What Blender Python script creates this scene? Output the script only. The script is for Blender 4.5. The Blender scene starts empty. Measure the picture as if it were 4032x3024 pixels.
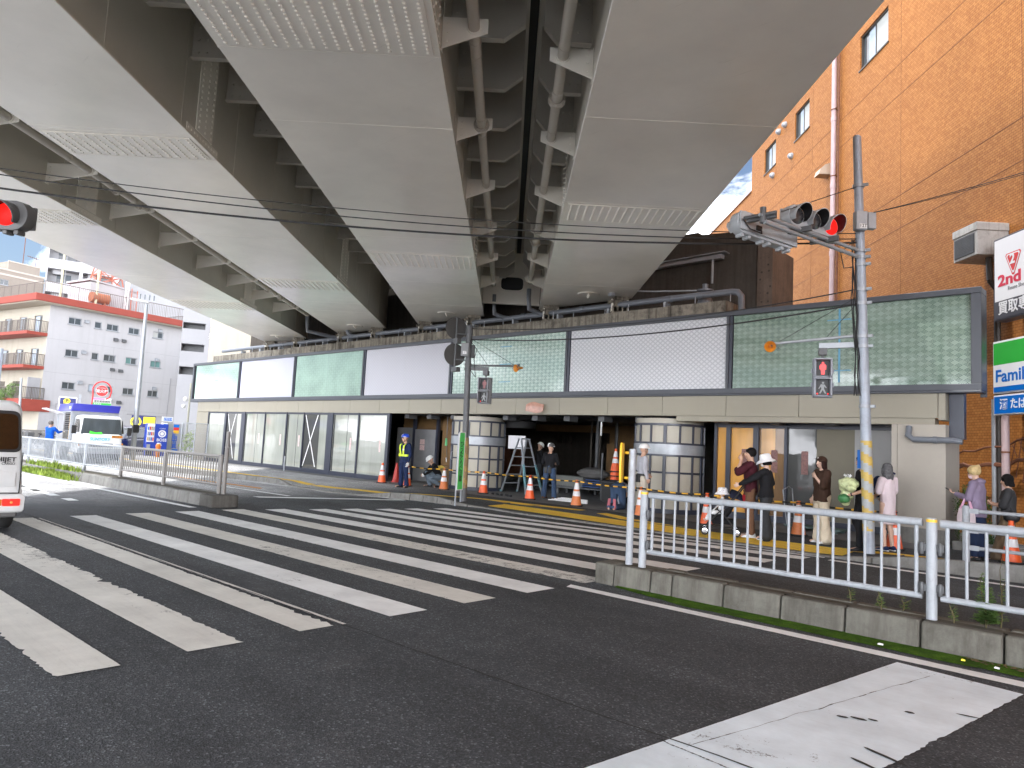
import bpy, bmesh, math, random
from mathutils import Vector, Matrix, noise, Euler
random.seed(7)
SC = bpy.context.scene
COL = SC.collection
R = math.radians
# ---- viaduct frame: D runs along the viaduct (and the orange wall), V is square to it ----
AZ = R(133.5)
DX, DY = math.cos(AZ), math.sin(AZ)
VX, VY = math.sin(AZ), -math.cos(AZ)
def uvz(u, v, z): return Vector((DX*u + VX*v, DY*u + VY*v, z))

def empty(name, loc=(0,0,0), rz=0.0, parent=None):
    o = bpy.data.objects.new(name, None); COL.objects.link(o)
    o.location = loc; o.rotation_euler = (0,0,rz); o.empty_display_size = .1
    if parent: o.parent = parent
    return o
def tag(o, label=None, cat=None, group=None, kind=None):
    if label: o['label'] = label
    if cat: o['category'] = cat
    if group: o['group'] = group
    if kind: o['kind'] = kind
    return o
def thing(name, label, cat, loc=(0,0,0), rz=0.0, group=None):
    return tag(empty(name, loc, rz), label, cat, group)
def copy_tree(o, parent=None):
    c = o.copy(); COL.objects.link(c); c.parent = parent
    for ch in list(o.children): copy_tree(ch, c)
    return c
def world_of(o):
    m = Matrix.LocRotScale(o.location, o.rotation_euler, None)
    while o.parent:
        o = o.parent
        m = Matrix.LocRotScale(o.location, o.rotation_euler, None) @ m
    return m

class MB:
    """collects primitives; W=True means the points are given in world space"""
    def __init__(s, W=False):
        s.v=[]; s.f=[]; s.m=[]; s.W=W; s.X=None
    def add(s, vs, fs, m=0, sm=True):
        b=len(s.v)
        for p in vs:
            p=Vector(p)
            if s.X is not None: p = s.X @ p
            s.v.append(p)
        flip = s.X is not None and s.X.determinant()<0
        for f in fs:
            t=tuple(b+i for i in f)
            s.f.append(t[::-1] if flip else t); s.m.append(m)
        return s
    def box(s, a, b, m=0):
        x0,y0,z0=a; x1,y1,z1=b
        if x0>x1:x0,x1=x1,x0
        if y0>y1:y0,y1=y1,y0
        if z0>z1:z0,z1=z1,z0
        vs=[(x0,y0,z0),(x1,y0,z0),(x1,y1,z0),(x0,y1,z0),(x0,y0,z1),(x1,y0,z1),(x1,y1,z1),(x0,y1,z1)]
        return s.add(vs,[(3,2,1,0),(4,5,6,7),(0,1,5,4),(1,2,6,5),(2,3,7,6),(3,0,4,7)],m)
    def hexa(s, bot, top, m=0):
        """bot/top: four points each, counter-clockwise seen from above"""
        return s.add(list(bot)+list(top),[(3,2,1,0),(4,5,6,7),(0,1,5,4),(1,2,6,5),(2,3,7,6),(3,0,4,7)],m)
    def prism(s, poly, vec, m=0):
        n=len(poly); vec=Vector(vec); P=[Vector(p) for p in poly]
        vs=P+[p+vec for p in P]
        fs=[tuple(reversed(range(n))),tuple(range(n,2*n))]+[(i,(i+1)%n,n+(i+1)%n,n+i) for i in range(n)]
        return s.add(vs,fs,m)
    def quad(s,a,b,c,d,m=0): return s.add([a,b,c,d],[(0,1,2,3)],m)
    def poly(s,pts,m=0): return s.add(pts,[tuple(range(len(pts)))],m)
    def tube(s, p0, p1, r0, r1=None, n=10, m=0, caps=True):
        return s.path([p0,p1],[r0,r0 if r1 is None else r1],n,m,caps)
    def path(s, pts, rad, n=8, m=0, caps=True, closed=False):
        P=[Vector(p) for p in pts]; k=len(P)
        if not hasattr(rad,'__len__'): rad=[rad]*k
        vs=[]; fs=[]; up=None
        for i,p in enumerate(P):
            if closed: t=(P[(i+1)%k]-P[i-1])
            else: t=(P[min(i+1,k-1)]-P[max(i-1,0)])
            t.normalize()
            if up is None:
                a=Vector((0,0,1)) if abs(t.z)<.9 else Vector((1,0,0))
                up=(a-t*a.dot(t)).normalized()
            else:
                u2=up-t*up.dot(t)
                if u2.length<1e-5: u2=t.orthogonal()
                up=u2.normalized()
            side=t.cross(up)
            for j in range(n):
                a=2*math.pi*j/n
                vs.append(p+(up*math.cos(a)+side*math.sin(a))*rad[i])
        kk = k if closed else k-1
        for i in range(kk):
            i2=(i+1)%k
            for j in range(n):
                j2=(j+1)%n
                fs.append((i*n+j, i*n+j2, i2*n+j2, i2*n+j))
        fs=[tuple(reversed(f)) for f in fs]
        if caps and not closed:
            fs.append(tuple(range(n))); fs.append(tuple(reversed(range((k-1)*n,k*n))))
        return s.add(vs,fs,m)
    def lathe(s, prof, c=(0,0,0), n=24, m=0, axis=None, ang=(0,2*math.pi)):
        """prof: (r,z) pairs; axis: direction of z"""
        c=Vector(c); q=Matrix.Identity(3)
        if axis is not None: q=Vector((0,0,1)).rotation_difference(Vector(axis).normalized()).to_matrix()
        full=abs(ang[1]-ang[0]-2*math.pi)<1e-6; nn=n if full else n+1
        vs=[];fs=[]
        for r,z in prof:
            for j in range(nn):
                a=ang[0]+(ang[1]-ang[0])*j/n
                vs.append(c+q@Vector((r*math.cos(a),r*math.sin(a),z)))
        for i in range(len(prof)-1):
            for j in range(n):
                j2=(j+1)%nn
                fs.append((i*nn+j,i*nn+j2,(i+1)*nn+j2,(i+1)*nn+j))
        return s.add(vs,fs,m)
    def ball(s,c,r,n=12,k=8,m=0,rot=None):
        c=Vector(c)
        if not hasattr(r,'__len__'): r=(r,r,r)
        vs=[];fs=[]
        for i in range(k+1):
            th=math.pi*i/k
            for j in range(n):
                a=2*math.pi*j/n
                p=Vector((r[0]*math.sin(th)*math.cos(a),r[1]*math.sin(th)*math.sin(a),-r[2]*math.cos(th)))
                if rot is not None: p=rot@p
                vs.append(c+p)
        for i in range(k):
            for j in range(n):
                j2=(j+1)%n
                fs.append((i*n+j,i*n+j2,(i+1)*n+j2,(i+1)*n+j))
        return s.add(vs,fs,m)
    def disc(s,c,r,axis,n=24,m=0):
        q=Vector((0,0,1)).rotation_difference(Vector(axis).normalized()).to_matrix(); c=Vector(c)
        return s.add([c+q@Vector((r*math.cos(2*math.pi*j/n),r*math.sin(2*math.pi*j/n),0)) for j in range(n)],[tuple(range(n))],m)
    def loft(s, rings, m=0, caps=True):
        """rings: lists of equal count of points"""
        n=len(rings[0]); vs=[p for r_ in rings for p in r_]; fs=[]
        for i in range(len(rings)-1):
            for j in range(n):
                j2=(j+1)%n
                fs.append((i*n+j,i*n+j2,(i+1)*n+j2,(i+1)*n+j))
        if caps:
            fs.append(tuple(reversed(range(n)))); fs.append(tuple(range((len(rings)-1)*n,len(rings)*n)))
        return s.add(vs,fs,m)
    def build(s, name, mats, parent=None, bevel=0.0, angle=35, smooth=True, weld=False, seg=1):
        me=bpy.data.meshes.new(name)
        vs=s.v
        if s.W and parent is not None:
            inv=world_of(parent).inverted(); vs=[inv@p for p in vs]
        me.from_pydata([tuple(p) for p in vs],[],s.f)
        if not isinstance(mats,(list,tuple)): mats=[mats]
        for mm in mats: me.materials.append(mm)
        me.polygons.foreach_set('material_index',s.m)
        if bevel>0 or weld:
            bm=bmesh.new(); bm.from_mesh(me)
            bmesh.ops.remove_doubles(bm,verts=bm.verts,dist=1e-5)
            if bevel>0:
                es=[e for e in bm.edges if len(e.link_faces)==2 and e.calc_face_angle(0)>R(40)]
                bmesh.ops.bevel(bm,geom=es,offset=bevel,segments=seg,affect='EDGES',profile=.6,clamp_overlap=True)
            bm.to_mesh(me); bm.free()
        if smooth:
            me.polygons.foreach_set('use_smooth',[True]*len(me.polygons))
            me.set_sharp_from_angle(angle=R(angle))
        me.update()
        o=bpy.data.objects.new(name,me); COL.objects.link(o)
        if parent is not None: o.parent=parent
        return o

def basis(origin, xdir, zdir=(0,0,1)):
    """matrix whose X is xdir, Z is zdir and Y = Z x X"""
    x=Vector(xdir).normalized(); z=Vector(zdir).normalized(); y=z.cross(x).normalized(); z=x.cross(y)
    m=Matrix((x,y,z)).transposed().to_4x4(); m.translation=Vector(origin); return m

def text_obj(body, size, mat, parent, origin, xdir, up=(0,0,1), name='lettering', align='LEFT', bold=0.0, width=None, thick=.002, vertical=False, sx=1.0):
    """real lettering: a font curve turned into a mesh that lies in the plane of xdir and up"""
    cu=bpy.data.curves.new('lettering_curve','FONT')
    cu.body='\n'.join(body) if vertical else body
    cu.size=size; cu.align_x='CENTER' if vertical else align; cu.align_y='CENTER'
    cu.extrude=thick; cu.offset=bold*size; cu.resolution_u=3
    if vertical: cu.space_line=.78
    tmp=bpy.data.objects.new('lettering_tmp',cu); COL.objects.link(tmp)
    bpy.context.view_layer.update()
    dg=bpy.context.evaluated_depsgraph_get()
    me=bpy.data.meshes.new_from_object(tmp.evaluated_get(dg))
    bpy.data.objects.remove(tmp,do_unlink=True); bpy.data.curves.remove(cu)
    x=Vector(xdir).normalized(); y=Vector(up).normalized(); z=x.cross(y).normalized(); y=z.cross(x)
    M=Matrix((x,y,z)).transposed().to_4x4(); M.translation=Vector(origin)
    if width and len(me.vertices):
        xs=[v.co.x for v in me.vertices]; w=max(xs)-min(xs)
        if w>0: sx=width/w
    M=M@Matrix.Diagonal((sx,1,1,1))
    if parent is not None: M=world_of(parent).inverted()@M
    me.transform(M); me.materials.clear(); me.materials.append(mat)
    o=bpy.data.objects.new(name,me); COL.objects.link(o)
    if parent is not None: o.parent=parent
    return o
# ------------------------------------------------------------------ materials
class NT:
    def __init__(s,name):
        s.m=bpy.data.materials.new(name); s.m.use_nodes=True; s.t=s.m.node_tree
        s.n=s.t.nodes; s.b=s.n['Principled BSDF']; s.out=s.n['Material Output']
        s.co=None
    def __call__(s,typ,ins=None,**kw):
        n=s.n.new(typ)
        for k,v in kw.items(): setattr(n,k,v)
        if ins:
            for k,v in ins.items():
                if isinstance(v,bpy.types.NodeSocket): s.t.links.new(v,n.inputs[k])
                else: n.inputs[k].default_value=v
        return n
    def link(s,a,b): s.t.links.new(a,b)
    def coord(s,which='Object'):
        return s('ShaderNodeTexCoord').outputs[which]
    def pos(s): return s('ShaderNodeNewGeometry').outputs['Position']
    def mapping(s,vec,scale=(1,1,1),rot=(0,0,0),loc=(0,0,0)):
        return s('ShaderNodeMapping',{'Vector':vec,'Scale':scale,'Rotation':rot,'Location':loc}).outputs[0]
    def noise(s,vec,scale,detail=4,rough=.55,dist=0): 
        return s('ShaderNodeTexNoise',{'Vector':vec,'Scale':scale,'Detail':detail,'Roughness':rough,'Distortion':dist}).outputs['Fac']
    def ramp(s,fac,stops,interp='LINEAR'):
        n=s('ShaderNodeValToRGB',{'Fac':fac}); cr=n.color_ramp; cr.interpolation=interp
        while len(cr.elements)<len(stops): cr.elements.new(.5)
        for e,(p,c) in zip(cr.elements,stops):
            e.position=p; e.color=(c,c,c,1) if not hasattr(c,'__len__') else (*c[:3],1)
        return n.outputs['Color']
    def mix(s,fac,a,b,blend='MIX'):
        n=s('ShaderNodeMix',data_type='RGBA',blend_type=blend)
        for k,v in ((0,fac),(6,a),(7,b)):
            if isinstance(v,bpy.types.NodeSocket): s.link(v,n.inputs[k])
            else: n.inputs[k].default_value = v if k==0 else (*v[:3],1)
        return n.outputs[2]
    def math(s,op,a,b=None,c=None,clamp=False):
        n=s('ShaderNodeMath',operation=op,use_clamp=clamp)
        for i,v in enumerate((a,b,c)):
            if v is None: continue
            if isinstance(v,bpy.types.NodeSocket): s.link(v,n.inputs[i])
            else: n.inputs[i].default_value=v
        return n.outputs[0]
    def bump(s,h,strength=.3,dist=.01):
        s.link(s('ShaderNodeBump',{'Height':h,'Strength':strength,'Distance':dist}).outputs[0],s.b.inputs['Normal'])
    def set(s,**kw):
        for k,v in kw.items():
            k={'color':'Base Color','rough':'Roughness','metal':'Metallic','spec':'Specular IOR Level','coat':'Coat Weight','coatr':'Coat Roughness','alpha':'Alpha','em':'Emission Color','ems':'Emission Strength','trans':'Transmission Weight'}[k]
            if isinstance(v,bpy.types.NodeSocket): s.link(v,s.b.inputs[k])
            elif hasattr(v,'__len__'): s.b.inputs[k].default_value=(*v[:3],1)
            else: s.b.inputs[k].default_value=v
        return s

def paint(name,col,rough=.5,var=.12,scale=3.0,metal=0.0,bump=.0,dirt=.0,coat=0,streak=0.0,spec=.5,world=False):
    """painted or plain surface with uneven tone, optional grime and rain streaks"""
    n=NT(name); co=n.pos() if world else n.coord()
    a=n.noise(co,scale,5,.6); b=n.noise(co,scale*9,3,.6)
    f=n.math('ADD',n.math('MULTIPLY',a,.7),n.math('MULTIPLY',b,.3))
    lo=[max(0,c*(1-var)) for c in col]; hi=[min(1,c*(1+var)) for c in col]
    c=n.ramp(f,[(.3,lo),(.7,hi)])
    if dirt>0:
        d=n.ramp(n.noise(co,scale*2.3,8,.7,.6),[(.52,0),(.72,1)])
        c=n.mix(n.math('MULTIPLY',d,dirt),c,(.07,.06,.05))
    if streak>0:
        d=n.ramp(n.noise(n.mapping(co,(2.2,2.2,.12)),scale*1.6,6,.65),[(.5,0),(.7,1)])
        c=n.mix(n.math('MULTIPLY',d,streak),c,(.09,.07,.055))
    n.set(color=c,rough=n.math('ADD',rough-.06,n.math('MULTIPLY',b,.12)),metal=metal,spec=spec)
    if coat: n.set(coat=coat,coatr=.06)
    if bump>0: n.bump(b,bump,.004)
    return n.m
def glow(name,col,strength,base=(.02,.02,.02)):
    n=NT(name); n.set(color=base,em=col,ems=strength,rough=.3); return n.m
def led(name,col,strength):
    n=NT(name); v=n('ShaderNodeTexVoronoi',{'Vector':n.coord(),'Scale':70.0}).outputs['Distance']
    f=n.ramp(v,[(.25,1.0),(.6,.25)])
    n.set(color=(.08,.01,.01),em=n.mix(f,[c*.35 for c in col],col),ems=strength,rough=.5,spec=.1); return n.m

M={}
SUNLIT_TONE=.42  # pale tone that stands in for sunlit road
# asphalt: dark binder, pale stones, oil-dark wheel paths
def asphalt(name,base,tint=(.92,1,1.10)):
    n=NT(name); co=n.pos()
    v=n('ShaderNodeTexVoronoi',{'Vector':co,'Scale':88.0,'Randomness':1.0})
    col=v.outputs['Color']; sep=n('ShaderNodeSeparateColor',{'Color':col})
    st=n.ramp(sep.outputs[0],[(.0,.55),(.55,.85),(.85,1.2),(.95,1.8),(1.0,2.9)])
    big=n.ramp(n.noise(co,.35,5,.6),[(.35,.82),(.65,1.18)])
    mid=n.ramp(n.noise(co,2.6,6,.65),[(.3,.85),(.7,1.15)])
    f=n.math('MULTIPLY',n.math('MULTIPLY',big,mid),st)
    sp=n('ShaderNodeSeparateXYZ',{'Vector':co})
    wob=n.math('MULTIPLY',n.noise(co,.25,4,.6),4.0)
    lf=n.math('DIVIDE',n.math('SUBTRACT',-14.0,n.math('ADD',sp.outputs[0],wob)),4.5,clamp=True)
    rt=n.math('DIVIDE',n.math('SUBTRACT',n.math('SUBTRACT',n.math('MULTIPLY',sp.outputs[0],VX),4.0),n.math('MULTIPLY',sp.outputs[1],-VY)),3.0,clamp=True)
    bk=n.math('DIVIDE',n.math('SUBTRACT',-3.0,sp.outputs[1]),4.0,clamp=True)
    old=n.math('MAXIMUM',lf,n.math('MAXIMUM',bk,n.math('DIVIDE',n.math('SUBTRACT',sp.outputs[0],4.0),4.0,clamp=True)))  # mask: road paled to imitate sunlight and add bounce, not for age
    c0=n.mix(old,[base*t for t in tint],(SUNLIT_TONE,SUNLIT_TONE,SUNLIT_TONE*1.01))
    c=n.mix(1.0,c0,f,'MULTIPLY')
    lane=n.ramp(n.noise(n.mapping(co,(.10,1.0,1)),.95,4,.55),[(.42,.86),(.62,1.22)])
    c=n.mix(1.0,c,lane,'MULTIPLY')
    oil=n.ramp(n.noise(n.mapping(co,(.6,1,1)),1.15,6,.62,.8),[(.62,0),(.74,.55)])
    c=n.mix(oil,c,(.016,.016,.017))
    pale=n.ramp(n.noise(co,.55,7,.7,1.0),[(.58,0),(.72,.28)])
    c=n.mix(pale,c,(.15,.15,.155))
    h=n.noise(co,90,3,.7)
    n.set(color=c,rough=n.ramp(h,[(.2,.62),(.8,.92)]),spec=.35)
    n.bump(n.math('ADD',n.math('MULTIPLY',v.outputs['Distance'],.7),h),.75,.008)
    return n.m
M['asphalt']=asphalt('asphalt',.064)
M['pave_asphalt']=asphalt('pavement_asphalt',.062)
# road paint, worn through to the asphalt
def roadpaint(name,col,wear=.5,stain=.5):
    n=NT(name); co=n.pos()
    a=n.noise(co,7,8,.72); b=n.noise(co,60,4,.7); big=n.noise(co,.9,4,.6)
    w=n.math('ADD',n.math('MULTIPLY',a,.6),n.math('MULTIPLY',b,.4))
    path=n.ramp(n.noise(n.mapping(co,(.10,1.0,1)),.95,4,.55),[(.45,-.06),(.62,.10)])
    w=n.math('ADD',w,path)
    hole=n.ramp(n.math('ADD',w,n.math('MULTIPLY',big,.25)),[(.80-.14*wear,0),(.86-.12*wear,1)])
    tone=n.ramp(n.noise(co,1.7,6,.65),[(.3,.78),(.7,1.03)])
    c=n.mix(1.0,col,tone,'MULTIPLY')
    tr=n.ramp(n.noise(n.mapping(co,(.5,9,1)),2.0,5,.7),[(.5,0),(.75,1)])
    c=n.mix(n.math('MULTIPLY',tr,.22*stain),c,(.2,.19,.18))
    c=n.mix(n.math('MULTIPLY',hole,.85),c,(.07,.07,.072))
    n.set(color=c,rough=.7,spec=.3); n.bump(b,.35,.004); return n.m
M['line_white']=roadpaint('worn_white_road_paint',(.90,.92,.92),.10,.35)
M['line_cream']=roadpaint('worn_cream_road_paint',(.78,.77,.72),.42,.7)
M['line_fresh']=roadpaint('bright_white_road_paint',(.80,.90,.97),.12,.3)
M['line_orange']=roadpaint('orange_road_paint',(.62,.27,.05),.3,.5)
# concrete
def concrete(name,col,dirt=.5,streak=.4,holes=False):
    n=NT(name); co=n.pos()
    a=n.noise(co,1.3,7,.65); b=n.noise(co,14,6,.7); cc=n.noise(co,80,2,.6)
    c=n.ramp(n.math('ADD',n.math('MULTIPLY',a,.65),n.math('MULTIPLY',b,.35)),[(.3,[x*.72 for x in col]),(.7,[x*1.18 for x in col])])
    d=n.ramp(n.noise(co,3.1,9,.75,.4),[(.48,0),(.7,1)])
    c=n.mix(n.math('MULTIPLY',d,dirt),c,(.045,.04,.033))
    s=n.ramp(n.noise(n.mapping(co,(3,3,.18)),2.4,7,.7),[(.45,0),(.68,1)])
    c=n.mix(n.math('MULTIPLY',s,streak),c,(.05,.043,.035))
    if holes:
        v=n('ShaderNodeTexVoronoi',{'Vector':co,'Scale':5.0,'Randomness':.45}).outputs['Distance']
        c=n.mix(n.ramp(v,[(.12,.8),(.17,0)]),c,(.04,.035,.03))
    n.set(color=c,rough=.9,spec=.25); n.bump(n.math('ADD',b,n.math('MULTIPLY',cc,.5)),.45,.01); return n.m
M['kerb']=concrete('kerb_concrete',(.23,.225,.21),.35,.35)
M['kerb_dark']=concrete('median_concrete',(.155,.147,.125),.5,.6)
M['kerb_tip']=concrete('median_end_concrete',(.12,.115,.105),.5,.5)
M['ledge']=concrete('stained_ledge_concrete',(.30,.27,.22),.85,.95)
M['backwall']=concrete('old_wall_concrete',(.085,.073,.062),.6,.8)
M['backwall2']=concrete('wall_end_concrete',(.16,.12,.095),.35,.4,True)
M['city']=concrete('pale_city_ground',(.70,.69,.68),.0,0)
M['soil']=concrete('gutter_dirt',(.10,.09,.07),.6,0)
M['slab']=concrete('forecourt_concrete',(.20,.20,.20),.3,0)
# painted bridge steel
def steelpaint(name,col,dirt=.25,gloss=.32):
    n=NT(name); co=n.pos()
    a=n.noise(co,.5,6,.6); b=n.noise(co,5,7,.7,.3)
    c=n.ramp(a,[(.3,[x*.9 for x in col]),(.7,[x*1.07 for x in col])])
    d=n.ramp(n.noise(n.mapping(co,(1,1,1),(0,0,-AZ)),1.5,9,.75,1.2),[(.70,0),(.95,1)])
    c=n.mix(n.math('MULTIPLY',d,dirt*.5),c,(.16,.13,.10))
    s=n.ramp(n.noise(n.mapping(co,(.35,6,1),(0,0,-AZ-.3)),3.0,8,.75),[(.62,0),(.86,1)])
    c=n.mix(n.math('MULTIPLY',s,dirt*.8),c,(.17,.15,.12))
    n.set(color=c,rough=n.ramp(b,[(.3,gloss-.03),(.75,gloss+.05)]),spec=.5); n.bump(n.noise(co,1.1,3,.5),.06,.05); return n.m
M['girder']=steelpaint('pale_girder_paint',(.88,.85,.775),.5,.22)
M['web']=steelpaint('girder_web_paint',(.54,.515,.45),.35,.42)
M['bracing']=steelpaint('bracing_paint',(.50,.48,.43),.3,.5)
M['drainpipe']=steelpaint('weathered_drain_paint',(.52,.48,.42),.8,.4)
M['pvc']=paint('grey_pvc_pipe',(.16,.175,.20),.3,.08,2,world=True)
M['rust']=paint('rusty_iron',(.16,.06,.03),.8,.4,6,bump=.4)
# station
M['frame']=paint('grey_aluminium_frame',(.062,.067,.08),.4,.05,1.5,metal=.1,world=True)
M['navy']=paint('navy_steel_frame',(.028,.033,.052),.35,.1,3)
M['beige']=paint('beige_metal_panel',(.30,.275,.215),.5,.035,.5,streak=.05,world=True)
M['pier']=paint('beige_wall_coating',(.40,.365,.315),.85,.06,1.2,bump=.3,world=True)
M['joint']=paint('panel_joint',(.25,.23,.19),.8,.1,3)
def lattice(name,base,line,tint_noise,fac,rough=.08,square=None):
    """glass with the woven diamond pattern printed on it"""
    n=NT(name); co=n.pos(); sp=n('ShaderNodeSeparateXYZ',{'Vector':co})
    x=sp.outputs[0]; z=sp.outputs[2]
    px,pz=.30,.20
    u=n.math('ADD',n.math('DIVIDE',x,px),n.math('DIVIDE',z,pz)); v=n.math('SUBTRACT',n.math('DIVIDE',x,px),n.math('DIVIDE',z,pz))
    def band(t):
        f=n.math('FRACT',t)
        inb=n.math('LESS_THAN',f,.5)
        fine=n.math('LESS_THAN',n.math('FRACT',n.math('MULTIPLY',f,8.0)),.42)
        return n.math('MULTIPLY',inb,fine), inb
    a,ai=band(u); b,bi=band(v)
    g=n.math('MAXIMUM',a,b)
    open_=n.math('MULTIPLY',n.math('SUBTRACT',1,ai),n.math('SUBTRACT',1,bi))
    g=n.math('MAXIMUM',g,n.math('MULTIPLY',open_,.8 if square is None else square))
    tn=n.ramp(n.noise(co,.55,4,.6,.5),[(.35,[c*.72 for c in base]),(.65,[c*1.15 for c in base])])
    c=n.mix(n.math('MULTIPLY',g,fac),tn,line)
    n.set(color=c,rough=rough,spec=.6,coat=.6,coatr=.03); return n.m
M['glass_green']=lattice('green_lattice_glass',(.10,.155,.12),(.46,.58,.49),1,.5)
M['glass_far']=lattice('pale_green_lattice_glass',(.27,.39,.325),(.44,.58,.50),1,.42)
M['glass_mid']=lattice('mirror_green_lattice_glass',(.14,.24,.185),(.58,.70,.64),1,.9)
def frosted(name,base,line,fac):
    n=NT(name); co=n.pos(); sp=n('ShaderNodeSeparateXYZ',{'Vector':co})
    x=sp.outputs[0]; z=sp.outputs[2]; px,pz=.15,.12
    def ln(t):
        f=n.math('ABSOLUTE',n.math('SUBTRACT',n.math('FRACT',t),.5)); return n.ramp(f,[(.10,1),(.22,0)])
    u=n.math('ADD',n.math('DIVIDE',x,px),n.math('DIVIDE',z,pz)); v=n.math('SUBTRACT',n.math('DIVIDE',x,px),n.math('DIVIDE',z,pz))
    g=n.math('MAXIMUM',ln(u),ln(v))
    c=n.mix(n.math('MULTIPLY',g,fac),base,line)
    c=n.mix(n.ramp(n.noise(co,.5,3,.5),[(.3,0),(.8,.25)]),c,[b*.85 for b in base])
    n.set(color=c,rough=.32,spec=.5); return n.m
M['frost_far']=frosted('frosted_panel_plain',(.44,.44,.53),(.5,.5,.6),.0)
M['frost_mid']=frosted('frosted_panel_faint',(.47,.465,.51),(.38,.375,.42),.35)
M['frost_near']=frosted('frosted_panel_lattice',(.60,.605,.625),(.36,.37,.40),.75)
def shopglass(name,base,spec=.8,rough=.02,var=.12,ior=1.6):
    n=NT(name); co=n.pos()
    c=n.ramp(n.noise(n.mapping(co,(1.6,1.6,.25)),1.2,4,.6,.4),[(.3,[b*(1-var) for b in base]),(.7,[b*(1+var) for b in base])])
    n.set(color=c,rough=.55,spec=.4,coat=1.0,coatr=rough)
    n.b.inputs['Coat IOR'].default_value=ior
    n.bump(n.noise(co,1.6,2,.5),.035,.05)
    n.link(n.b.inputs['Normal'].links[0].from_socket,n.b.inputs['Coat Normal'])
    return n.m
M['shop_pane']=shopglass('papered_shop_glass',(.30,.315,.27),ior=1.8,var=.16)
M['dark_pane']=shopglass('dark_shop_glass',(.035,.036,.034),ior=1.45)
M['amber_pane']=shopglass('amber_board_behind_glass',(.55,.27,.05),var=.25,ior=1.3)
M['brown_pane']=shopglass('brown_board_behind_glass',(.19,.10,.035),var=.4,ior=1.3)
M['win_pane']=shopglass('window_glass',(.05,.062,.07),var=.35)
M['win_green']=shopglass('teal_window_glass',(.09,.21,.20),var=.2)
M['blind']=paint('window_blind',(.42,.43,.41),.8,.06,2)
M['curtain']=paint('pale_curtain',(.38,.45,.52),.7,.2,5)
def cutglass(name,tint=(.85,.9,.88),mixf=.75):
    n=NT(name); g=n('ShaderNodeBsdfGlossy',{'Roughness':.02,'Color':(1,1,1,1)}); t=n('ShaderNodeBsdfTransparent',{'Color':(*tint,1)})
    fr=n('ShaderNodeFresnel',{'IOR':1.5}).outputs[0]
    mx=n('ShaderNodeMixShader',{0:n.math('ADD',n.math('MULTIPLY',fr,.9),.03),1:t.outputs[0],2:g.outputs[0]})
    n.link(mx.outputs[0],n.out.inputs['Surface']); return n.m
M['clear']=cutglass('clear_glass'); M['tint_glass']=cutglass('tinted_vehicle_glass',(.22,.25,.25))
# orange tile
def tile(name):
    n=NT(name); co=n.coord('Object')   # object local: x along wall, z up
    sp=n('ShaderNodeSeparateXYZ',{'Vector':co}); cb=n('ShaderNodeCombineXYZ',{0:sp.outputs[0],1:sp.outputs[2],2:0.0}).outputs[0]
    br=n('ShaderNodeTexBrick',{'Vector':cb,'Scale':1.0,'Mortar Size':.0045,'Mortar Smooth':.25,'Bias':0.0,'Brick Width':.115,'Row Height':.0635,'Color1':(.43,.180,.050,1),'Color2':(.33,.125,.031,1),'Mortar':(.15,.056,.018,1)},offset=0.5,squash=1.0)
    big=n.ramp(n.noise(cb,.22,5,.6),[(.3,.88),(.7,1.1)])
    wn=n('ShaderNodeTexWhiteNoise',{'Vector':n('ShaderNodeVectorMath',{0:cb,1:(8.69,15.75,1)},operation='MULTIPLY').outputs[0]},noise_dimensions='2D')
    c=n.mix(1.0,br.outputs['Color'],big,'MULTIPLY')
    ef=n.ramp(n.noise(cb,1.3,8,.75),[(.66,0),(.82,.25)])
    c=n.mix(ef,c,(.55,.31,.16))
    n.set(color=c,rough=n.ramp(br.outputs['Fac'],[(0,.55),(1,.9)]),spec=.15)
    n.bump(n.math('SUBTRACT',1.0,br.outputs['Fac']),.5,.006); return n.m
M['tile']=tile('orange_wall_tile')
M['tile_joint']=paint('dark_expansion_joint',(.16,.06,.02),.8,.1)
M['pink_pipe']=paint('faded_pink_downpipe',(.45,.33,.33),.5,.1,4)
M['bronze']=paint('bronze_window_frame',(.05,.042,.035),.4,.1)
M['galv']=paint('galvanised_metal',(.34,.36,.385),.42,.14,5,metal=.3,dirt=.12)
M['galv_dark']=paint('dull_galvanised_pole',(.105,.108,.112),.55,.2,4,metal=.2,dirt=.2)
M['white_pipe']=paint('white_rail_paint',(.33,.35,.375),.45,.08,6,dirt=.25,streak=.15)
M['grey_rail']=paint('grey_brown_rail_paint',(.23,.215,.20),.5,.1,6,dirt=.1)
M['pole_blue']=paint('weathered_signal_pole',(.34,.375,.43),.5,.14,3,metal=.15,dirt=.25,streak=.3)
M['sig_white']=paint('signal_housing_paint',(.40,.42,.44),.4,.05,5)
M['sig_grey']=paint('signal_housing_grey',(.25,.265,.30),.45,.06,5)
M['black']=paint('black_plastic',(.012,.012,.013),.5,.2)
M['dark_lens']=paint('unlit_lens',(.05,.05,.055),.12,.3,30,coat=1)
M['red_led']=led('lit_red_lens',(1.0,.012,.008),1.9)
M['red_led2']=glow('lit_red_figure',(1.0,.02,.02),1.8)
M['dim_red']=paint('unlit_red_figure',(.25,.06,.06),.4,.2)
M['white_dull']=paint('unlit_white_figure',(.26,.27,.27),.4,.2)
M['wire']=paint('black_cable',(.01,.01,.011),.6,.2)
M['horn']=paint('orange_loudspeaker',(.58,.22,.02),.4,.1,8)
M['cone']=paint('orange_cone_plastic',(.80,.115,.025),.42,.1,9,dirt=.12)
M['cone_old']=paint('faded_cone_plastic',(.60,.17,.045),.5,.16,9,dirt=.25)
M['cone_red']=paint('red_cone_plastic',(.42,.035,.025),.5,.1,9)
M['cone_band']=paint('reflective_white_band',(.66,.66,.68),.35,.06,8,dirt=.12)
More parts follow.
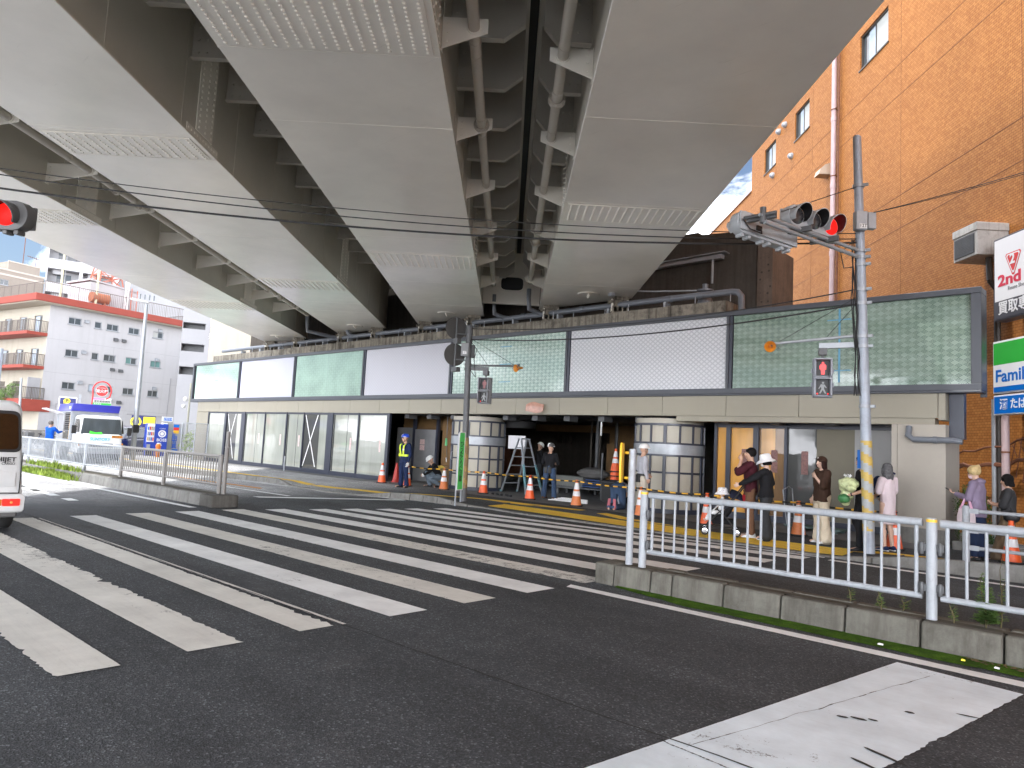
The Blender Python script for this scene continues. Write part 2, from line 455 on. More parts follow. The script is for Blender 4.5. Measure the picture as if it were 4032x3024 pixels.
M['rubber']=paint('black_rubber',(.022,.021,.022),.75,.2,8)
M['bar_black']=M['black']; M['bar_yellow']=paint('yellow_bar_stripe',(.78,.42,.03),.45,.1,8)
M['yellow']=paint('yellow_plastic',(.80,.48,.03),.4,.08,8)
M['stripe_yellow']=paint('yellow_pole_wrap',(.52,.36,.08),.5,.15,8,dirt=.2)
M['stripe_grey']=paint('grey_pole_wrap',(.34,.36,.37),.5,.12,8,dirt=.2)
M['green_banner']=paint('bright_green_banner',(.10,.62,.14),.45,.05,4)
M['white']=paint('white_paint',(.75,.75,.74),.5,.05,3)
M['wall_white']=paint('white_wall_render',(.42,.415,.425),.85,.04,.5,bump=.2,streak=.10,world=True)
M['wall_cream']=paint('cream_wall_render',(.42,.385,.315),.85,.05,.5,bump=.2,streak=.12,world=True)
M['wall_beige']=paint('beige_wall_tile',(.30,.265,.225),.8,.06,.6,streak=.1,world=True)
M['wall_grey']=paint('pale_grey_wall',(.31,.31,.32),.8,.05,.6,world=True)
M['wall_shadow']=paint('grey_recess_wall',(.36,.36,.37),.85,.08,.6,world=True)
M['brick_red']=paint('red_painted_band',(.27,.047,.03),.6,.1,2,world=True)
M['rail_brown']=paint('brown_balcony_rail',(.13,.11,.095),.5,.1)
M['red_iron']=paint('red_lattice_steel',(.42,.12,.07),.6,.2,4)
M['tank']=paint('orange_water_tank',(.33,.11,.05),.5,.2,3,dirt=.25)
M['blue']=paint('strong_blue_panel',(.015,.055,.42),.35,.06,4)
M['navy_sign']=paint('navy_sign_face',(.025,.03,.16),.4,.1,4)
M['royal']=paint('royal_blue_roof_sign',(.035,.04,.34),.3,.05,4)
M['red']=paint('red_sign_paint',(.66,.03,.03),.4,.06,5)
M['green']=paint('green_sign_face',(.03,.43,.05),.4,.04,4)
M['sign_white']=paint('white_sign_face',(.80,.80,.82),.35,.02,3)
M['sign_blue']=paint('blue_sign_face',(.0,.14,.55),.35,.04,3)
M['txt_blue']=paint('blue_lettering',(.01,.09,.45),.4,.02)
M['txt_red']=paint('red_lettering',(.60,.012,.05),.4,.02)
M['txt_grey']=paint('grey_lettering',(.16,.16,.17),.4,.02)
M['txt_black']=paint('dark_lettering',(.02,.02,.022),.5,.02)
M['txt_yellow']=paint('yellow_lettering',(.85,.72,.05),.4,.02)
M['pink']=paint('pink_sign_strip',(.62,.28,.50),.5,.03)
M['sign_grey']=paint('charcoal_sign_strip',(.06,.06,.075),.4,.05)
M['car_white']=paint('white_vehicle_paint',(.68,.68,.67),.28,.03,2,coat=.6)
M['van_paint']=paint('silver_white_van_paint',(.66,.67,.67),.3,.05,2,coat=.5,dirt=.06)
M['van_dark']=paint('grey_van_trim',(.11,.11,.11),.5,.1)
M['car_navy']=paint('dark_blue_vehicle_paint',(.02,.025,.07),.2,.05,2,coat=.8)
M['tyre']=paint('tyre_rubber',(.014,.014,.014),.85,.2,8)
M['chrome']=paint('alloy_rim',(.55,.55,.57),.25,.1,6,metal=.8)
M['lamp_red']=glow('lit_brake_lamp',(1.0,.03,.02),1.3,(.4,.01,.01))
M['lamp_red_core']=glow('brake_bulb',(1.0,.12,.04),2.2,(.4,.1,.01))
M['lamp_amber']=paint('amber_lamp_lens',(.6,.22,.03),.2,.1,coat=1)
M['lamp_clear']=paint('clear_lamp_lens',(.55,.56,.58),.12,.1,coat=1)
M['green_cloth']=paint('lime_green_cloth',(.08,.75,.06),.7,.1)
M['cardboard']=paint('cardboard_boxes',(.50,.33,.16),.8,.2,6)
def tactile(name,bar=True):
    n=NT(name); co=n.pos(); sp=n('ShaderNodeSeparateXYZ',{'Vector':co})
    a=n.math('ABSOLUTE',n.math('SUBTRACT',n.math('FRACT',n.math('DIVIDE',sp.outputs[1],.075)),.5))
    b=n.math('ABSOLUTE',n.math('SUBTRACT',n.math('FRACT',n.math('DIVIDE',sp.outputs[0],.075)),.5))
    if bar: h=n.ramp(a,[(.12,1),(.24,0)])
    else:
        h=n.ramp(n.math('SQRT',n.math('ADD',n.math('MULTIPLY',a,a),n.math('MULTIPLY',b,b))),[(.16,1),(.27,0)])
    nz=n.noise(co,2.2,6,.7); fine=n.noise(co,40,3,.7)
    c=n.ramp(nz,[(.3,(.80,.50,.03)),(.7,(.95,.66,.07))])
    c=n.mix(n.math('MULTIPLY',n.math('SUBTRACT',1,h),.42),c,(.62,.37,.03))
    jx=n.math('LESS_THAN',n.math('FRACT',n.math('DIVIDE',sp.outputs[0],.3)),.02); jy=n.math('LESS_THAN',n.math('FRACT',n.math('DIVIDE',sp.outputs[1],.3)),.02)
    c=n.mix(n.math('MULTIPLY',n.math('MAXIMUM',jx,jy),.6),c,(.1,.08,.03))
    c=n.mix(n.ramp(fine,[(.55,0),(.75,.35)]),c,(.12,.10,.06))
    n.set(color=c,rough=.75); n.bump(n.math('ADD',h,n.math('MULTIPLY',fine,.2)),.8,.006); return n.m
M['tact_dot']=tactile('yellow_dotted_paving',False); M['tact_bar']=tactile('yellow_barred_paving',True)
def moss():
    n=NT('moss'); co=n.pos(); a=n.noise(co,5,7,.7); b=n.noise(co,70,4,.7)
    c=n.ramp(n.math('ADD',n.math('MULTIPLY',a,.6),n.math('MULTIPLY',b,.4)),[(.3,(.022,.03,.012)),(.5,(.05,.11,.010)),(.7,(.11,.20,.018))])
    n.set(color=c,rough=.95,spec=.1); n.bump(b,1.0,.02); return n.m
M['moss']=moss()
def leafmat(name,lo,hi):
    n=NT(name); co=n.pos(); c=n.ramp(n.noise(co,9,3,.6),[(.3,lo),(.7,hi)]); n.set(color=c,rough=.6,spec=.3)
    n.b.inputs['Subsurface Weight'].default_value=.0; return n.m
M['leaf']=leafmat('hedge_leaves',(.02,.045,.012),(.075,.15,.03)); M['leaf_bright']=leafmat('sunlit_weed_leaves',(.10,.17,.02),(.30,.38,.06)); M['leaf_weed']=leafmat('weed_leaves',(.06,.12,.03),(.17,.28,.07)); M['stem']=paint('plant_stem',(.09,.075,.03),.8,.2)
# ------------------------------------------------------------------ setting: ground, road, markings, kerbs
g=MB(); g.quad((-900,-900,-.012),(900,-900,-.012),(900,900,-.012),(-900,900,-.012))
tag(g.build('ground',M['city'],smooth=False),kind='structure')
g=MB(); g.quad((-160,-14,0),(60,-14,0),(60,14.2,0),(-160,14.2,0))
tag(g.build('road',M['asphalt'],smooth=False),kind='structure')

def ragged(mb,a,b,c,d,z,amp_ab,amp_cd,step=.035,m=0,seed=0):
    """a strip a-b (one long edge) / d-c (other edge) whose long edges are worn"""
    a,b,c,d=[Vector((*p,z)) for p in (a,b,c,d)]
    n=max(2,int((b-a).length/step)); vs=[];fs=[]
    w=(d-a).normalized()
    for i in range(n+1):
        t=i/n; p=a.lerp(b,t); q=d.lerp(c,t)
        def jag(s,amp):
            k=noise.noise((t*n*.05*3,s+seed,1.3))*.5+noise.noise((t*n*.5,s+seed*1.7,4.1))*.5
            env=.45+.9*max(0,noise.noise((t*n*.012*3,s*3+seed,9.7)))*2
            return amp*abs(k)*env
        vs.append(p+w*jag(1.0,amp_ab)); vs.append(q-w*jag(5.0,amp_cd))
    for i in range(n): fs.append((2*i,2*i+2,2*i+3,2*i+1))
    # order so that the face looks up
    e1=vs[2]-vs[0]; e2=vs[1]-vs[0]
    if e1.cross(e2).z<0: fs=[tuple(reversed(f)) for f in fs]
    mb.add(vs,fs,m)
# crosswalk bars: (x right, y low, y up, x left, y low, y up, paint, wear low, wear up)
BARS=[(-5.23,1.47,1.87,-9.5,1.33,1.75,1,.17,.015),(-5.28,2.33,2.76,-13.9,2.16,2.60,1,.015,.16),(-5.31,3.25,3.60,-14.08,3.08,3.42,1,.02,.07),
 (-5.30,4.16,4.61,-14.16,3.98,4.40,0,.02,.02),(-5.31,5.10,5.56,-14.27,4.92,5.34,1,.02,.02),(-5.30,6.04,6.52,-14.34,5.84,6.31,0,.06,.02),
 (-5.30,7.08,7.55,-14.42,6.80,7.28,1,.05,.05),(-5.12,8.02,8.49,-14.23,7.66,8.13,0,.03,.04),(-5.06,9.04,9.52,-13.98,8.56,9.00,0,.04,.03),
 (-4.95,10.08,10.56,-13.83,9.28,9.74,0,.03,.04),(-4.79,11.02,11.50,-13.61,10.06,10.48,0,.03,.03),(-4.60,12.02,12.44,-13.47,10.79,11.20,0,.04,.02),(-4.45,12.62,12.70,-13.31,11.56,11.99,0,.02,.02)]
g=MB()
for i,(xr,a,b,xl,c,d,pm,w1,w2) in enumerate(BARS):
    ragged(g,(xl,c),(xr,a),(xr,b),(xl,d),.006,w1,w2,m=pm,seed=i*7.3)
# the thin painted ridge along the pavement joint of the third bar
ragged(g,(-14.0,3.455),(-5.30,3.645),(-5.30,3.70),(-14.0,3.50),.006,.012,.012,m=1,seed=55)
tag(g.build('crosswalk',[M['line_white'],M['line_cream']],smooth=False),kind='structure')
# stop line, edge lines and the other markings
g=MB()
ragged(g,(-2.62,.3),(-1.74,6.62),(-.87,6.50),(-1.75,.3),.006,.008,.05,m=0,seed=3)
tag(g.build('stop_line',[M['line_fresh']],smooth=False),kind='structure')
g=MB()
ragged(g,(-5.28,6.71),(6,6.69),(6,6.89),(-5.34,6.87),.0065,.02,.012,m=0,seed=11)         # edge line by the right median
ragged(g,(-15.0,6.40),(-60,4.2),(-60,4.36),(-15.0,6.56),.006,.012,.012,m=0,seed=12)      # along the left median
ragged(g,(-4.3,12.36),(8,12.36),(8,12.50),(-4.3,12.52),.006,.012,.012,m=0,seed=13)       # in front of the far kerb
ragged(g,(-17.3,8.95),(-15.7,12.25),(-15.35,12.35),(-16.95,8.95),.006,.02,.02,m=0,seed=14) # stop line of the far lane
ragged(g,(-17.2,9.86),(-34,8.9),(-34,9.02),(-17.2,10.0),.0075,.01,.01,m=0,seed=15)
ragged(g,(-15.4,12.30),(-23,11.45),(-23,11.57),(-15.4,12.42),.0085,.012,.012,m=0,seed=16)
for k in range(5): 
    x=-16.98-k*1.25; y=4.72-k*.02
    g.poly([(x,y,.006),(x,y+.2,.006),(x-.55,y+.2,.006),(x-.55,y,.006)],0)
# turn arrow
g.poly([(-18.88,4.62,.006),(-18.88,4.86,.006),(-20.0,4.86,.006),(-20.0,5.25,.006),(-21.4,4.86,.006),(-20.0,4.40,.006),(-20.0,4.62,.006)],0)
# orange lane marks beyond the left median
ragged(g,(-19.6,10.35),(-25,10.0),(-25,10.16),(-19.9,10.60),.006,.02,.02,m=1,seed=18)
ragged(g,(-26.0,9.3),(-30,9.1),(-30,9.25),(-26.0,9.5),.006,.02,.02,m=1,seed=19)
tag(g.build('road_line',[M['line_white'],M['line_orange']],smooth=False),kind='structure')
# long pavement joint / crack in the asphalt
g=MB(); L=[];Rr=[]
for i in range(260):
    x=-15.5+i*.07; y=3.46+(x+14)*.0215+.02*noise.noise((x*1.7,0,0))+.012*noise.noise((x*8,3,0))
    w=.006+.007*abs(noise.noise((x*5,7,0)))
    L.append((x,y-w,.0095));Rr.append((x,y+w,.0095))
for i in range(259): g.quad(L[i],L[i+1],Rr[i+1],Rr[i])
for (x0,y0,x1,y1,s) in [(-2.2,3.66,-1.72,3.62,3.0),(-2.02,3.70,-1.45,6.4,6.0)]:
    n=60; P=[]
    for i in range(n+1):
        t=i/n; x=x0+(x1-x0)*t+.018*noise.noise((t*s*2,s,0)); y=y0+(y1-y0)*t+.018*noise.noise((t*s*2,s+9,0)); P.append(Vector((x,y,.0105)))
    for i in range(n):
        w=.004*(.25+abs(noise.noise((i*.35,s,5)))*1.6)*(1.6 if s<4 else 1)
        tt=(P[i+1]-P[i]).normalized(); nn=Vector((-tt.y,tt.x,0))*w
        g.quad(P[i]-nn,P[i+1]-nn,P[i+1]+nn,P[i]+nn)
# scuffs gouged out of the stop line
for (x,y,a,l,w) in [(-1.23,4.45,-.35,.13,.016),(-1.27,4.25,-.35,.09,.014),(-1.36,3.95,-.4,.06,.012),(-1.05,5.6,.2,.07,.012),(-1.33,5.35,.1,.03,.02),(-1.60,4.9,.3,.035,.018),(-1.52,4.95,.1,.05,.02),(-1.45,5.0,.0,.03,.015)]:
    pts=[]
    for k in range(12):
        t=2*math.pi*k/12; px=l*math.cos(t); py=w*math.sin(t)*(1+.4*noise.noise((k,x,y)))
        pts.append((x+px*math.cos(a)-py*math.sin(a),y+px*math.sin(a)+py*math.cos(a),.0105))
    g.poly(pts)
tag(g.build('road_crack',paint('open_crack',(.03,.029,.029),.95,.2),smooth=False),kind='structure')

# far pavement: flat slab with a dropped stretch at the crosswalk
KERB=[(-160,4.2),(-60,8.6),(-33.5,10.45),(-28,10.95),(-23.2,11.72),(-21.7,12.0),(-20.6,11.78),(-18.2,11.72),(-16.6,12.1),(-15.5,12.58),(-14,12.76),(-13.0,12.98),(-11.9,12.80),(-8.5,12.86),(-4.4,12.75),(-3.1,12.82),(-1.7,12.9),(12,13.0),(60,13.2)]
def kz(x):   # height of the kerb top at x
    T=[(-200,.17),(-22.2,.17),(-21.6,.16),(-20.4,.035),(-17,.035),(-16,.17),(-14.6,.18),(-13.3,.03),(-4.4,.03),(-3.5,.13),(-3.0,.20),(-1.7,.25),(60,.25)]
    for (a,b),(c,d) in zip(T,T[1:]):
        if a<=x<=c: return b+(d-b)*(x-a)/(c-a)
    return .15
def ky(x):
    for (a,b),(c,d) in zip(KERB,KERB[1:]):
        if a<=x<=c: return b+(d-b)*(x-a)/(c-a)
    return 13
g=MB(); xs=[-160,-100,-60]+[-50+i*.5 for i in range(125)]+[20,60]
rows=[(.13,0),(.5,.3),(1.0,.7),(1.5,1.0),(3.2,1.0)]
vs=[];fs=[]
for x in xs:
    y0=ky(x); zk=min(kz(x),.13)
    for dy,t in rows: vs.append((x,y0+dy,(zk-.012)*(1-t)+.10*t))
    vs.append((x,60,.10))
k=len(rows)+1
for i in range(len(xs)-1):
    for j in range(k-1): fs.append((i*k+j,(i+1)*k+j,(i+1)*k+j+1,i*k+j+1))
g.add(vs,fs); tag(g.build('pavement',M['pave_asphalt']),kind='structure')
def pz(x,y):
    t=max(0,min(1,(y-ky(x)-.13)/1.4)); return (min(kz(x),.13)-.012)*(1-t)+.10*t
# kerb blocks
g=MB(); pts=[]
P=[Vector((x,y,0)) for x,y in KERB]
def along(P,step):
    out=[P[0]]; acc=0
    for a,b in zip(P,P[1:]):
        L=(b-a).length; 
        n=max(1,round(L/step))
        for i in range(1,n+1): out.append(a.lerp(b,i/n))
    return out
kp=along([p for p in P if -45<p.x<15][0:],.6)
for a,b in zip(kp,kp[1:]):
    t=(b-a).normalized(); nn=Vector((-t.y,t.x,0)); a2=a+t*.006; b2=b-t*.006
    za,zb_=max(.03,kz(a2.x)),max(.03,kz(b2.x)); za+=random.uniform(-.003,.003); zb_+=random.uniform(-.003,.003)
    w=.15; sl=.03
    bot=[a2,b2,b2+nn*w,a2+nn*w]; bot=[Vector((p.x,p.y,-.01)) for p in bot]
    top=[a2+nn*sl+Vector((0,0,za)),b2+nn*sl+Vector((0,0,zb_)),b2+nn*w+Vector((0,0,zb_)),a2+nn*w+Vector((0,0,za))]
    g.hexa(bot,top)
tag(g.build('kerb',M['kerb'],bevel=.012),kind='structure')
# forecourt of the station: lighter concrete strip along the glass
g=MB(); g.quad((-38,15.75,.104),(-21.5,15.2,.104),(-21.5,16.6,.104),(-38,16.6,.104)); g.quad((-21.2,15.35,.106),(-3.3,14.9,.106),(-3.3,36,.106),(-21.2,36,.106))
tag(g.build('forecourt',M['slab'],smooth=False),kind='structure')
# yellow tactile paving
def strip(mb,pts,w,dz=.006,m=0):
    for (a,b) in zip(pts,pts[1:]):
        a=Vector((*a,0));b=Vector((*b,0)); n=max(1,int((b-a).length/.5)); t=(b-a).normalized(); nn=Vector((-t.y,t.x,0))*w*.5
        for i in range(n):
            p=a.lerp(b,i/n);q=a.lerp(b,(i+1)/n)
            def zz(v): return Vector((v.x,v.y,pz(v.x,v.y)+dz))
            mb.quad(zz(p-nn),zz(q-nn),zz(q+nn),zz(p+nn),m)
g=MB(); strip(g,[(-48,10.6),(-36.4,12.2),(-28.5,12.5),(-24,12.5),(-19.2,12.5),(-16.7,12.95),(-14.4,14.25),(-13.3,14.3),(-11.0,14.50)],.32)
strip(g,[(-10.35,14.40),(-9.2,13.95),(-7.6,13.72),(-5.7,13.62),(-3.7,13.66),(-2.6,13.7)],.30)
tag(g.build('tactile_strip',M['tact_bar'],smooth=False),kind='structure')
g=MB(); strip(g,[(-13.3,13.62),(-12.2,13.58),(-9.0,13.40),(-7.4,13.30),(-4.25,13.25)],.62,.008)
tag(g.build('tactile_paving',M['tact_dot'],smooth=False),kind='structure')

# medians built of kerb blocks
def median(name,xs,yf,yb,z,tipx,tipdir,matb,mt,fill):
    """xs: block joints away from the tip; yf/yb: front and back lines as functions of x"""
    g=MB()
    for a,b in zip(xs,xs[1:]):
        a2=min(a,b)+.007;b2=max(a,b)-.007
        for y0,y1 in ((yf,lambda x:yf(x)+.17),(lambda x:yb(x)-.15,yb)):
            dz=random.uniform(-.006,.006); s=.025 if y0 is yf else 0
            g.hexa([(a2,y0(a2),-.01),(b2,y0(b2),-.01),(b2,y1(b2),-.01),(a2,y1(a2),-.01)],
                   [(a2,y0(a2)+s,z+dz),(b2,y0(b2)+s,z+dz),(b2,y1(b2),z+dz),(a2,y1(a2),z+dz)])
    o=g.build(name,[matb],bevel=.03,seg=3); tag(o,kind='structure')
    # rounded end
    g=MB(); x0=xs[0]; pts=[]
    y0=yf(x0);y1=yb(x0); cy=(y0+y1)/2; r=(y1-y0)/2
    for k in range(13):
        a=-math.pi/2+math.pi*k/12
        pts.append(Vector((x0+tipdir*abs(x0-tipx)*math.cos(a)**.10 if math.cos(a)>1e-6 else x0,cy+r*math.copysign(abs(math.sin(a))**.45,math.sin(a)),-.01)))
    if tipdir<0: pts=list(reversed(pts))
    g.prism(pts,(0,0,z+.012))
    tag(g.build(name+'_end',mt,bevel=.035,seg=3),kind='structure')
    g=MB()
    X=[x0+ (xs[-1]-x0)*i/40 for i in range(41)]
    for a,b in zip(X,X[1:]):
        q=[(a,yf(a)+.165,z-.006),(b,yf(b)+.165,z-.006),(b,yb(b)-.145,z-.006),(a,yb(a)-.145,z-.006)]
        if b<a: q=list(reversed(q))
        g.quad(*q)
    tag(g.build(name+'_fill',fill,smooth=False),kind='structure')
XR=[-5.02,-4.51,-4.23,-3.61,-2.99,-2.37,-1.73,-1.11]+[-1.11+.625*i for i in range(1,14)]
median('median',XR,lambda x:7.26,lambda x:7.70,.25,-5.30,-1,M['kerb_dark'],M['kerb_dark'],M['soil'])
yl=lambda x:6.80+ (x+15)*.035 if x<-15 else 6.80
XL=[-15.45]+[-15.45-.55*i for i in range(1,60)]
median('far_median',XL,yl,lambda x:yl(x)+.62,.25,-14.86,1,M['kerb'],M['kerb_tip'],M['soil'])
# moss and gutter dirt at the foot of the right median
g=MB(); n=160
for i in range(n):
    a=-4.95+i*9.0/n; b=-4.95+(i+1)*9.0/n
    def yo(x): 
        t=min(1,max(0,(x+4.95)/1.0)); return 7.25-(.05+.20*t)-.05*noise.noise((x*2.2,0,0))*t-.025*noise.noise((x*11,2,0))
    def zc(x): return .012+.012*abs(noise.noise((x*6,1,1)))
    g.add([(a,yo(a),.007),(b,yo(b),.007),(b,(yo(b)+7.25)/2,zc(b)),(a,(yo(a)+7.25)/2,zc(a)),(b,7.28,.02),(a,7.28,.02)],[(0,1,2,3),(3,2,4,5)])
tag(g.build('moss',M['moss']),'strip of bright green moss in the gutter along the near median kerb','moss',kind='stuff')
# ------------------------------------------------------------------ railway viaduct (frame u, v, z)
H0=6.1; HT=8.05
via=thing('railway_viaduct','pale grey steel box-girder railway bridge crossing over the road','bridge',uvz(10,0,H0))
Mx=Matrix(((DX,VX,0),(DY,VY,0),(0,0,1))).to_4x4()
def vmb():
    g=MB(W=True); g.X=Mx; return g
def yend(v,yy): return (yy-VY*v)/DY       # u at which world y = yy
def bolts(g,pts,r=.018,h=.014,up=-1,axis='z'):
    for (u,v,z) in pts:
        n=6
        if axis=='z':
            a=[(u+r*math.cos(2*math.pi*k/n),v+r*math.sin(2*math.pi*k/n),z) for k in range(n)]
            b=[(u+.75*r*math.cos(2*math.pi*k/n),v+.75*r*math.sin(2*math.pi*k/n),z+up*h) for k in range(n)]
        else:
            a=[(u+r*math.cos(2*math.pi*k/n),v,z+r*math.sin(2*math.pi*k/n)) for k in range(n)]
            b=[(u+.75*r*math.cos(2*math.pi*k/n),v+up*h,z+.75*r*math.sin(2*math.pi*k/n)) for k in range(n)]
        fs=[(k,(k+1)%n,n+(k+1)%n,n+k) for k in range(n)]+[tuple(range(n,2*n))]
        if (up<0)==(axis=='z'): fs=[tuple(reversed(f)) for f in fs]
        g.add(a+b,fs)
GIRD=[(.86,3.42,[(-4.0,-3.2),(12.75,13.65)]),(-3.60,-1.03,[(6.85,7.95),(16.85,18.05)]),(-7.50,-5.10,[(-1,0),(10.72,11.52),(20.45,21.5)]),(-12.05,-9.45,[(4.6,5.5),(14.85,15.78),(24.65,25.9)])]
UEND=-6
for gi,(v0,v1,spl) in enumerate(GIRD):
    e0,e1=yend(v0,17.25),yend(v1,17.25)
    g=vmb()
    # bottom flange, webs, with a slight lip
    g.hexa([(UEND,v0-.03,H0),(UEND,v1+.03,H0),(e1,v1+.03,H0),(e0,v0-.03,H0)][::-1],[(UEND,v0-.03,H0+.03),(UEND,v1+.03,H0+.03),(e1,v1+.03,H0+.03),(e0,v0-.03,H0+.03)][::-1],0)
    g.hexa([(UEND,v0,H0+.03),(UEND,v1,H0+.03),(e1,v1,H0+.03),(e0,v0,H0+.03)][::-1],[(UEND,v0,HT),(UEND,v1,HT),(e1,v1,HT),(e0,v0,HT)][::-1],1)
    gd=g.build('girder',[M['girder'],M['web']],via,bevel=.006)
    # bolted splice plates under the flange and on the web, and weld seams
    for (a,b) in spl:
        g=vmb()
        nv=17 if (v1-v0)>2.45 else 16
        g.box((a,v0+.05,H0-.014),(b,v1-.05,H0+.002),0)
        g.box((a-.10,v0-.03,H0-.005),(a-.06,v1+.03,H0+.002),0); g.box((b+.05,v0-.03,H0-.005),(b+.09,v1+.03,H0+.002),0)
        nu=int((b-a)/.075)
        pts=[(a+.05+(b-a-.1)*i/(nu-1),v0+.11+(v1-v0-.22)*j/(nv-1),H0-.014) for i in range(nu) for j in range(nv)]
        bolts(g,pts,.021,.018)
        for vv,s in ((v1,1),(v0,-1)):
            g.box((a+.05,vv,H0+.18),(b-.15,vv+s*.014,HT-.15),0)
            pts=[(a+.05+.09+(b-a-.36)*i/2,vv+s*.014,H0+.25+(HT-H0-.5)*j/15) for i in range(3) for j in range(16)]
            bolts(g,pts,.02,.016,s,'y')
            g.box((a-.25,vv,H0+.03),(b+.1,vv+s*.012,H0+.16),0)
            bolts(g,[(a-.2+(b-a+.25)*i/10,vv+s*.012,H0+.10) for i in range(11)],.016,.012,s,'y')
        g.build('splice_plate',M['girder'],gd,bevel=0)
    g=vmb()
    for us in (1.2,5.1,9.3,14.9,19.2,22.4,24.0):
        if us>yend(v1,16.5) or any(a-.8<us<b+.8 for a,b in spl): continue
        us+=gi*.6
        g.box((us,v0-.03,H0-.004),(us+.03,v1+.03,H0+.002),0)
    g.build('weld_seam',M['girder'],gd,bevel=0)
    # round drain cover near the abutment
    g=vmb(); uu=yend((v0+v1)/2,16.15); g.lathe([(.0,-.03),(.30,-.03),(.33,0)],(uu,(v0+v1)/2,H0),20)
    for k in range(5): g.tube((uu-.18+.09*k,(v0+v1)/2-.02,H0-.03),(uu-.18+.09*k,(v0+v1)/2+.02,H0-.09),.02,n=6)
    g.build('inspection_cover',M['girder'],gd)
# web stiffener lines
g=vmb()
for v0,v1,spl in GIRD:
    for k in range(18):
        u=-2+k*2.05
        if u<yend(v1,16.8): g.box((u,v1,H0+.05),(u+.02,v1+.006,HT),0)
g.build('web_stiffener',M['web'],via,smooth=False)
# cross brackets
def bracket(g,u,va,vb,zt,za,zb,fl=.11):
    """plate between va (root, deep za) and vb (tip, bottom zb), with a flange on the lower edge"""
    s=1 if vb>va else -1; vm=vb-s*.28*min(1,abs(vb-va))
    g.prism([(u,va,zt),(u,vb,zt),(u,vb,zb+.22),(u,vm,za),(u,va,za)] if s>0 else [(u,va,za),(u,vm,za),(u,vb,zb+.22),(u,vb,zt),(u,va,zt)],(.014,0,0),0)
    g.box((u-fl/2,va,za-.012),(u+fl/2,vm,za),0)
    q=[(u-fl/2,vm,za-.012),(u+fl/2,vm,za-.012),(u+fl/2,vb,zb+.208),(u-fl/2,vb,zb+.208)]; t=[(x,y,z+.012) for x,y,z in q]
    if s<0: q=q[::-1];t=t[::-1]
    g.hexa(q,t,0)
    n=1
    for i in range(2):
        for j in range(4): bolts(g,[(u-.002,va+s*(.12+.09*i),za+.10+.2*j)],.02,.016,-1,'x') if False else None
UB=[-20.5+1.345*k for k in range(33)]
def brk(fn,u,v,za=7.02):
    g=vmb(); fn(g)
    for i in range(2):
        for j in range(4):
            c=(u-.004,v+.13*i,za+.14+.2*j); g.tube(c,(c[0]-.018,c[1],c[2]),.021,.016,6)
    g.build('cross_bracket',M['bracing'],via,smooth=False)
for u in UB:
    if u<-6: continue
    if u<yend(-1.03,16.9): brk(lambda g:bracket(g,u,-1.03,-.03,HT,7.0,7.0),u,-.95)
    if u<yend(.86,16.9): brk(lambda g:bracket(g,u,.86,.22,HT,7.0,7.0),u,.68)
    if u<yend(-5.1,16.9):
        brk(lambda g:(bracket(g,u,-5.10,-4.3,HT,7.25,7.25),g.box((u,-4.4,7.5),(u+.014,-3.6,HT),0)),u,-5.0,7.2)
        if u>4: brk(lambda g:bracket(g,u,-3.60,-4.35,HT,7.25,7.25),u,-3.85,7.2)
# ladder-like inner frames seen above the brackets
g=vmb()
for k,u in enumerate(UB):
    if u<yend(-1.03,16.5):
        g.box((u+.35,-.52,7.75),(u+1.0,-.46,7.81),0); g.box((u+.35,-.20,7.75),(u+1.0,-.14,7.81),0); g.box((u+.45,-.46,7.76),(u+.52,-.20,7.80),0); g.box((u+.85,-.46,7.76),(u+.92,-.20,7.80),0)
g.build('inspection_frame',M['bracing'],via,smooth=False)
# deck with sloping cantilevers and parapets
g=vmb()
def deckpart(va,vb): g.hexa([(UEND,va,HT),(UEND,vb,HT),(yend(vb,18.2),vb,HT),(yend(va,18.2),va,HT)][::-1],[(UEND,va,HT+.3),(UEND,vb,HT+.3),(yend(vb,18.2),vb,HT+.3),(yend(va,18.2),va,HT+.3)][::-1],0)
deckpart(-12.4,.02); deckpart(.16,3.7)
for (va,za,vb,zb) in ((3.4,HT+.1,6.5,10.1),(-12.0,HT+.1,-13.35,10.1)):
    s=1 if vb>va else -1
    prof=[(va,za),(vb,zb),(vb,zb+.25),(va,za+.35)]
    P=[(UEND,v,z) for v,z in prof]; Q=[(yend(v,18.2),v,z) for v,z in prof]
    vs=P+Q; fs=[(0,1,2,3),(7,6,5,4)]+[(i,4+i,4+(i+1)%4,(i+1)%4) for i in range(4)]
    if s<0: fs=[tuple(reversed(f)) for f in fs]
    g.add(vs,fs,0)
g.build('deck',M['bracing'],via,smooth=False)
g=vmb(); g.box((UEND,-1.5,HT+.32),(26,1.5,HT+.36)); g.box((UEND,-.02,HT+.30),(26,.2,HT+.32)); g.build('gap_light_block',M['black'],via,smooth=False)  # black sheets added above the deck gap to block light coming through
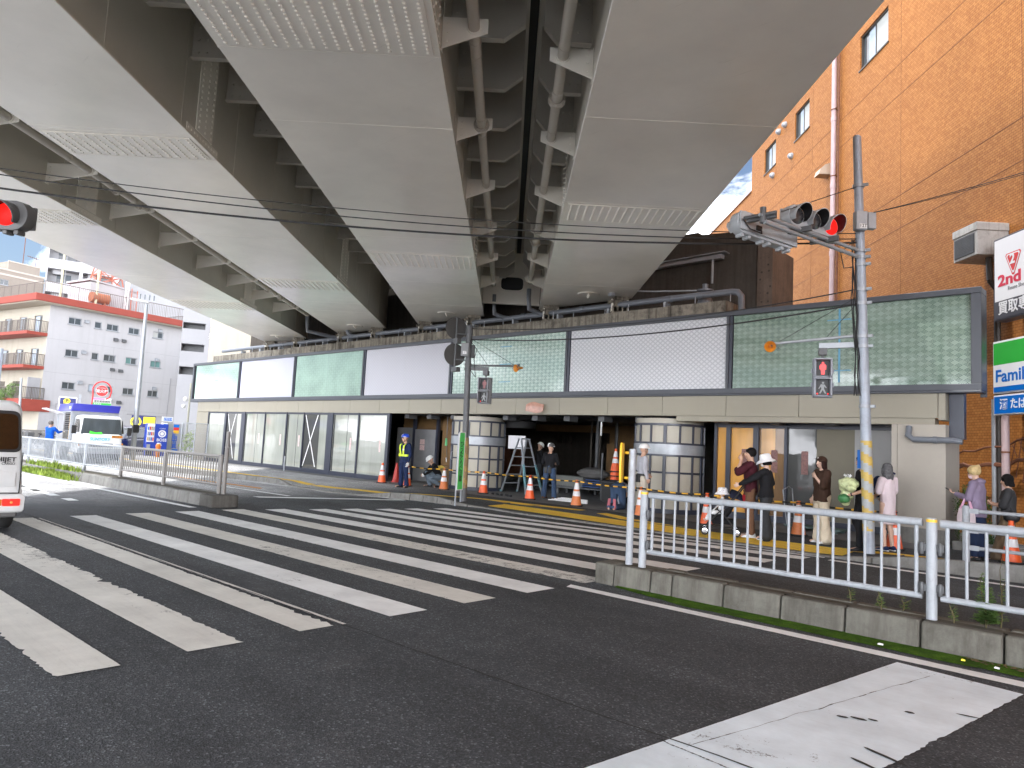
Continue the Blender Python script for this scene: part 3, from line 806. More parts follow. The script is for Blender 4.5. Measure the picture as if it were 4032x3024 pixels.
# drain pipes in the middle bay and beside the third girder, with flanges and hangers
def drain(v,z,u1,uf,side,brs,web,r=.072):
    t=empty('drain_pipe',uvz(10,v,z),0,via); t.location=world_of(via).inverted()@uvz(10,v,z)
    g=vmb(); g.tube((-6,v,z),(u1,v,z),r,n=14)
    for u in uf:
        g.tube((u-.03,v,z),(u+.03,v,z),r*1.75,n=16); g.tube((u-.28,v,z),(u-.03,v,z),r*1.14,n=14)
        for k in range(8):
            a=2*math.pi*k/8; c=(v+r*1.42*math.cos(a),z+r*1.42*math.sin(a)); g.tube((u-.06,c[0],c[1]),(u+.06,c[0],c[1]),.016,n=6)
    for k in range(16):
        u=-6+2.35*k+.4
        if u<u1: g.tube((u,v,z),(u+.05,v,z),r*1.1,n=14); g.tube((u+.3,v,z),(u+.34,v,z),r*1.1,n=14)
    g.build('pipe',M['drainpipe'],t,angle=40)
    s=1 if v>web else -1
    for u in brs:
        if u<-6: continue
        h=vmb()
        vt=v+s*.17
        pl=[(u,web,z+.12),(u,vt,z+.12),(u,vt,z-.06),(u,web,z-.28)]
        if s<0: pl=pl[::-1]
        h.prism(pl,(.016,0,0)); h.box((u,web,z+.10),(u+.09,vt,z+.12)); h.box((u-.002,web,z-.3),(u+.09,web+s*.012,z+.14))
        for k in range(3): h.tube((u,web+s*.07,z+.04-.11*k),(u-.02,web+s*.07,z+.04-.11*k),.018,n=6)
        h.tube((u-.02,v,z),(u+.04,v,z),r*1.25,n=14)
        h.build('pipe_hanger',M['girder'],t,angle=40)
drain(-.65,6.62,22.0,(10.85,16.6),1,[-7.5+2.62*k for k in range(-2,12) if -7.5+2.62*k<22.5],-1.03)
drain(.47,6.62,21.4,(9.9,16.1,17.1),1,[8.75-2.44*3+2.44*k for k in range(-3,9)],.86)
drain(-8.6,6.65,29.6,(14.9,15.9,24.6,26.0,27.4),1,[-4.6+2.31*k for k in range(15)],-9.45)
# round hatch in the web of the fourth girder
g=vmb(); g.lathe([(.0,.02),(.17,.02),(.2,0)],(15.9,-9.44,7.1),20,axis=(0,1,0)); 
for k in range(10): g.ball((15.9+.17*math.cos(k*.628),-9.42,7.1+.17*math.sin(k*.628)),.018,6,4)
g.build('inspection_cover',M['web'],via)
# end cross-frame between the inner girders, with its oval opening
g=vmb(); ue=yend(-.1,16.9)
g.box((ue,-1.03,6.35),(ue+.05,.86,HT),0); g.box((ue-.08,-1.03,6.30),(ue+.05,.86,6.36),0)
ef=g.build('end_diaphragm',M['girder'],via,bevel=.004)
g=vmb(); pts=[]
for k in range(20):
    a=2*math.pi*k/20; pts.append((ue-.004,-.08+.42*math.copysign(abs(math.cos(a))**.5,math.cos(a)),7.0+.26*math.copysign(abs(math.sin(a))**.5,math.sin(a))))
g.prism(pts,(-.03,0,0)); g.build('opening_rim',M['girder'],ef)
g=vmb(); pts2=[(x-.034,-.08+(y+.08)*.88,7.0+(z-7.0)*.84) for x,y,z in pts]; g.prism(pts2,(-.002,0,0)); g.build('opening',M['black'],ef)
# bearings between ledge and girders
for gi,(v0,v1,spl) in enumerate(GIRD):
    for v in (v0+.33,v1-.33):
        u=yend(v,17.05); c=uvz(u,v,0)
        nb_=gi*2+(0 if v>(v0+v1)/2 else 1)
        b=thing('bridge_bearing','ribbed cream bridge bearing on the stained ledge, '+('first','second','third','fourth','fifth','sixth','seventh','eighth')[nb_]+' from its right end','bearing',(c.x,c.y,5.6),AZ,'bridge bearings on the ledge under the girders')
        g=MB(); g.box((-.26,-.26,0),(.26,.26,.06)); g.box((-.24,-.24,.40),(.24,.24,.5))
        for k in range(4): g.box((-.25,-.21+.14*k-.02,.06),(.25,-.21+.14*k+.02,.22))
        for s in (-1,1):
            for k in range(3): g.tube((s*.0-.2+.2*k,s*.2,.34),(s*.0-.2+.2*k,s*.33,.34),.045,n=8)
        g.box((-.18,-.18,.2),(.18,.18,.40)); g.build('bearing_block',M['ledge'],b,bevel=.006)
        g=MB()
        for k in range(4):
            for s in (-1,1): g.tube((-.19+.126*k,s*.22,.06),(-.19+.126*k,s*.22,.44),.028,n=8)
        g.build('anchor_bolt',M['girder'],b)
# ------------------------------------------------------------------ station front under the bridge
st=thing('station_building','long low station front with a glass sign band, beige fascia and shop windows','building',(-20.5,16,0))
YF=16.0
def W(): return MB(W=True)
# --- framed glass band
XM=[-38.5,-33.32,-28.2,-23.05,-18.0,-12.97,-7.95,-2.8]
g=W(); zb,zt=3.14,5.14
g.box((-38.6,YF,zb),(-2.75,16.45,zb+.13)); g.box((-38.6,YF,zt-.10),(-2.75,16.45,zt+.02))
g.box((-38.6,YF+.003,zb+.13),(-38.48,16.45,zt-.10)); g.box((-2.93,YF+.003,zb+.13),(-2.752,16.45,zt-.10))
for x in XM[1:-1]:
    g.box((x-.07,YF+.02,zb+.13),(x+.0,16.40,zt-.10)); 
g.box((-38.6,YF-.012,zb-.045),(-2.75,YF+.3,zb-.002))
g.box((-2.86,16.455,zb-.1),(-2.748,16.5,zt+.03))
fr=g.build('sign_frame',M['frame'],st,bevel=.008)
for x in XM[1:-1]:
    g=W(); g.box((x+.002,YF+.05,zb+.13),(x+.075,16.38,zt-.10)); g.build('mullion',M['navy'],fr,bevel=.003)
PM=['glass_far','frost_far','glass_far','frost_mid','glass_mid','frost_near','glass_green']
for i,(a,b) in enumerate(zip(XM,XM[1:])):
    x0=a+(.09 if i else .13); x1=b-(.075 if i<6 else .14); mid=(x0+x1)/2
    pn=empty('sign_pane',(0,0,0),0,st); pn.location=Vector((x0,YF+.09,zb+.13))-st.location
    for p,q in ((x0,mid-.006),(mid+.006,x1)):
        g=W(); g.box((p,YF+.09,zb+.132),(q,YF+.115,zt-.102))
        g.build('pane',M[PM[i]],pn,smooth=False)
    g=W(); g.box((mid-.005,YF+.092,zb+.132),(mid+.005,YF+.11,zt-.102)); g.build('pane_joint',M['frost_near' if 'frost' in PM[i] else 'pvc'],pn,smooth=False)
    if i in (0,4,6):   # blue tape on the joint
        g=W()
        for z in (3.62,4.18,4.74): g.box((mid-.26,YF+.0865,z-.012),(mid+.24,YF+.0885,z+.012))
        if i==6: g.box((mid-.02,YF+.0855,3.36),(mid+.02,YF+.0875,4.98))
        g.build('blue_tape',paint('blue_masking_tape',(.10,.30,.45),.6,.1) if i==0 else bpy.data.materials['blue_masking_tape'],pn,smooth=False)
g=W(); g.box((-38.3,16.2,3.2),(-3.0,16.44,5.1)); g.build('band_backing',M['wall_shadow'],st,smooth=False)
# --- beige fascia, in panels with open joints
SE=[-37.75,-35.2,-33.3,-31.4,-29.5,-27.65,-25.72,-23.79,-21.88,-20.13,-18.40,-16.65,-14.92,-13.19,-11.48,-9.76,-8.0,-6.25,-4.85,-3.5]
for a,b in zip(SE,SE[1:]):
    g=W(); g.box((a+.006,16.06,2.60),(b-.006,16.16,3.128)); g.build('fascia_panel',M['beige'],st,bevel=.004)
g=W(); g.box((-9.36,16.09,2.47),(-3.56,16.4,2.598)); g.box((-3.5+.002,16.062,2.56),(-3.37,16.5,3.128)); g.box((-37.7,16.10,2.598),(-9.37,16.4,2.63))
fa=g.build('fascia_return',M['beige'],st,bevel=.004)
g=W(); g.box((-37.7,16.12,2.62),(-3.52,16.38,3.12)); g.build('fascia_joint',M['joint'],st,smooth=False)
g=W(); g.box((-3.36,16.3,2.2),(-3.1,16.5,3.13)); g.build('end_flashing',M['navy'],st)
# wrapped sign hanging on the fascia
o=MB(W=True); rr=[]
for k in range(7):
    t=k/6; x=-14.42+.70*t; hw=.13*(.75+.5*math.sin(math.pi*t)); 
    rr.append([Vector((x+.04*noise.noise((k,j,2)),16.0-.05*math.sin(math.pi*(j+.5)/8)*.9-.015*noise.noise((k*2,j*3,1)),2.80+.02*math.sin(k)+hw*math.cos(2*math.pi*j/8))) for j in range(8)])
o.loft(rr); wb=o.build('wrapped_sign',paint('pinkish_plastic_wrap',(.50,.27,.20),.25,.25,7,coat=.4),st,angle=50)
# --- end pier and roof
g=W(); g.box((-4.22,16.02,.08),(-3.36,17.2,2.468)); g.box((-4.34,16.05,.08),(-4.226,17.6,2.468)); g.box((-4.22,16.022-.012,.08),(-3.358,17.21,.42),1)
g.build('end_pier',[M['pier'],M['kerb']],st,bevel=.006)
g=W(); g.box((-37.9,16.12,.1),(-36.45,16.6,2.61)); g.build('end_pier',M['beige'],st,bevel=.006)
def skew(y): return -3.42-(y-16.5)*.949      # the station's right flank runs parallel to the bridge
g=W(); g.prism([(-38.6,16.46,5.0),(-2.9,16.46,5.0),(skew(16.9),16.9,5.0),(skew(30.2),30.2,5.0),(-38.6,30.2,5.0)],(0,0,.12))
xs_=[-28.5,-27.0]; 
g.box((-38,30,0),(-28.5,30.2,5)); g.box((-28.5,30,2.25),(-27.0,30.2,5)); g.box((-27.0,30,0),(-24.9,30.2,5))
X0=-24.9
for w,(za,zb_) in ((.10,(1.95,2.35)),(.10,(1.95,2.35)),(.09,(1.95,2.35)),(.09,(1.9,2.35)),(.0,(0,0)),(.10,(1.2,2.4)),(.10,(1.3,2.4))):
    x1=X0+.22 if w else X0+2.6
    g.box((X0,30,0),(x1,30.2,5))
    if w: g.box((x1,30,0),(x1+w,30.2,za)); g.box((x1,30,zb_),(x1+w,30.2,5))
    X0=x1+w
g.box((X0,30,0),(skew(30.2),30.2,5)); g.box((-38,16.6,0),(-37.8,30,5))
g.hexa([(skew(17.0)-.15,17.0,0),(skew(17.0),17.0,0),(skew(30),30,0),(skew(30)-.15,30,0)],[(skew(17.0)-.15,17.0,5),(skew(17.0),17.0,5),(skew(30),30,5),(skew(30)-.15,30,5)])
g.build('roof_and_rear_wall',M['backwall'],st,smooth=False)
g=W(); g.box((-29.2,28.8,0),(-26.2,29.0,1.5)); g.build('counter',M['rust'],st,smooth=False)
g=W(); g.prism([(-37.7,16.4,2.66),(-3.7,16.4,2.66),(skew(30)-.2,30,2.66),(-37.7,30,2.66)],(0,0,.06)); cl=g.build('ceiling',M['black'],st,smooth=False)
g=W()
for k in range(40):
    x=-21+.42*k; g.tube((x,16.5,2.6),(x+random.uniform(-.3,.3),17.5+random.random()*3,2.58),.012,n=5)
    if k%3==0: g.box((x,16.6,2.45),(x+.22,17.0,2.64))
g.build('bare_service',M['galv_dark'],cl,smooth=False)
# --- left shop glazing
MU=[(-36.4,.06),(-34.45,.20),(-32.6,.36),(-30.51,.05),(-28.59,.07),(-27.17,.05),(-25.15,.40),(-23.18,.07),(-21.3,.16)]
KIND=['shop_pane','dark_pane','shop_pane','shop_pane','shop_pane','dark_pane','shop_pane','shop_pane']
yg=16.12
g=W()
for x,w in MU:
    d=.30 if w>.3 else .10
    g.box((x-w/2,yg-.06,.1),(x+w/2,yg-.06+d,2.60))
g.box((-36.4,yg-.05,.10),(-21.3,yg+.05,.27)); g.box((-36.4,yg-.04,2.52),(-21.3,yg+.05,2.597))
g.build('shopfront_frame',M['navy'],st,bevel=.004)
for i,((xa,wa),(xb,wb_)) in enumerate(zip(MU,MU[1:])):
    g=W(); g.box((xa+wa/2,yg,.271),(xb-wb_/2,yg+.02,2.519)); p=g.build('shop_window',M[KIND[i]],st,smooth=False)
    if i in (1,5):   # tape cross and a narrow papered strip
        g=W(); x0=xa+wa/2+.03;x1=xb-wb_/2-.03; xm=x0+(x1-x0)*.55
        for a,b in ((x0,xm),(xm,x0)):
            g.prism([(a,yg-.003,.35),(a+.06,yg-.003,.35),(b+.06,yg-.003,2.5),(b,yg-.003,2.5)],(0,.002,0))
        g.build('tape_cross',M['white'],p,smooth=False)
        g=W(); g.box((xm+.2,yg-.002,.28),(x1+.02,yg-.0005,2.51)); g.build('window_paper',M['shop_pane'],p,smooth=False)
    elif i in (2,3,4,6,7):
        g=W(); xm=xa+(xb-xa)*.72; g.box((xm,yg-.004,1.15),(xm+.10,yg-.001,1.62)); g.build('notice',paint('red_and_white_notice',(.66,.48,.46),.6,.45,30) if 'red_and_white_notice' not in bpy.data.materials else bpy.data.materials['red_and_white_notice'],p,smooth=False)
        if i in (2,4,6):
            g=W(); xs_=xa+wa/2+.02; g.box((xs_,yg-.003,.28),(xs_+.10,yg-.001,2.51)); g.box((xa+(xb-xa)*.60,yg-.003,.28),(xa+(xb-xa)*.60+.035,yg-.001,2.51)); g.build('dark_gap',M['dark_pane'],p,smooth=False)
# --- two round columns caged in a dark grid
def column(cx,cy,label):
    c=thing('round_column',label,'column',(cx,cy,.10),0); r=.92
    g=MB(); g.lathe([(r-.03,0),(r-.03,2.44)],n=48); g.build('shaft',paint('cream_column_panel',(.42,.39,.32),.5,.05) if 'cream_column_panel' not in bpy.data.materials else bpy.data.materials['cream_column_panel'],c)
    g=MB()
    for z,h,dr in ((0,.12,.02),(.50,.05,0),(1.02,.05,0),(1.46,.05,.012),(1.77,.05,.012),(2.25,.06,.015)):
        g.lathe([(r-.03,z),(r+dr,z),(r+dr,z+h),(r-.03,z+h)],n=48)
    for k in range(15):
        a=2*math.pi*k/15+.1; w=.05 if k%3 else .085
        m=Matrix.Rotation(a,4,'Z'); g.X=m; g.box((r-.03,-w/2,.08),(r+.012,w/2,2.28)); g.X=None
    g.build('cage',M['navy'],c,bevel=.004)
    g=MB(); g.lathe([(r-.02,1.51),(r+.018,1.51),(r+.018,1.77),(r-.02,1.77)],n=48); g.build('metal_band',M['galv'],c)
    g=MB(); m=Matrix.Rotation(-1.9,4,'Z'); g.X=m; g.path([(r+.02,0,.98),(r+.06,0,1.0),(r+.06,0,1.22),(r+.02,0,1.24)],.012,6); g.X=None; g.build('handle',M['galv'],c)
column(-17.55,17.1,'round cream column in a dark grid cage, behind the green banner')
column(-10.05,16.95,'round cream column in a dark grid cage, behind the stroller')
# --- interior on the left of the first column: boards, timber, hanging lead
g=W()
g.box((-23.2,18.0,.1),(-22.2,18.05,2.15),0); g.box((-22.1,18.02,.1),(-20.8,18.07,2.1),0)
bd=g.build('grey_hoarding',paint('grey_protective_board',(.20,.20,.205),.6,.12,3),st,smooth=False)
for x in (-22.2,-20.8):
    g=W(); g.box((x,17.98,.1),(x+.11,18.1,2.6)); g.build('door_post',M['navy'],st)
g=W(); g.box((-23.2,18.3,2.1),(-18.4,18.36,2.66),0); g.box((-20.66,18.2,.1),(-18.4,18.25,2.5),0); g.box((-19.55,18.17,.1),(-19.42,18.2,2.5),0)
g.build('timber_panel',paint('dim_plywood',(.17,.095,.035),.7,.25,2),st,smooth=False)
for (x,z,nm) in ((-22.75,1.45,0),(-21.6,1.62,1),(-21.6,1.40,1)):
    g=W(); g.box((x-.14,17.985 if nm==0 else 18.005,z-.11),(x+.14,17.99 if nm==0 else 18.01,z+.09)); g.build('notice',bpy.data.materials['red_and_white_notice'],bd,smooth=False)
# --- dim interior between the columns: studs, boards, poles
random.seed(11); studm=[M['galv_dark'],bpy.data.materials['dim_plywood'],M['backwall'],M['rust'],M['blue']]
for k in range(16):
    g=W(); x=-15.8+k*.34+random.uniform(-.06,.06); y=20.5+random.uniform(-.6,1.6)
    g.box((x,y,.1),(x+random.choice((.05,.05,.10)),y+.05,2.68),random.choice((0,0,1,2))); g.build('wall_stud',studm,st,smooth=False)
g=W()
g.box((-16.4,23,.1),(-15.9,23.05,1.9),1); g.box((-14.3,22.6,.1),(-13.1,22.65,2.1),3); g.box((-12.2,21.4,.1),(-11.5,21.5,2.6),1); g.box((-11.3,19.4,.1),(-10.9,19.5,2.6),4)
g.box((-21,24,2.36),(-15,24.1,2.7),1); g.box((-17,24.02,.1),(-15.5,24.1,2.7),1)
g.build('inner_board',studm,st,smooth=False)
# amber boards behind the glass on the right
yr=17.2
xr=[-8.75,-7.84,-6.97,-6.25,-5.47,-4.3]
g=W(); g.box((-8.8,yr-.06,.10),(-4.3,yr+.06,.26)); g.box((-8.8,yr-.06,2.38),(-4.3,yr+.06,2.6))
for x,w in ((-8.45,.12),(-7.72,.14),(-6.97,.07),(-8.80,.08)): g.box((x-w/2,yr-.07,.1),(x+w/2,yr+.06,2.6))
g.build('shopfront_frame',M['navy'],st,bevel=.004)
for (a,b,mt) in ((-8.76,-8.51,'amber_pane'),(-8.39,-7.79,'amber_pane'),(-7.65,-7.005,'brown_pane'),(-6.935,-6.25,'dark_pane')):
    g=W(); g.box((a,yr,.261),(b,yr+.02,2.379)); p=g.build('shop_window',M[mt],st,smooth=False)
    if b-a>.5:
        x=(a+b)/2+.05; g=W(); g.box((x-.07,yr-.004,1.30),(x+.09,yr-.001,1.85)); g.build('poster',paint('dark_red_poster',(.20,.10,.09),.6,.5,22) if 'dark_red_poster' not in bpy.data.materials else bpy.data.materials['dark_red_poster'],p,smooth=False)
g=W(); g.box((-7.60,yr-.003,.9),(-7.25,yr-.001,2.37)); g.build('amber_strip',M['amber_pane'],st,smooth=False)
g=W(); g.box((-6.25,yr-.02,.1),(-5.40,yr+.1,2.6),0); g.box((-5.40,yr-.04,.1),(-4.33,yr+.1,2.6),1)
g.build('side_wall',[paint('olive_grey_wall',(.155,.14,.105),.8,.08,1,world=True),paint('grey_board_wall',(.30,.295,.29),.7,.06,1,world=True)],st,smooth=False)
# drain spout on the pier
sp=W(); sp.path([(-4.0,16.0,2.42),(-4.0,15.93,2.24),(-3.9,15.9,2.16),(-3.2,15.9,2.16),(-3.05,15.9,2.14)],.06,12); sp.tube((-3.55,15.9,2.16),(-3.48,15.9,2.16),.07,n=12); sp.build('drain_spout',M['pvc'],st)

# ------------------------------------------------------------------ abutment: ledge, back wall, pipes
ab=thing('bridge_abutment','stained concrete bridge seat and dark back wall above the station roof','abutment',(-20,17,5.1))
g=W(); n=60; 
for i in range(n):
    a=-37.6+29.25*i/n; b=-37.6+29.25*(i+1)/n
    za=5.58+.012*noise.noise((a*3,0,0)); zb_=5.58+.012*noise.noise((b*3,0,0))
    g.hexa([(a,16.6,5.1),(b,16.6,5.1),(b,18.3,5.1),(a,18.3,5.1)],[(a,16.6,za),(b,16.6,zb_),(b,18.3,za),(a,18.3,zb_)])
g.build('bridge_seat',M['ledge'],ab,smooth=False)
g=W(); g.prism([(-37,18.3,5.5),(-8.28,18.3,5.5),(-8.28,18.3,7.62),(-8.9,18.3,7.9),(-10.1,18.3,8.0),(-10.12,18.3,8.08),(-14,18.3,8.15),(-37,18.3,8.3)],(0,.8,0))
g.prism([(-8.9,18.28,5.1),(-7.86,18.28,5.1),(-7.86,18.28,7.45),(-8.3,18.28,7.60),(-8.28,18.28,5.1)],(0,.001,0)) if False else None
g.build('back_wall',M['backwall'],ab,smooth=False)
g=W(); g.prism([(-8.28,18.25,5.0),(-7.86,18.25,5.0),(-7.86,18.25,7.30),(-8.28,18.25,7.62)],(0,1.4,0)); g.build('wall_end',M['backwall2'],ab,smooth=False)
g=W(); g.box((-37,19.2,7.0),(-13,40,7.5)); g.build('bank',M['backwall'],ab,smooth=False)
# grey drain pipe lying along the seat
dp=thing('seat_drain_pipe','long grey plastic drain pipe running along the stained concrete ledge','pipe',(-20,17.0,5.85))
g=W(); yp=16.95
g.path([(-37.3,yp,5.88),(-34.0,yp,5.88),(-28.7,yp,5.86),(-16.4,yp,5.85),(-11.6,yp,5.87),(-9.3,yp,5.87),(-8.35,yp,5.86),(-8.2,yp,5.84),(-8.08,yp-.04,5.72),(-8.05,yp-.06,5.1)],.085,14)
for x in (-34,-31,-28.6,-25.5,-22,-18.6,-15.6,-13.2,-11.6,-10.2,-9.25): g.tube((x-.09,yp,5.865),(x+.09,yp,5.865),.098,n=14)
g.build('pipe',M['pvc'],dp,angle=50)
def drop(v,ur,z0,off=0):
    p=uvz(ur,v,z0); q=uvz(ur+.35,v,z0-.05)
    g=W(); g.path([p,p+Vector((0,0,-.28)),Vector((p.x+.02,p.y+.03,5.98)),Vector((p.x+.10,yp-.06,5.90)),Vector((p.x+.30,yp,5.865))],.075,12); g.build('downpipe',M['pvc'],dp,angle=60)
drop(-.65,yend(-.65,16.55),6.62); drop(.47,yend(.47,16.5),6.62); drop(-8.6,29.6,6.65); drop(-6.9,yend(-6.9,16.75),6.35)
for k in range(30):
    g=W(); x=-36.5+k*.97+random.uniform(-.2,.2); g.tube((x,16.75,5.57),(x,16.75,5.57+random.uniform(.12,.3)),.013,n=5); g.build('anchor_pin',M['galv'],dp,smooth=False)
for k in range(14):
    g=W(); x=-35+k*1.9; g.box((x,yp-.12,5.57),(x+.07,yp+.12,5.78)); g.build('pipe_support',M['galv'],dp,smooth=False)
# lamp trough and earthing rod on the back wall
lt=thing('light_trough','long pale fluorescent trough with a drop rod on the dark back wall','light fixture',(-10.2,18.15,7.0))
g=W(); g.prism([(-11.6,18.0,7.12),(-9.22,18.0,7.13),(-9.22,18.0,7.25),(-11.6,18.0,7.22)],(0,.2,0)); g.prism([(-11.6,17.96,7.25),(-9.1,17.96,7.28),(-9.1,17.96,7.31),(-11.6,17.96,7.28)],(0,.3,0)); g.build('trough',M['galv'],lt,bevel=.004)
g=W(); g.tube((-9.5,18.05,7.14),(-9.5,18.05,6.45),.035,n=10); g.build('rod',M['white_pipe'],lt)
ins=thing('rod_anchor','grey cone-shaped anchor on the ledge carrying a thin tie rod','anchor',(-9.4,17.4,5.6))
g=W(); g.lathe([(.26,5.6),(.14,5.95),(.10,6.02),(.22,6.05),(.22,6.09),(.07,6.11),(.08,6.25),(.0,6.26)],(-9.3,17.3,0),16); g.build('anchor_body',M['pvc'],ins)
g=W(); g.path([(-9.3,17.3,6.08),(-10.6,16.9,6.12),(-11.8,16.4,6.18)],.02,6); g.lathe([(.0,6.0),(.10,6.02),(.10,6.12),(.15,6.14),(.15,6.17),(.06,6.2),(.06,6.3),(0,6.3)],(-11.75,16.42,0),14); g.build('tie_rod',M['white_pipe'],ins)
# ------------------------------------------------------------------ orange tiled building along the viaduct (local: x = -u, y = into the wall, z up)
VW=11.0
ob=thing('tiled_building','tall orange tiled building on the right with dark slit windows','building',uvz(0,VW,0),math.atan2(-DY,-DX))
# local x runs towards -D (towards the camera side), local y = V direction
def OX(u): return -u
g=MB(); u0,u1=-12.0,32.81
wins=[(20.66,22.40,14.5,15.67),(26.35,27.73,14.44,15.6),(29.78,31.12,14.37,15.5),(14.2,15.9,14.5,15.67),(8,9.7,14.5,15.67),(20.7,22.4,18.2,19.4),(26.35,27.7,18.2,19.4)]
# wall with openings: build as a grid of cells
us=sorted(set([u0,u1]+[w for a in wins for w in a[:2]])); zs=sorted(set([0,24]+[w for a in wins for w in a[2:]]))
for a,b in zip(us,us[1:]):
    for c,d in zip(zs,zs[1:]):
        um,zm=(a+b)/2,(c+d)/2
        if any(w[0]<um<w[1] and w[2]<zm<w[3] for w in wins): continue
        g.quad((OX(b),0,c),(OX(a),0,c),(OX(a),0,d),(OX(b),0,d))
g.quad((OX(u1),0,0),(OX(u1),14,0),(OX(u1),14,24),(OX(u1),0,24)); g.quad((OX(u1),0,24),(OX(u0),0,24),(OX(u0),14,24),(OX(u1),14,24)); g.quad((OX(u0),0,0),(OX(u0),14,0),(OX(u0),14,24),(OX(u0),0,24))
for w in wins:   # reveals
    a,b,c,d=w; y=.13
    g.quad((OX(b),0,c),(OX(b),y,c),(OX(b),y,d),(OX(b),0,d)); g.quad((OX(a),0,c),(OX(a),y,c),(OX(a),y,d),(OX(a),0,d)); g.quad((OX(a),0,d),(OX(b),0,d),(OX(b),y,d),(OX(a),y,d)); g.quad((OX(a),0,c),(OX(b),0,c),(OX(b),y,c),(OX(a),y,c))
# lower wing beyond the tall block, and the bay with its cut-off underside
g.box((OX(52),.02,0),(OX(u1)-.005,9,14.2))
g.prism([(OX(34.3),1.6,15.0),(OX(32.82),1.6,15.0),(OX(32.82),1.6,24),(OX(34.3),1.6,24)],(0,2.5,0)); g.prism([(OX(34.3),1.6,15.0),(OX(33.6),1.6,14.3),(OX(32.82),1.6,14.3),(OX(32.82),1.6,15.0)],(0,2.5,0))
wall=g.build('tiled_wall',M['tile'],ob,smooth=False)
g=MB()
for z in (8.44,9.42,12.47,13.42): g.box((OX(u1),-.004,z-.008),(OX(u0),.004,z+.008))
for u in (19.94,26.02,15.05,9.0): g.box((OX(u)-.007,-.003,0),(OX(u)+.007,.004,24))
g.box((OX(52),-.02,14.2),(OX(u1),9,14.28))
g.build('expansion_joint',M['tile_joint'],ob,smooth=False)
for w in wins:
    a,b,c,d=w; y=.115
    f=empty('window',(OX(b),0,c),0,ob)
    q=MB(); B=b-a;Hh=d-c; t=.05
    q.box((0,y-.07,0),(B,y+.02,t)); q.box((0,y-.07,Hh-t),(B,y+.02,Hh)); q.box((0,y-.07,t),(t,y+.02,Hh-t)); q.box((B-t,y-.07,t),(B,y+.02,Hh-t)); q.box((B*.47,y-.03,t),(B*.47+.05,y+.02,Hh-t)); q.box((-.04,-.035,-.05),(B+.04,.13,-.002))
    q.build('window_frame',M['bronze'],f,smooth=False)
    q=MB(); q.box((B*.22,y-.002,t),(B*.47,y+.008,Hh-t)); q.build('pane',M['curtain'],f,smooth=False)
    q=MB(); q.box((B*.47+.05,y-.012,t),(B-t,y-.004,Hh-t)); q.build('blind',M['blind'],f,smooth=False)
    q=MB(); q.box((t,y-.002,t),(B*.22,y+.008,Hh-t)); q.build('pane',M['win_pane'],f,smooth=False)
# downpipe with brackets
t=thing('downpipe','faded pink downpipe running up the orange tiled wall','downpipe',uvz(23.95,VW-.14,0))
g=MB(); g.tube((0,0,0),(0,0,16.5),.085,n=14)
for z in (1.5,3.9,6.3,8.7,11.1,13.5): g.tube((0,0,z),(0,0,z+.16),.10,n=14)
g.build('pipe',M['pink_pipe'],t)
g=MB(); tx,ty=-DX,-DY
for z in (1.9,4.3,6.7,9.1,11.5,13.9): g.tube((0,0,z),(0,0,z+.035),.105,n=14); g.tube((0,0,z+.017),(VX*.14,VY*.14,z+.017),.02,n=6); g.tube((0,0,z+.017),(tx*.26,ty*.26,z+.017),.014,n=6)
g.tube((tx*.26+VX*.05,ty*.26+VY*.05,0),(tx*.26+VX*.05,ty*.26+VY*.05,16.5),.03,n=8)
g.build('bracket',M['rust'],t)
# round vents
vg='round steel vent caps on the orange wall'
VN=[(28.69,15.6,'upper right vent cap of the pair between the two small windows'),(29.36,15.6,'upper left vent cap of the pair between the two small windows'),(27.98,13.95,'vent cap below the middle slit window'),(30.01,13.93,'vent cap below the farthest slit window')]
v0=None
for u,z,lb in VN:
    p=uvz(u,VW,z)
    if v0 is None:
        v0=thing('vent_cap',lb,'vent',p,0,vg)
        g=MB(); g.X=Matrix(((DX,VX,0),(DY,VY,0),(0,0,1))).to_4x4()
        g.tube((0,0,0),(0,-.05,0),.13,n=14); g.ball((0,-.05,0),(.12,.14,.12),12,8); g.X=None; g.build('hood',M['galv'],v0)
    else:
        c=copy_tree(v0); c.location=p; c['label']=lb
# exhaust hood
t=thing('exhaust_hood','beige exhaust hood with its duct on the orange wall beside the pink pipe','vent hood',uvz(24.9,VW,11.7))
g=MB(W=True); X=Mx
g.X=X; pr=[(VW,12.2),(VW-.05,12.2),(VW-.22,12.13),(VW-.38,11.98),(VW-.44,11.78),(VW,11.78)]
g.prism([(24.40,v,z) for v,z in pr],(.42,0,0)); g.build('hood',paint('beige_duct_metal',(.46,.36,.27),.5,.08),t,smooth=False)
# big wall air handler
t=thing('wall_cooler','old grey wall cooler box with rust stains on the orange wall','cooler',uvz(15.9,VW,6.4))
g=MB(W=True); g.X=X; g.box((15.52,VW-.72,6.42),(16.36,VW,6.98)); g.box((15.50,VW-.74,6.98),(16.38,VW,7.16)); g.build('casing',paint('stained_pale_casing',(.50,.49,.46),.6,.15,3,dirt=.3,streak=.5),t,bevel=.01)
g=MB(W=True); g.X=X
for k in range(12): g.box((15.62,VW-.745,6.50+.036*k),(16.30,VW-.722,6.522+.036*k))
g.box((15.6,VW-.728,6.48),(16.32,VW-.721,6.94)); g.build('grille',M['galv_dark'],t,smooth=False)
g=MB(W=True); g.X=X; g.tube((15.75,VW-.3,6.42),(15.75,VW-.28,5.9),.07,n=10); g.tube((15.75,VW-.28,5.9),(15.75,VW-.12,5.7),.07,n=10); g.tube((15.75,VW-.12,5.7),(15.75,VW-.12,.1),.07,n=10); g.build('drain_leg',M['bronze'],t)
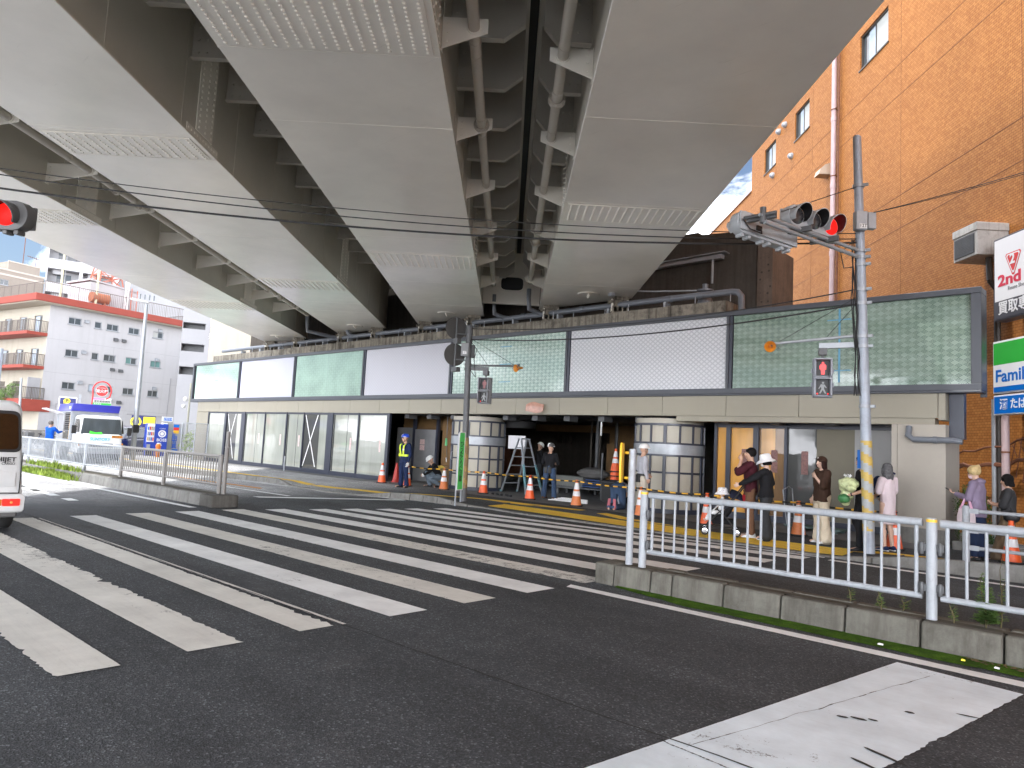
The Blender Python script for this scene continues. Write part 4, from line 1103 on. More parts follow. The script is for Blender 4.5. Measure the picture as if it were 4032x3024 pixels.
# shop sign boxes on the wall, parallel to it
VS=10.4
xd=Vector((-DX,-DY,0)); nrm=Vector((-VX,-VY,0))
def SP(u,z,out=.006): return uvz(u,VS-out,z)
# upper sign
t=thing('shop_sign','white shop sign with a red triangle emblem above a charcoal strip, on the orange wall','sign',uvz(12.5,VS,4.86))
g=MB(W=True); g.X=X; g.box((9.0,VS+.004,4.82),(15.16,VS+.28,6.62)); g.build('sign_box',M['sign_grey'],t,bevel=.01)
g=MB(W=True); g.X=X; g.box((9.04,VS-.004,5.24),(15.12,VS+.003,6.58)); fc=g.build('sign_face',M['sign_white'],t,smooth=False)
g=MB(W=True); g.X=X; g.box((9.04,VS-.004,4.86),(15.12,VS+.003,5.232)); st2=g.build('lower_strip',M['sign_grey'],t,smooth=False)
text_obj('2nd STREET',.33,M['txt_red'],fc,SP(15.02,5.66),xd,bold=.035,width=2.35)
text_obj('Reuse Shop',.115,M['txt_grey'],fc,SP(14.72,5.46),xd,bold=.01)
text_obj('買取専門',.30,M['sign_white'],st2,SP(15.02,5.06),xd,bold=.02)
# triangle emblem
g=MB(W=True); cu,cz=14.55,6.05
def tri(u,z,s,out,m):
    pts=[]; 
    for ang in (150,30,270):
        cx=u-s*.78*math.cos(R(ang)); cy=z+s*(.86 if ang!=270 else 1.05)*math.sin(R(ang))
        for k in range(7):
            a=R(ang+60-120*k/6); pts.append(SP(cx-.17*s*math.cos(a),cy+.17*s*math.sin(a),out))
    g.poly(pts[::-1],m)
tri(cu,cz,.27,.006,0); tri(cu,cz,.235,.009,1); tri(cu,cz,.195,.012,0)
g.build('emblem',[M['red'],M['sign_white']],fc,smooth=False)
text_obj('2',.30,M['sign_white'],fc,SP(cu+.015,cz+.01,.016),xd,align='CENTER',bold=.03)
# lower sign
t=thing('store_sign','green, white and blue convenience store sign box under the white sign','sign',uvz(12.5,VS,3.28))
g=MB(W=True); g.X=X; g.box((9.0,VS+.004,3.26),(15.21,VS+.26,4.38)); g.build('sign_box',M['sign_white'],t,bevel=.008)
for nm,za,zb_,mt in (('green_stripe',3.87,4.34,'green'),('white_stripe',3.40,3.87,'sign_white'),('blue_stripe',3.29,3.40,'sign_blue')):
    g=MB(W=True); g.X=X; g.box((9.03,VS-.004,za),(15.18,VS+.003,zb_-.002)); q=g.build(nm,M[mt],t,smooth=False)
    if nm=='white_stripe': text_obj('FamilyMart',.36,M['sign_blue'],q,SP(15.13,3.615),xd,bold=.022,width=1.85)
t=thing('tobacco_sign','blue sign panel with white characters below the green striped sign','sign',uvz(12.5,VS,2.8))
g=MB(W=True); g.X=X; g.box((9.0,VS+.004,2.80),(15.20,VS+.2,3.22)); g.build('sign_box',M['sign_white'],t,bevel=.006)
g=MB(W=True); g.X=X; g.box((9.03,VS-.004,2.83),(15.17,VS+.003,3.19)); q=g.build('sign_face',M['sign_blue'],t,smooth=False)
text_obj('酒 たばこ',.24,M['sign_white'],q,SP(15.0,3.01),xd,bold=.018)
# shop opening below, pole, pipes and cables
g=MB(W=True); g.X=X; g.box((6,VW-.02,.1),(14.75,VW+.02,2.62)); tag(g.build('shop_opening',M['backwall2'],None,smooth=False),'dark recessed shop entrance under the blue sign on the orange building','shop entrance')
t=thing('sign_pole','pink pipe column under the store signs, strapped with cables','pipe',uvz(15.0,VS+.1,0))
g=MB(W=True); g.X=X; g.tube((14.98,VS+.1,.1),(14.98,VS+.1,2.8),.075,n=14); g.build('pipe',M['pink_pipe'],t)
g=MB(W=True); g.X=X
for z in (1.1,2.0): g.tube((14.98,VS+.1,z),(14.98,VS+.1,z+.04),.085,n=14)
g.tube((14.75,VW-.1,.1),(14.75,VW-.1,2.8),.05,n=8); g.build('strap',M['rust'],t)
t=thing('conduit','thin steel conduit on the orange wall between the pier and the pink column','conduit',uvz(15.9,VW-.1,0))
g=MB(W=True); g.X=X; g.tube((15.75,VW-.22,.1),(15.75,VW-.22,3.2),.045,n=10); g.build('pipe',M['galv'],t)
cb=MB(W=True); cb.X=X
for (za,zb_,r,sg) in ((2.0,2.55,.022,.08),(1.72,2.15,.035,.16),(1.66,2.05,.03,.05)):
    P=[]
    for k in range(14):
        f=k/13; P.append((16.9-3.0*f,VW-.25-.08*math.sin(f*9),za+(zb_-za)*f-sg*math.sin(math.pi*f)+.03*math.sin(f*23)))
    cb.path(P,r,6)
for k in range(5):
    P=[(15.5-.2*k,VW-.2,1.7-.1*k)]+[(15.4-.2*k-.12*f,VW-.22,1.9+.3*math.sin(f)+.1*k) for f in (1,2,3)]
    cb.path(P,.012,5)
tag(cb.build('wall_cable',M['rust'],None),'tangle of dark cables sagging along the orange wall behind the pedestrians','cable')
# A-board leaning by the wall
t=thing('notice_board','white notice board with a teal stripe by the orange wall at the frame edge','sign board',uvz(13.6,VW-.5,0))
g=MB(W=True); g.X=X; g.box((12.6,VW-.6,.1),(13.62,VW-.55,2.25)); bd2=g.build('board',M['sign_white'],t,bevel=.01)
g=MB(W=True); g.X=X; g.box((12.62,VW-.606,1.55),(13.6,VW-.601,1.70)); g.build('stripe',paint('teal_stripe',(.05,.36,.38),.5,.05),bd2,smooth=False)
# pavement rail at the right, hedge
t=thing('kerb_rail','white three-bar pavement rail on the far kerb at the right edge','railing',(-2.45,12.95,.25))
for k in range(4):
    g=MB(W=True); x=-2.45+1.9*k; g.tube((x,12.98,.2),(x,12.98,1.04),.052,n=14); g.tube((x,12.98,1.04),(x,12.98,1.055),.046,n=14); g.build('post',M['white_pipe'],t)
for z in (.98,.68,.42):
    g=MB(W=True)
    for k in range(3): x=-2.45+1.9*k; g.tube((x+.06,12.98,z),(x+1.84,12.98,z),.028,n=10); g.box((x+.03,12.95,z-.035),(x+.17,13.01,z+.035)); g.box((x+1.73,12.95,z-.035),(x+1.87,13.01,z+.035))
    g.build('rail',M['white_pipe'],t,angle=50)
# ------------------------------------------------------------------ plants
def leafcloud(mb,fn,n,size,seed,aspect=.55):
    rnd=random.Random(seed)
    for i in range(n):
        c,nrm_=fn(rnd); s=size*(.6+.8*rnd.random())
        a=Vector((rnd.gauss(0,1),rnd.gauss(0,1),rnd.gauss(0,.7))).normalized(); n_=(nrm_+Vector((rnd.gauss(0,.6),rnd.gauss(0,.6),rnd.gauss(0,.6)))).normalized()
        b=n_.cross(a); 
        if b.length<1e-3: continue
        b.normalize(); a=b.cross(n_)
        mb.add([c-a*s,c-b*s*aspect*.5+n_*s*.1,c+a*s,c+b*s*aspect*.5+n_*s*.1],[(0,1,2,3)])
def bushfn(c,r):
    c=Vector(c)
    def f(rnd):
        while True:
            d=Vector((rnd.gauss(0,1),rnd.gauss(0,1),rnd.gauss(0,1)))
            if d.length>1e-3: break
        d.normalize(); k=.62+.42*rnd.random()+.22*noise.noise(d*2.1+c)
        return c+Vector((d.x*r[0],d.y*r[1],d.z*r[2]))*k, d
    return f
t=thing('hedge_shrub','dense dark green clipped shrub beside the beige pier','shrub',(-2.9,16.35,.1))
g=MB(W=True)
for c,r,n in (((-2.98,16.35,.92),(.30,.34,.42),1500),((-2.92,16.3,.45),(.34,.34,.40),1300),((-2.8,16.2,.25),(.25,.28,.22),500)): leafcloud(g,bushfn(c,r),n,.035,int(n+c[2]*10))
g.build('foliage',M['leaf'],t,smooth=False)
g=MB(W=True)
for k in range(9): g.tube((-2.9+.03*k-.1,16.35,.05),(-2.95+.06*k-.2,16.35+.1*math.sin(k),.95),.012,.006,6)
g.build('stem',M['stem'],t)
g=MB(); g.box((-3.2,15.75,.05),(-1.9,15.9,.26)); tag(g.build('planter_kerb',M['kerb'],None,bevel=.01),'low concrete planter edge at the foot of the shrub','planter edge')
# weeds on the right median
def weed(x,y,h,label,seed,nl,ls,spread=.12,z=.25):
    t=thing('weed',label,'weed',(x,y,z),0,'weeds growing out of the near median')
    rnd=random.Random(seed); gs=MB(); gl=MB()
    for s in range(3 if nl>40 else 2):
        top=Vector((rnd.uniform(-.06,.06),rnd.uniform(-.04,.04),h*(1-.28*s))); P=[Vector((0,0,0)).lerp(top,k/5)+Vector((.015*math.sin(k*1.3+s),.01*math.cos(k+s),0))*k/3 for k in range(6)]
        gs.path(P,[.006-.0008*k for k in range(6)],5)
        for i in range(nl):
            f=.12+.88*i/nl; p=P[0].lerp(P[-1],f); a=i*2.4+s; l=ls*(1.25-f)*(.7+.6*rnd.random()); w=l*.32
            d=Vector((math.cos(a),math.sin(a),.25+.5*f)).normalized(); sd=d.cross(Vector((0,0,1))).normalized()*w; q=p+d*l
            gl.add([p,p+d*l*.45+sd,q-Vector((0,0,l*.2)),p+d*l*.45-sd],[(0,1,2,3)])
            gl.add([p+d*l*.3,p+d*l*.5+sd*2.0,p+d*l*.8+sd*1.1],[(0,1,2)]); gl.add([p+d*l*.3,p+d*l*.8-sd*1.1,p+d*l*.5-sd*2.0],[(0,1,2)])
    gs.build('stem',M['stem'],t); gl.build('leaf_spray',M['leaf_weed'],t,smooth=False)
weed(-1.27,7.50,.46,'tallest leafy weed under the second fence panel',3,46,.10)
weed(-.86,7.52,.26,'smaller leafy weed at the right edge of the frame',4,26,.09)
weed(-1.18,7.62,.62,'thin wispy weed stalk behind the tallest weed',5,18,.05)
weed(-1.50,7.45,.20,'short dry weed tuft just right of the middle fence post',8,16,.045)
weed(-2.10,7.47,.20,'short dry weed tuft left of the middle fence post',9,14,.05)
weed(-1.95,7.60,.17,'sparse dry stalks behind the middle kerb block',10,10,.05)
weed(-2.42,7.60,.18,'lone dry stalk near the third bar from the post',12,8,.05)
# bright grass on the left median
g=MB(); rnd=random.Random(5)
for i in range(1500):
    x=-26.4+4.0*rnd.random(); x-= 1.6*rnd.random(); y=yl(x)-.30+.40*rnd.random(); z=.02 if y<yl(x) else .24
    h=(.06+.15*rnd.random())*(1.0+.6*max(0,noise.noise((x*1.5,0,0)))); a=rnd.random()*6.28; w=.012+.012*rnd.random(); b=.5*h*rnd.random()
    d=Vector((math.cos(a),math.sin(a),0)); s=Vector((-d.y,d.x,0))*w; p=Vector((x,y,z))
    g.add([p-s,p+s,p+d*b*.4+Vector((0,0,h*.6))+s*.8,p+d*b+Vector((0,0,h)),p+d*b*.4+Vector((0,0,h*.6))-s*.8],[(0,1,2,3,4)])
tag(g.build('grass',M['leaf_bright'],smooth=False),'bright sunlit grass and weeds along the far median kerb behind the van','grass',kind='stuff')
# low litter in the gutter
g=MB(); rnd=random.Random(9)
for i in range(60):
    x=-1.35+.7*rnd.random(); y=7.12+.08*rnd.random(); a=rnd.random()*6.28; l=.012+.02*rnd.random()
    d=Vector((math.cos(a),math.sin(a),.15*rnd.random())); s=Vector((-d.y,d.x,.2))*l*.5; p=Vector((x,y,.026+.01*rnd.random()))
    g.add([p-d*l,p+s,p+d*l,p-s],[(0,1,2,3)])
tag(g.build('dry_leaves',paint('dry_leaf',(.12,.085,.03),.8,.5,30),smooth=False),'dry leaves and bits caught in the gutter at the kerb','litter',kind='stuff')
for (x,y,c,nm,lb,s) in ((-1.98,7.03,'white','paper_scrap','small white paper scrap lying on the moss',.022),(-1.36,7.08,'txt_yellow','yellow_scrap','small yellow scrap lying on the moss',.015),(-1.12,7.05,'white','bottle_cap','white and blue bottle cap on the gutter dirt',.018)):
    g=MB(W=True); o=thing(nm,lb,'litter',(x,y,.02)); g.hexa([(x-s,y-s*.6,.024),(x+s,y-s*.4,.024),(x+s*.8,y+s*.7,.024),(x-s*.7,y+s*.5,.024)],[(x-s,y-s*.6,.034),(x+s,y-s*.4,.036),(x+s*.8,y+s*.7,.034),(x-s*.7,y+s*.5,.038)]); g.build('scrap',M[c],o,smooth=False)
# ------------------------------------------------------------------ guard fences
def fence_bars(t,posts,yf,ztop,zbot,nb,rt,rb,rbar,mt,post_r,ptop,end_gap=.075,hinge=True,mats_by=None):
    for i,(a,b) in enumerate(zip(posts,posts[1:])):
        m=mats_by(i) if mats_by else mt
        x0,x1=(a,b) if a<b else (b,a)
        p=empty('fence_panel',(0,0,0),0,t); p.location=Vector(((x0+x1)/2,yf((x0+x1)/2),zbot))-t.location
        A=x0+end_gap;B=x1-end_gap
        g=MB(W=True); g.tube((A,yf(A),ztop),(B,yf(B),ztop),rt,n=14); g.build('top_rail',m,p,angle=50)
        g=MB(W=True); g.tube((A,yf(A),zbot),(B,yf(B),zbot),rb,n=12); g.build('bottom_rail',m,p,angle=50)
        n=nb(A,B)
        for k in range(n):
            x=A+.05+(B-A-.1)*k/(n-1); g=MB(W=True); r_=rbar*(1.35 if k in(0,n-1) else 1)
            g.tube((x,yf(x),zbot),(x,yf(x),ztop),r_,n=8); g.build('bar',m,p,angle=60)
        if hinge:
            for xx,s in ((x0,1),(x1,-1)):
                for z in (.88,.52):
                    g=MB(W=True); g.box((xx+s*.035,yf(xx)-.02,z-.035),(xx+s*.10,yf(xx)+.02,z+.035)); g.tube((xx+s*.075,yf(xx)-.028,z-.06),(xx+s*.075,yf(xx)-.028,z+.05),.018,n=8)
                    g.build('hinge_bracket',M['galv_dark'],p,bevel=.004)
    for i,x in enumerate(posts):
        m=mats_by(max(0,i-1)) if mats_by else mt
        g=MB(W=True); y=yf(x); g.lathe([(post_r,.2),(post_r,ptop-.012),(post_r*.86,ptop),(0,ptop+.004)],(x,y,0),16); g.build('post',m,t,angle=40)
t=thing('guard_fence','white tubular guard fence standing on the near concrete median','fence',(-1.68,7.47,.25))
fence_bars(t,[-4.745,-1.68,1.40,4.45],lambda x:7.47,1.105,.44,lambda a,b:int((b-a)/.150)+1,.037,.029,.014,M['white_pipe'],.046,1.15)
g=MB(W=True); g.lathe([(.0465,1.112),(.0468,1.138),(.0466,1.14)],(-4.745,7.47,0),16); g.lathe([(.0465,1.112),(.0468,1.138)],(-1.68,7.47,0),16); g.build('yellow_cap_band',M['yellow'],t)
t=thing('guard_fence','grey and white guard fence along the sunny far median behind the van','fence',(-18.2,7.05,.25))
FP=[-15.41,-18.18,-20.82,-23.5,-26.1,-28.75,-31.4,-34.05,-36.7,-39.3,-42]
yfl=lambda x:7.18+(x+15.4)*.040
fence_bars(t,FP,yfl,1.06,.44,lambda a,b:int((b-a)/.125)+1,.033,.026,.014,None,.045,1.10,.05,False,lambda i:M['grey_rail'] if i<2 else M['white_pipe'])
# tall end posts of both medians
t=thing('delineator_post','tall white post with a yellow reflector paddle at the near median end','post',(-4.94,7.48,.25))
g=MB(); g.lathe([(.045,0),(.045,1.38),(.04,1.40),(0,1.40)],n=16); g.build('tube',M['white_pipe'],t)
g=MB(); g.lathe([(.047,1.20),(.0475,1.27),(.047,1.27)],n=16); g.lathe([(.047,1.33),(.0475,1.385)],n=16); g.lathe([(.047,1.01),(.0475,1.06)],n=16); g.build('grey_band',M['galv'],t)
g=MB(); m=Matrix.Translation((-.12,-.03,0))@Matrix.Rotation(R(27),4,'Z'); g.X=m
g.prism([(0,-.10,.98),(0,.10,.98),(0,.13,1.16),(0,.13,1.40),(0,.09,1.47),(0,-.09,1.47),(0,-.13,1.40),(0,-.13,1.16)],(-.028,0,0)); g.X=None
g.tube((-.10,-.02,1.04),(-.02,0,1.04),.018,n=8); g.tube((-.10,-.02,1.35),(-.02,0,1.35),.018,n=8); g.build('reflector_paddle',M['yellow'],t,bevel=.006)
t=thing('delineator_post','tall grey-brown bare post at the tip of the far median','post',(-15.22,7.20,.25))
g=MB(); g.lathe([(.045,0),(.045,1.36),(0,1.37)],n=14); g.tube((-.09,0,1.02),(.09,0,1.02),.018,n=8); g.build('tube',M['grey_rail'],t)

# ------------------------------------------------------------------ traffic signals
def lamp(g_h,g_l,c,axis,r,hood=.26,m_h=0):
    """visor and lens at c looking along axis"""
    ax=Vector(axis).normalized(); q=Vector((0,0,1)).rotation_difference(ax).to_matrix()
    up=Vector((0,0,1)); side=ax.cross(up).normalized(); up=side.cross(ax)
    vs=[];fs=[]; n=20
    for i in range(n+1):
        a=R(-38)+R(256)*i/n; d=(side*math.cos(a)+up*math.sin(a))
        ln=hood*(.30+.70*max(0,math.sin(a)*.5+.5))
        for rr,l in ((r*1.10,0),(r*1.12,ln),(r*1.04,ln),(r*1.04,0)): vs.append(Vector(c)+d*rr+ax*l-up*(.05*l))
    for i in range(n):
        for k in range(3): fs.append((i*4+k,i*4+k+1,(i+1)*4+k+1,(i+1)*4+k))
    g_h.add(vs,fs,m_h)
    g_l.lathe([(r*1.02,-.005),(r*.8,.02),(r*.4,.035),(0,.04)],c,24,axis=ax)
def vehicle_signal(name,label,ctr,along,face,lit,group=None,w=1.30,mh=None):
    """three-lamp horizontal head; along: from first lamp to last; face: direction it shows; lit: index that is lit"""
    t=thing(name,label,'traffic light',ctr,0,group); ctr=Vector(ctr); mh=mh or M['sig_white']
    al=Vector(along).normalized(); fc=Vector(face).normalized(); up=Vector((0,0,1))
    mtx=Matrix((al,fc,up)).transposed().to_4x4(); mtx.translation=ctr
    g=MB(W=True); g.X=mtx
    pts=[]
    hw,hh,d=w/2,.19,.10
    for cx,s in ((hw-hh,1),(-hw+hh,-1)):
        for k in range(9):
            a=R(-90+180*k/8)*1; pts.append((cx+s*hh*math.cos(a)*.9,-d,(hh*math.sin(a)) if s>0 else -hh*math.sin(a)))
    g.prism(pts,(0,2*d,0)); g.box((-hw+.05,-d-.05,-hh+.04),(hw-.05,-d,hh-.04))
    for k in range(3): g.box((-.42+.42*k-.1,-d+.02,-hh-.05),(-.42+.42*k-.04,d-.02,-hh+.01)); g.box((-.42+.42*k+.04,-d+.02,-hh-.05),(-.42+.42*k+.1,d-.02,-hh+.01))
    g.build('housing',mh,t,bevel=.018,seg=2)
    for k in range(3):
        c=ctr+al*(-.375+.375*k)+fc*(d+.008)
        gh=MB(W=True);gl=MB(W=True); lamp(gh,gl,c,fc,.148,.24)
        v=gh.build('visor',mh,t,angle=50)
        gi=MB(W=True)   # blackened inside of the visor
        ax=fc; side=ax.cross(up).normalized(); n=20; vs=[];fs=[]
        for i in range(n+1):
            a=R(-38)+R(256)*i/n; dd=(side*math.cos(a)+up*math.sin(a)); ln=.24*(.30+.70*max(0,math.sin(a)*.5+.5))
            for l in (0,ln-.002): vs.append(c+dd*.148*1.035+ax*l-up*(.05*l))
        for i in range(n): fs.append((i*2,i*2+1,i*2+3,i*2+2))
        gi.add(vs,fs); gi.build('visor_lining',M['black'],v,angle=50)
        gl.build('lens',M['red_led'] if k==lit else M['dark_lens'],t)
    g=MB(W=True); g.X=mtx; g.path([(.2,-.16,-.05),(.22,-.22,-.16),(.45,-.2,-.14),(.55,-.15,.0),(.56,-.1,.06)],.012,6); g.box((.18,-.175,-.1),(.28,-.15,-.02)); g.build('cable_entry',M['black'],t)
    return t
# right pole
PB=Vector((-3.93,13.29,.10)); PT=Vector((-4.175,13.23,7.52))
def onpole(z): return PB.lerp(PT,(z-PB.z)/(PT.z-PB.z))
t=thing('signal_pole','tall grey-blue signal pole by the right end of the station front','pole',PB)
g=MB(W=True); g.path([PB,onpole(2.0),onpole(5.3),PT],[.092,.088,.078,.070],18); g.lathe([(.07,0),(.045,.03),(0,.03)],PT,18); g.build('pole_tube',M['pole_blue'],t,angle=40)
g=MB(W=True)      # striped wrap
z0,z1=.48,2.02; n=40; k0=48; vs=[];fs=[];ms=[]
for i in range(n+1):
    z=z0+(z1-z0)*i/n; c=onpole(z)
    for j in range(k0): a=2*math.pi*j/k0; vs.append((c.x+.0945*math.cos(a),c.y+.0945*math.sin(a),z))
for i in range(n):
    for j in range(k0):
        zz=z0+(z1-z0)*(i+.5)/n; s=(zz*3.2+ j/k0*1.0)%1.0
        g.add([vs[i*k0+j],vs[i*k0+(j+1)%k0],vs[(i+1)*k0+(j+1)%k0],vs[(i+1)*k0+j]],[(0,1,2,3)],0 if s<.5 else 1)
g.build('striped_wrap',[M['stripe_yellow'],M['stripe_grey']],t,weld=True,angle=60)
g=MB(W=True)
for z in (2.62,3.68,3.86,5.15,5.28,5.40,6.6,4.7,4.45): c=onpole(z); g.tube(c-Vector((0,0,.03)),c+Vector((0,0,.03)),.098,n=18); g.box((c.x+.08,c.y-.03,z-.025),(c.x+.17,c.y+.01,z+.025))
g.build('clamp',M['galv'],t,bevel=.003)
g=MB(W=True)  # blue name plate edge-on
c=onpole(1.72); g.X=Matrix.Translation(c)@Matrix.Rotation(2.5,4,'Z'); g.box((.10,-.004,-.18),(.24,.004,.14)); g.X=None; g.build('name_plate',M['sign_blue'],t)
# control boxes with the number plate
bx=onpole(5.9); sd=Vector((.62,.78,0)).normalized()
fx=Vector((.70,-.71,0)).normalized()   # faces the road corner where we stand
def boxat(g,c,x,y,z,sx,sy,sz):
    m=Matrix((x,y,z)).transposed().to_4x4(); m.translation=c; g.X=m; g.box((-sx/2,-sy/2,-sz/2),(sx/2,sy/2,sz/2)); g.X=None
X_=Vector((0,0,1)).cross(fx).normalized()
e=empty('control_box',(0,0,0),0,t); e.location=bx-PB
g=MB(W=True); boxat(g,bx+fx*.14-X_*.06,X_,fx,Vector((0,0,1)),.20,.14,.34); g.build('box_case',M['galv'],e,bevel=.01)
text_obj('12T',.085,M['txt_black'],e,bx+fx*.2145-X_*.04+Vector((0,0,-.10)),X_,align='CENTER',bold=.01)
g=MB(W=True); boxat(g,bx+fx*.2115-X_*.04+Vector((0,0,-.10)),X_,fx,Vector((0,0,1)),.13,.003,.08); g.build('number_plate',M['white'],e)
g=MB(W=True); boxat(g,bx+X_*.17+fx*.06+Vector((0,0,.04)),X_,fx,Vector((0,0,1)),.15,.12,.30); e2=empty('control_box',(0,0,0),0,t); e2.location=bx-PB; g.build('box_case',M['galv'],e2,bevel=.01)
# twin signal arm
a0=onpole(5.40); a1=onpole(5.28); end=Vector((-4.80,10.62,5.47))
ar=empty('signal_arm',(0,0,0),0,t); ar.location=a0-PB
g=MB(W=True); g.tube(a0,end,.034,.030,12); g.build('arm_tube',M['galv'],ar)
g=MB(W=True); g.tube(a1,end+Vector((.06,.05,-.12)),.034,.030,12); g.tube(end+Vector((0,.1,.02)),end+Vector((.06,.15,-.12)),.03,n=8); g.build('arm_tube',M['galv'],ar)
g=MB(W=True); g.tube(onpole(6.6),Vector((-4.66,11.1,5.62)),.008,n=5); g.build('stay_wire',M['wire'],ar)
g=MB(W=True); u_=(end-a0).normalized()
for f in (.35,.62,.95): p=a0.lerp(end,f); g.box(p-Vector((.30,.03,.05)),p+Vector((.18,.03,.04)))
p=a0.lerp(end,.97); g.tube(p-Vector((0,0,.12)),p+Vector((0,0,.14)),.05,n=10); g.tube(p+Vector((-.32,0,.02)),p+Vector((.22,0,.02)),.03,n=8); g.build('arm_bracket',M['galv_dark'],ar,bevel=.004)
al=Vector((.22,.90,-.14)).normalized()
vehicle_signal('traffic_signal','horizontal three-lamp traffic light showing red on the right signal pole arm',(-4.565,12.07,5.69),(.42,.89,-.09),(.906,-.42,0),2,w=1.14)
vehicle_signal('traffic_signal','pale back of a traffic light head facing away, on the same arm',(-5.04,11.31,5.42),(-.42,-.89,.12),(-.906,.42,0),-1)
# horn arm and pedestrian signal of the right pole
def ped_signal(name,label,pole,z,arm_len,dx,facing,lit,horn_len,horn_z,mat_arm,mbody):
    """arm goes out along dx from the pole"""
    t=thing(name,label,'pedestrian signal',pole+dx*arm_len+Vector((0,0,0)))
    fc=Vector(facing).normalized(); up=Vector((0,0,1)); xx=fc.cross(up)*-1
    c=pole+dx*arm_len; c.z=z
    g=MB(W=True); top=c+up*.42; a=Vector((pole.x,pole.y,z+.58)); b=Vector((c.x,c.y,z+.58))
    g.X=None
    d=(b-a); sidev=Vector((-d.y,d.x,0)).normalized()*.03
    e=b+d.normalized()*.06
    g.hexa([a-sidev-up*.05,e-sidev-up*.05,e+sidev-up*.05,a+sidev-up*.05],[a-sidev+up*.05,e-sidev+up*.05,e+sidev+up*.05,a+sidev+up*.05]); g.build('bracket_arm',mat_arm,t,bevel=.004)
    g=MB(W=True); boxat(g,c+up*.47,xx,fc,up,.14,.14,.13); g.tube(c+up*.42,c+up*.33,.026,n=10); g.build('hanger',M['galv_dark'],t,bevel=.006)
    g=MB(W=True); m=Matrix((xx,fc,up)).transposed().to_4x4(); m.translation=c; g.X=m
    g.box((-.165,-.09,-.36),(.165,.07,.34)); 
    for s in (-.13,.12): g.box((.165,-.02,s-.04),(.19,.04,s+.04)); g.box((-.19,-.02,s-.04),(-.165,.04,s+.04))
    body=g.build('housing',mbody,t,bevel=.03,seg=3)
    for k,zc in enumerate((.165,-.185)):
        g=MB(W=True); g.X=m; g.box((-.112,.071,zc-.135),(.112,.075,zc+.135)); sc=g.build('lens_screen',M['black'],t,bevel=0)
        g=MB(W=True); g.X=m
        for (x0,x1,d0,z0,z1) in ((-.15,-.118,.12,-.15,.15),(.118,.15,.12,-.15,.15),(-.15,.15,.15,.14,.168),(-.15,.15,.02,-.165,-.14)): g.box((x0,.068,zc+z0),(x1,.07+d0,zc+z1))
        g.build('visor',mbody,t,bevel=.006)
        g=MB(W=True); g.X=m; y=.077
        if k==0:
            pts=[(.0,.098,.026)]
            def cir(cx,cz,r): return [(cx+r*math.cos(2*math.pi*i/12),y,zc+cz+r*math.sin(2*math.pi*i/12)) for i in range(12)]
            g.poly(cir(0,.092,.022)[::-1]); g.poly([(-.036,y,zc+.068),(.036,y,zc+.068),(.055,y,zc+.045),(.052,y,zc-.025),(.036,y,zc-.025),(.034,y,zc+.02),(.032,y,zc-.045),(.026,y,zc-.115),(.004,y,zc-.115),(0,y,zc-.05),(-.004,y,zc-.115),(-.026,y,zc-.115),(-.032,y,zc-.045),(-.034,y,zc+.02),(-.036,y,zc-.025),(-.052,y,zc-.025),(-.055,y,zc+.045)])
            g.build('standing_figure',M['red_led2'] if lit else M['dim_red'],sc,smooth=False)
        else:
            def cir(cx,cz,r): return [(cx+r*math.cos(2*math.pi*i/12),y,zc+cz+r*math.sin(2*math.pi*i/12)) for i in range(12)]
            g.poly(cir(.005,.085,.02)[::-1]); g.poly([(-.03,y,zc+.06),(.03,y,zc+.055),(.065,y,zc-.0),(.055,y,zc-.012),(.028,y,zc+.02),(.022,y,zc-.02),(.06,y,zc-.105),(.038,y,zc-.112),(0,y,zc-.045),(-.035,y,zc-.112),(-.058,y,zc-.105),(-.02,y,zc-.02),(-.03,y,zc+.015),(-.06,y,zc-.03),(-.07,y,zc-.02)])
            g.build('walking_figure',M['white_dull'],sc,smooth=False)
            g=MB(W=True); g.X=m
            for s in (-1,1): g.ball((s*.088,y,zc-.112),(.014,.006,.014),8,6)
            g.build('timer_lamp',M['red_led2'],sc)
    return t
R_pole=onpole(3.75)
dxr=Vector((-.985,-.17,0)).normalized()
ped_signal('pedestrian_signal','pedestrian signal with a lit red standing figure on the right pole',R_pole,3.13,.66,dxr,(.42,-.91,0),True,0,0,M['galv'],M['sig_grey'])
def horn(name,label,pole,z,ln,dx,drop,aim,mat_arm):
    t=thing(name,label,'loudspeaker',Vector((pole.x,pole.y,z)))
    a=Vector((pole.x,pole.y,z)); b=a+dx*ln+Vector((0,0,drop))
    g=MB(W=True); g.tube(a,b,.028,.024,10); g.build('support_arm',mat_arm,t)
    ax=Vector(aim).normalized(); g=MB(W=True); c=b+dx*.03-Vector((0,0,.05))
    g.lathe([(.03,-.10),(.035,-.02),(.05,.03),(.098,.12),(.105,.125),(.098,.12),(.045,.03),(.03,0),(0,.0)],c,20,axis=ax); g.ball(c+ax*.03,.022,8,6); g.build('horn',M['horn'],t)
    g=MB(W=True); g.box(b-Vector((.02,.02,.05)),b+Vector((.03,.02,.06))); g.path([b-dx*.05,b-dx*.12-Vector((0,0,.1)),b-dx*.2-Vector((0,0,.03))],.006,5); g.build('bracket',M['galv_dark'],t)
    g=MB(W=True); g.tube(a+Vector((0,0,.75)),b.lerp(a,.05),.006,n=5); g.tube(a+Vector((0,0,.7)),b.lerp(a,.6),.006,n=5); g.build('stay_wire',M['wire'],t)
horn('loudspeaker','small orange horn loudspeaker on a thin arm of the right signal pole',R_pole,3.88,1.55,dxr,-.10,(.35,-.9,-.15),M['galv'])
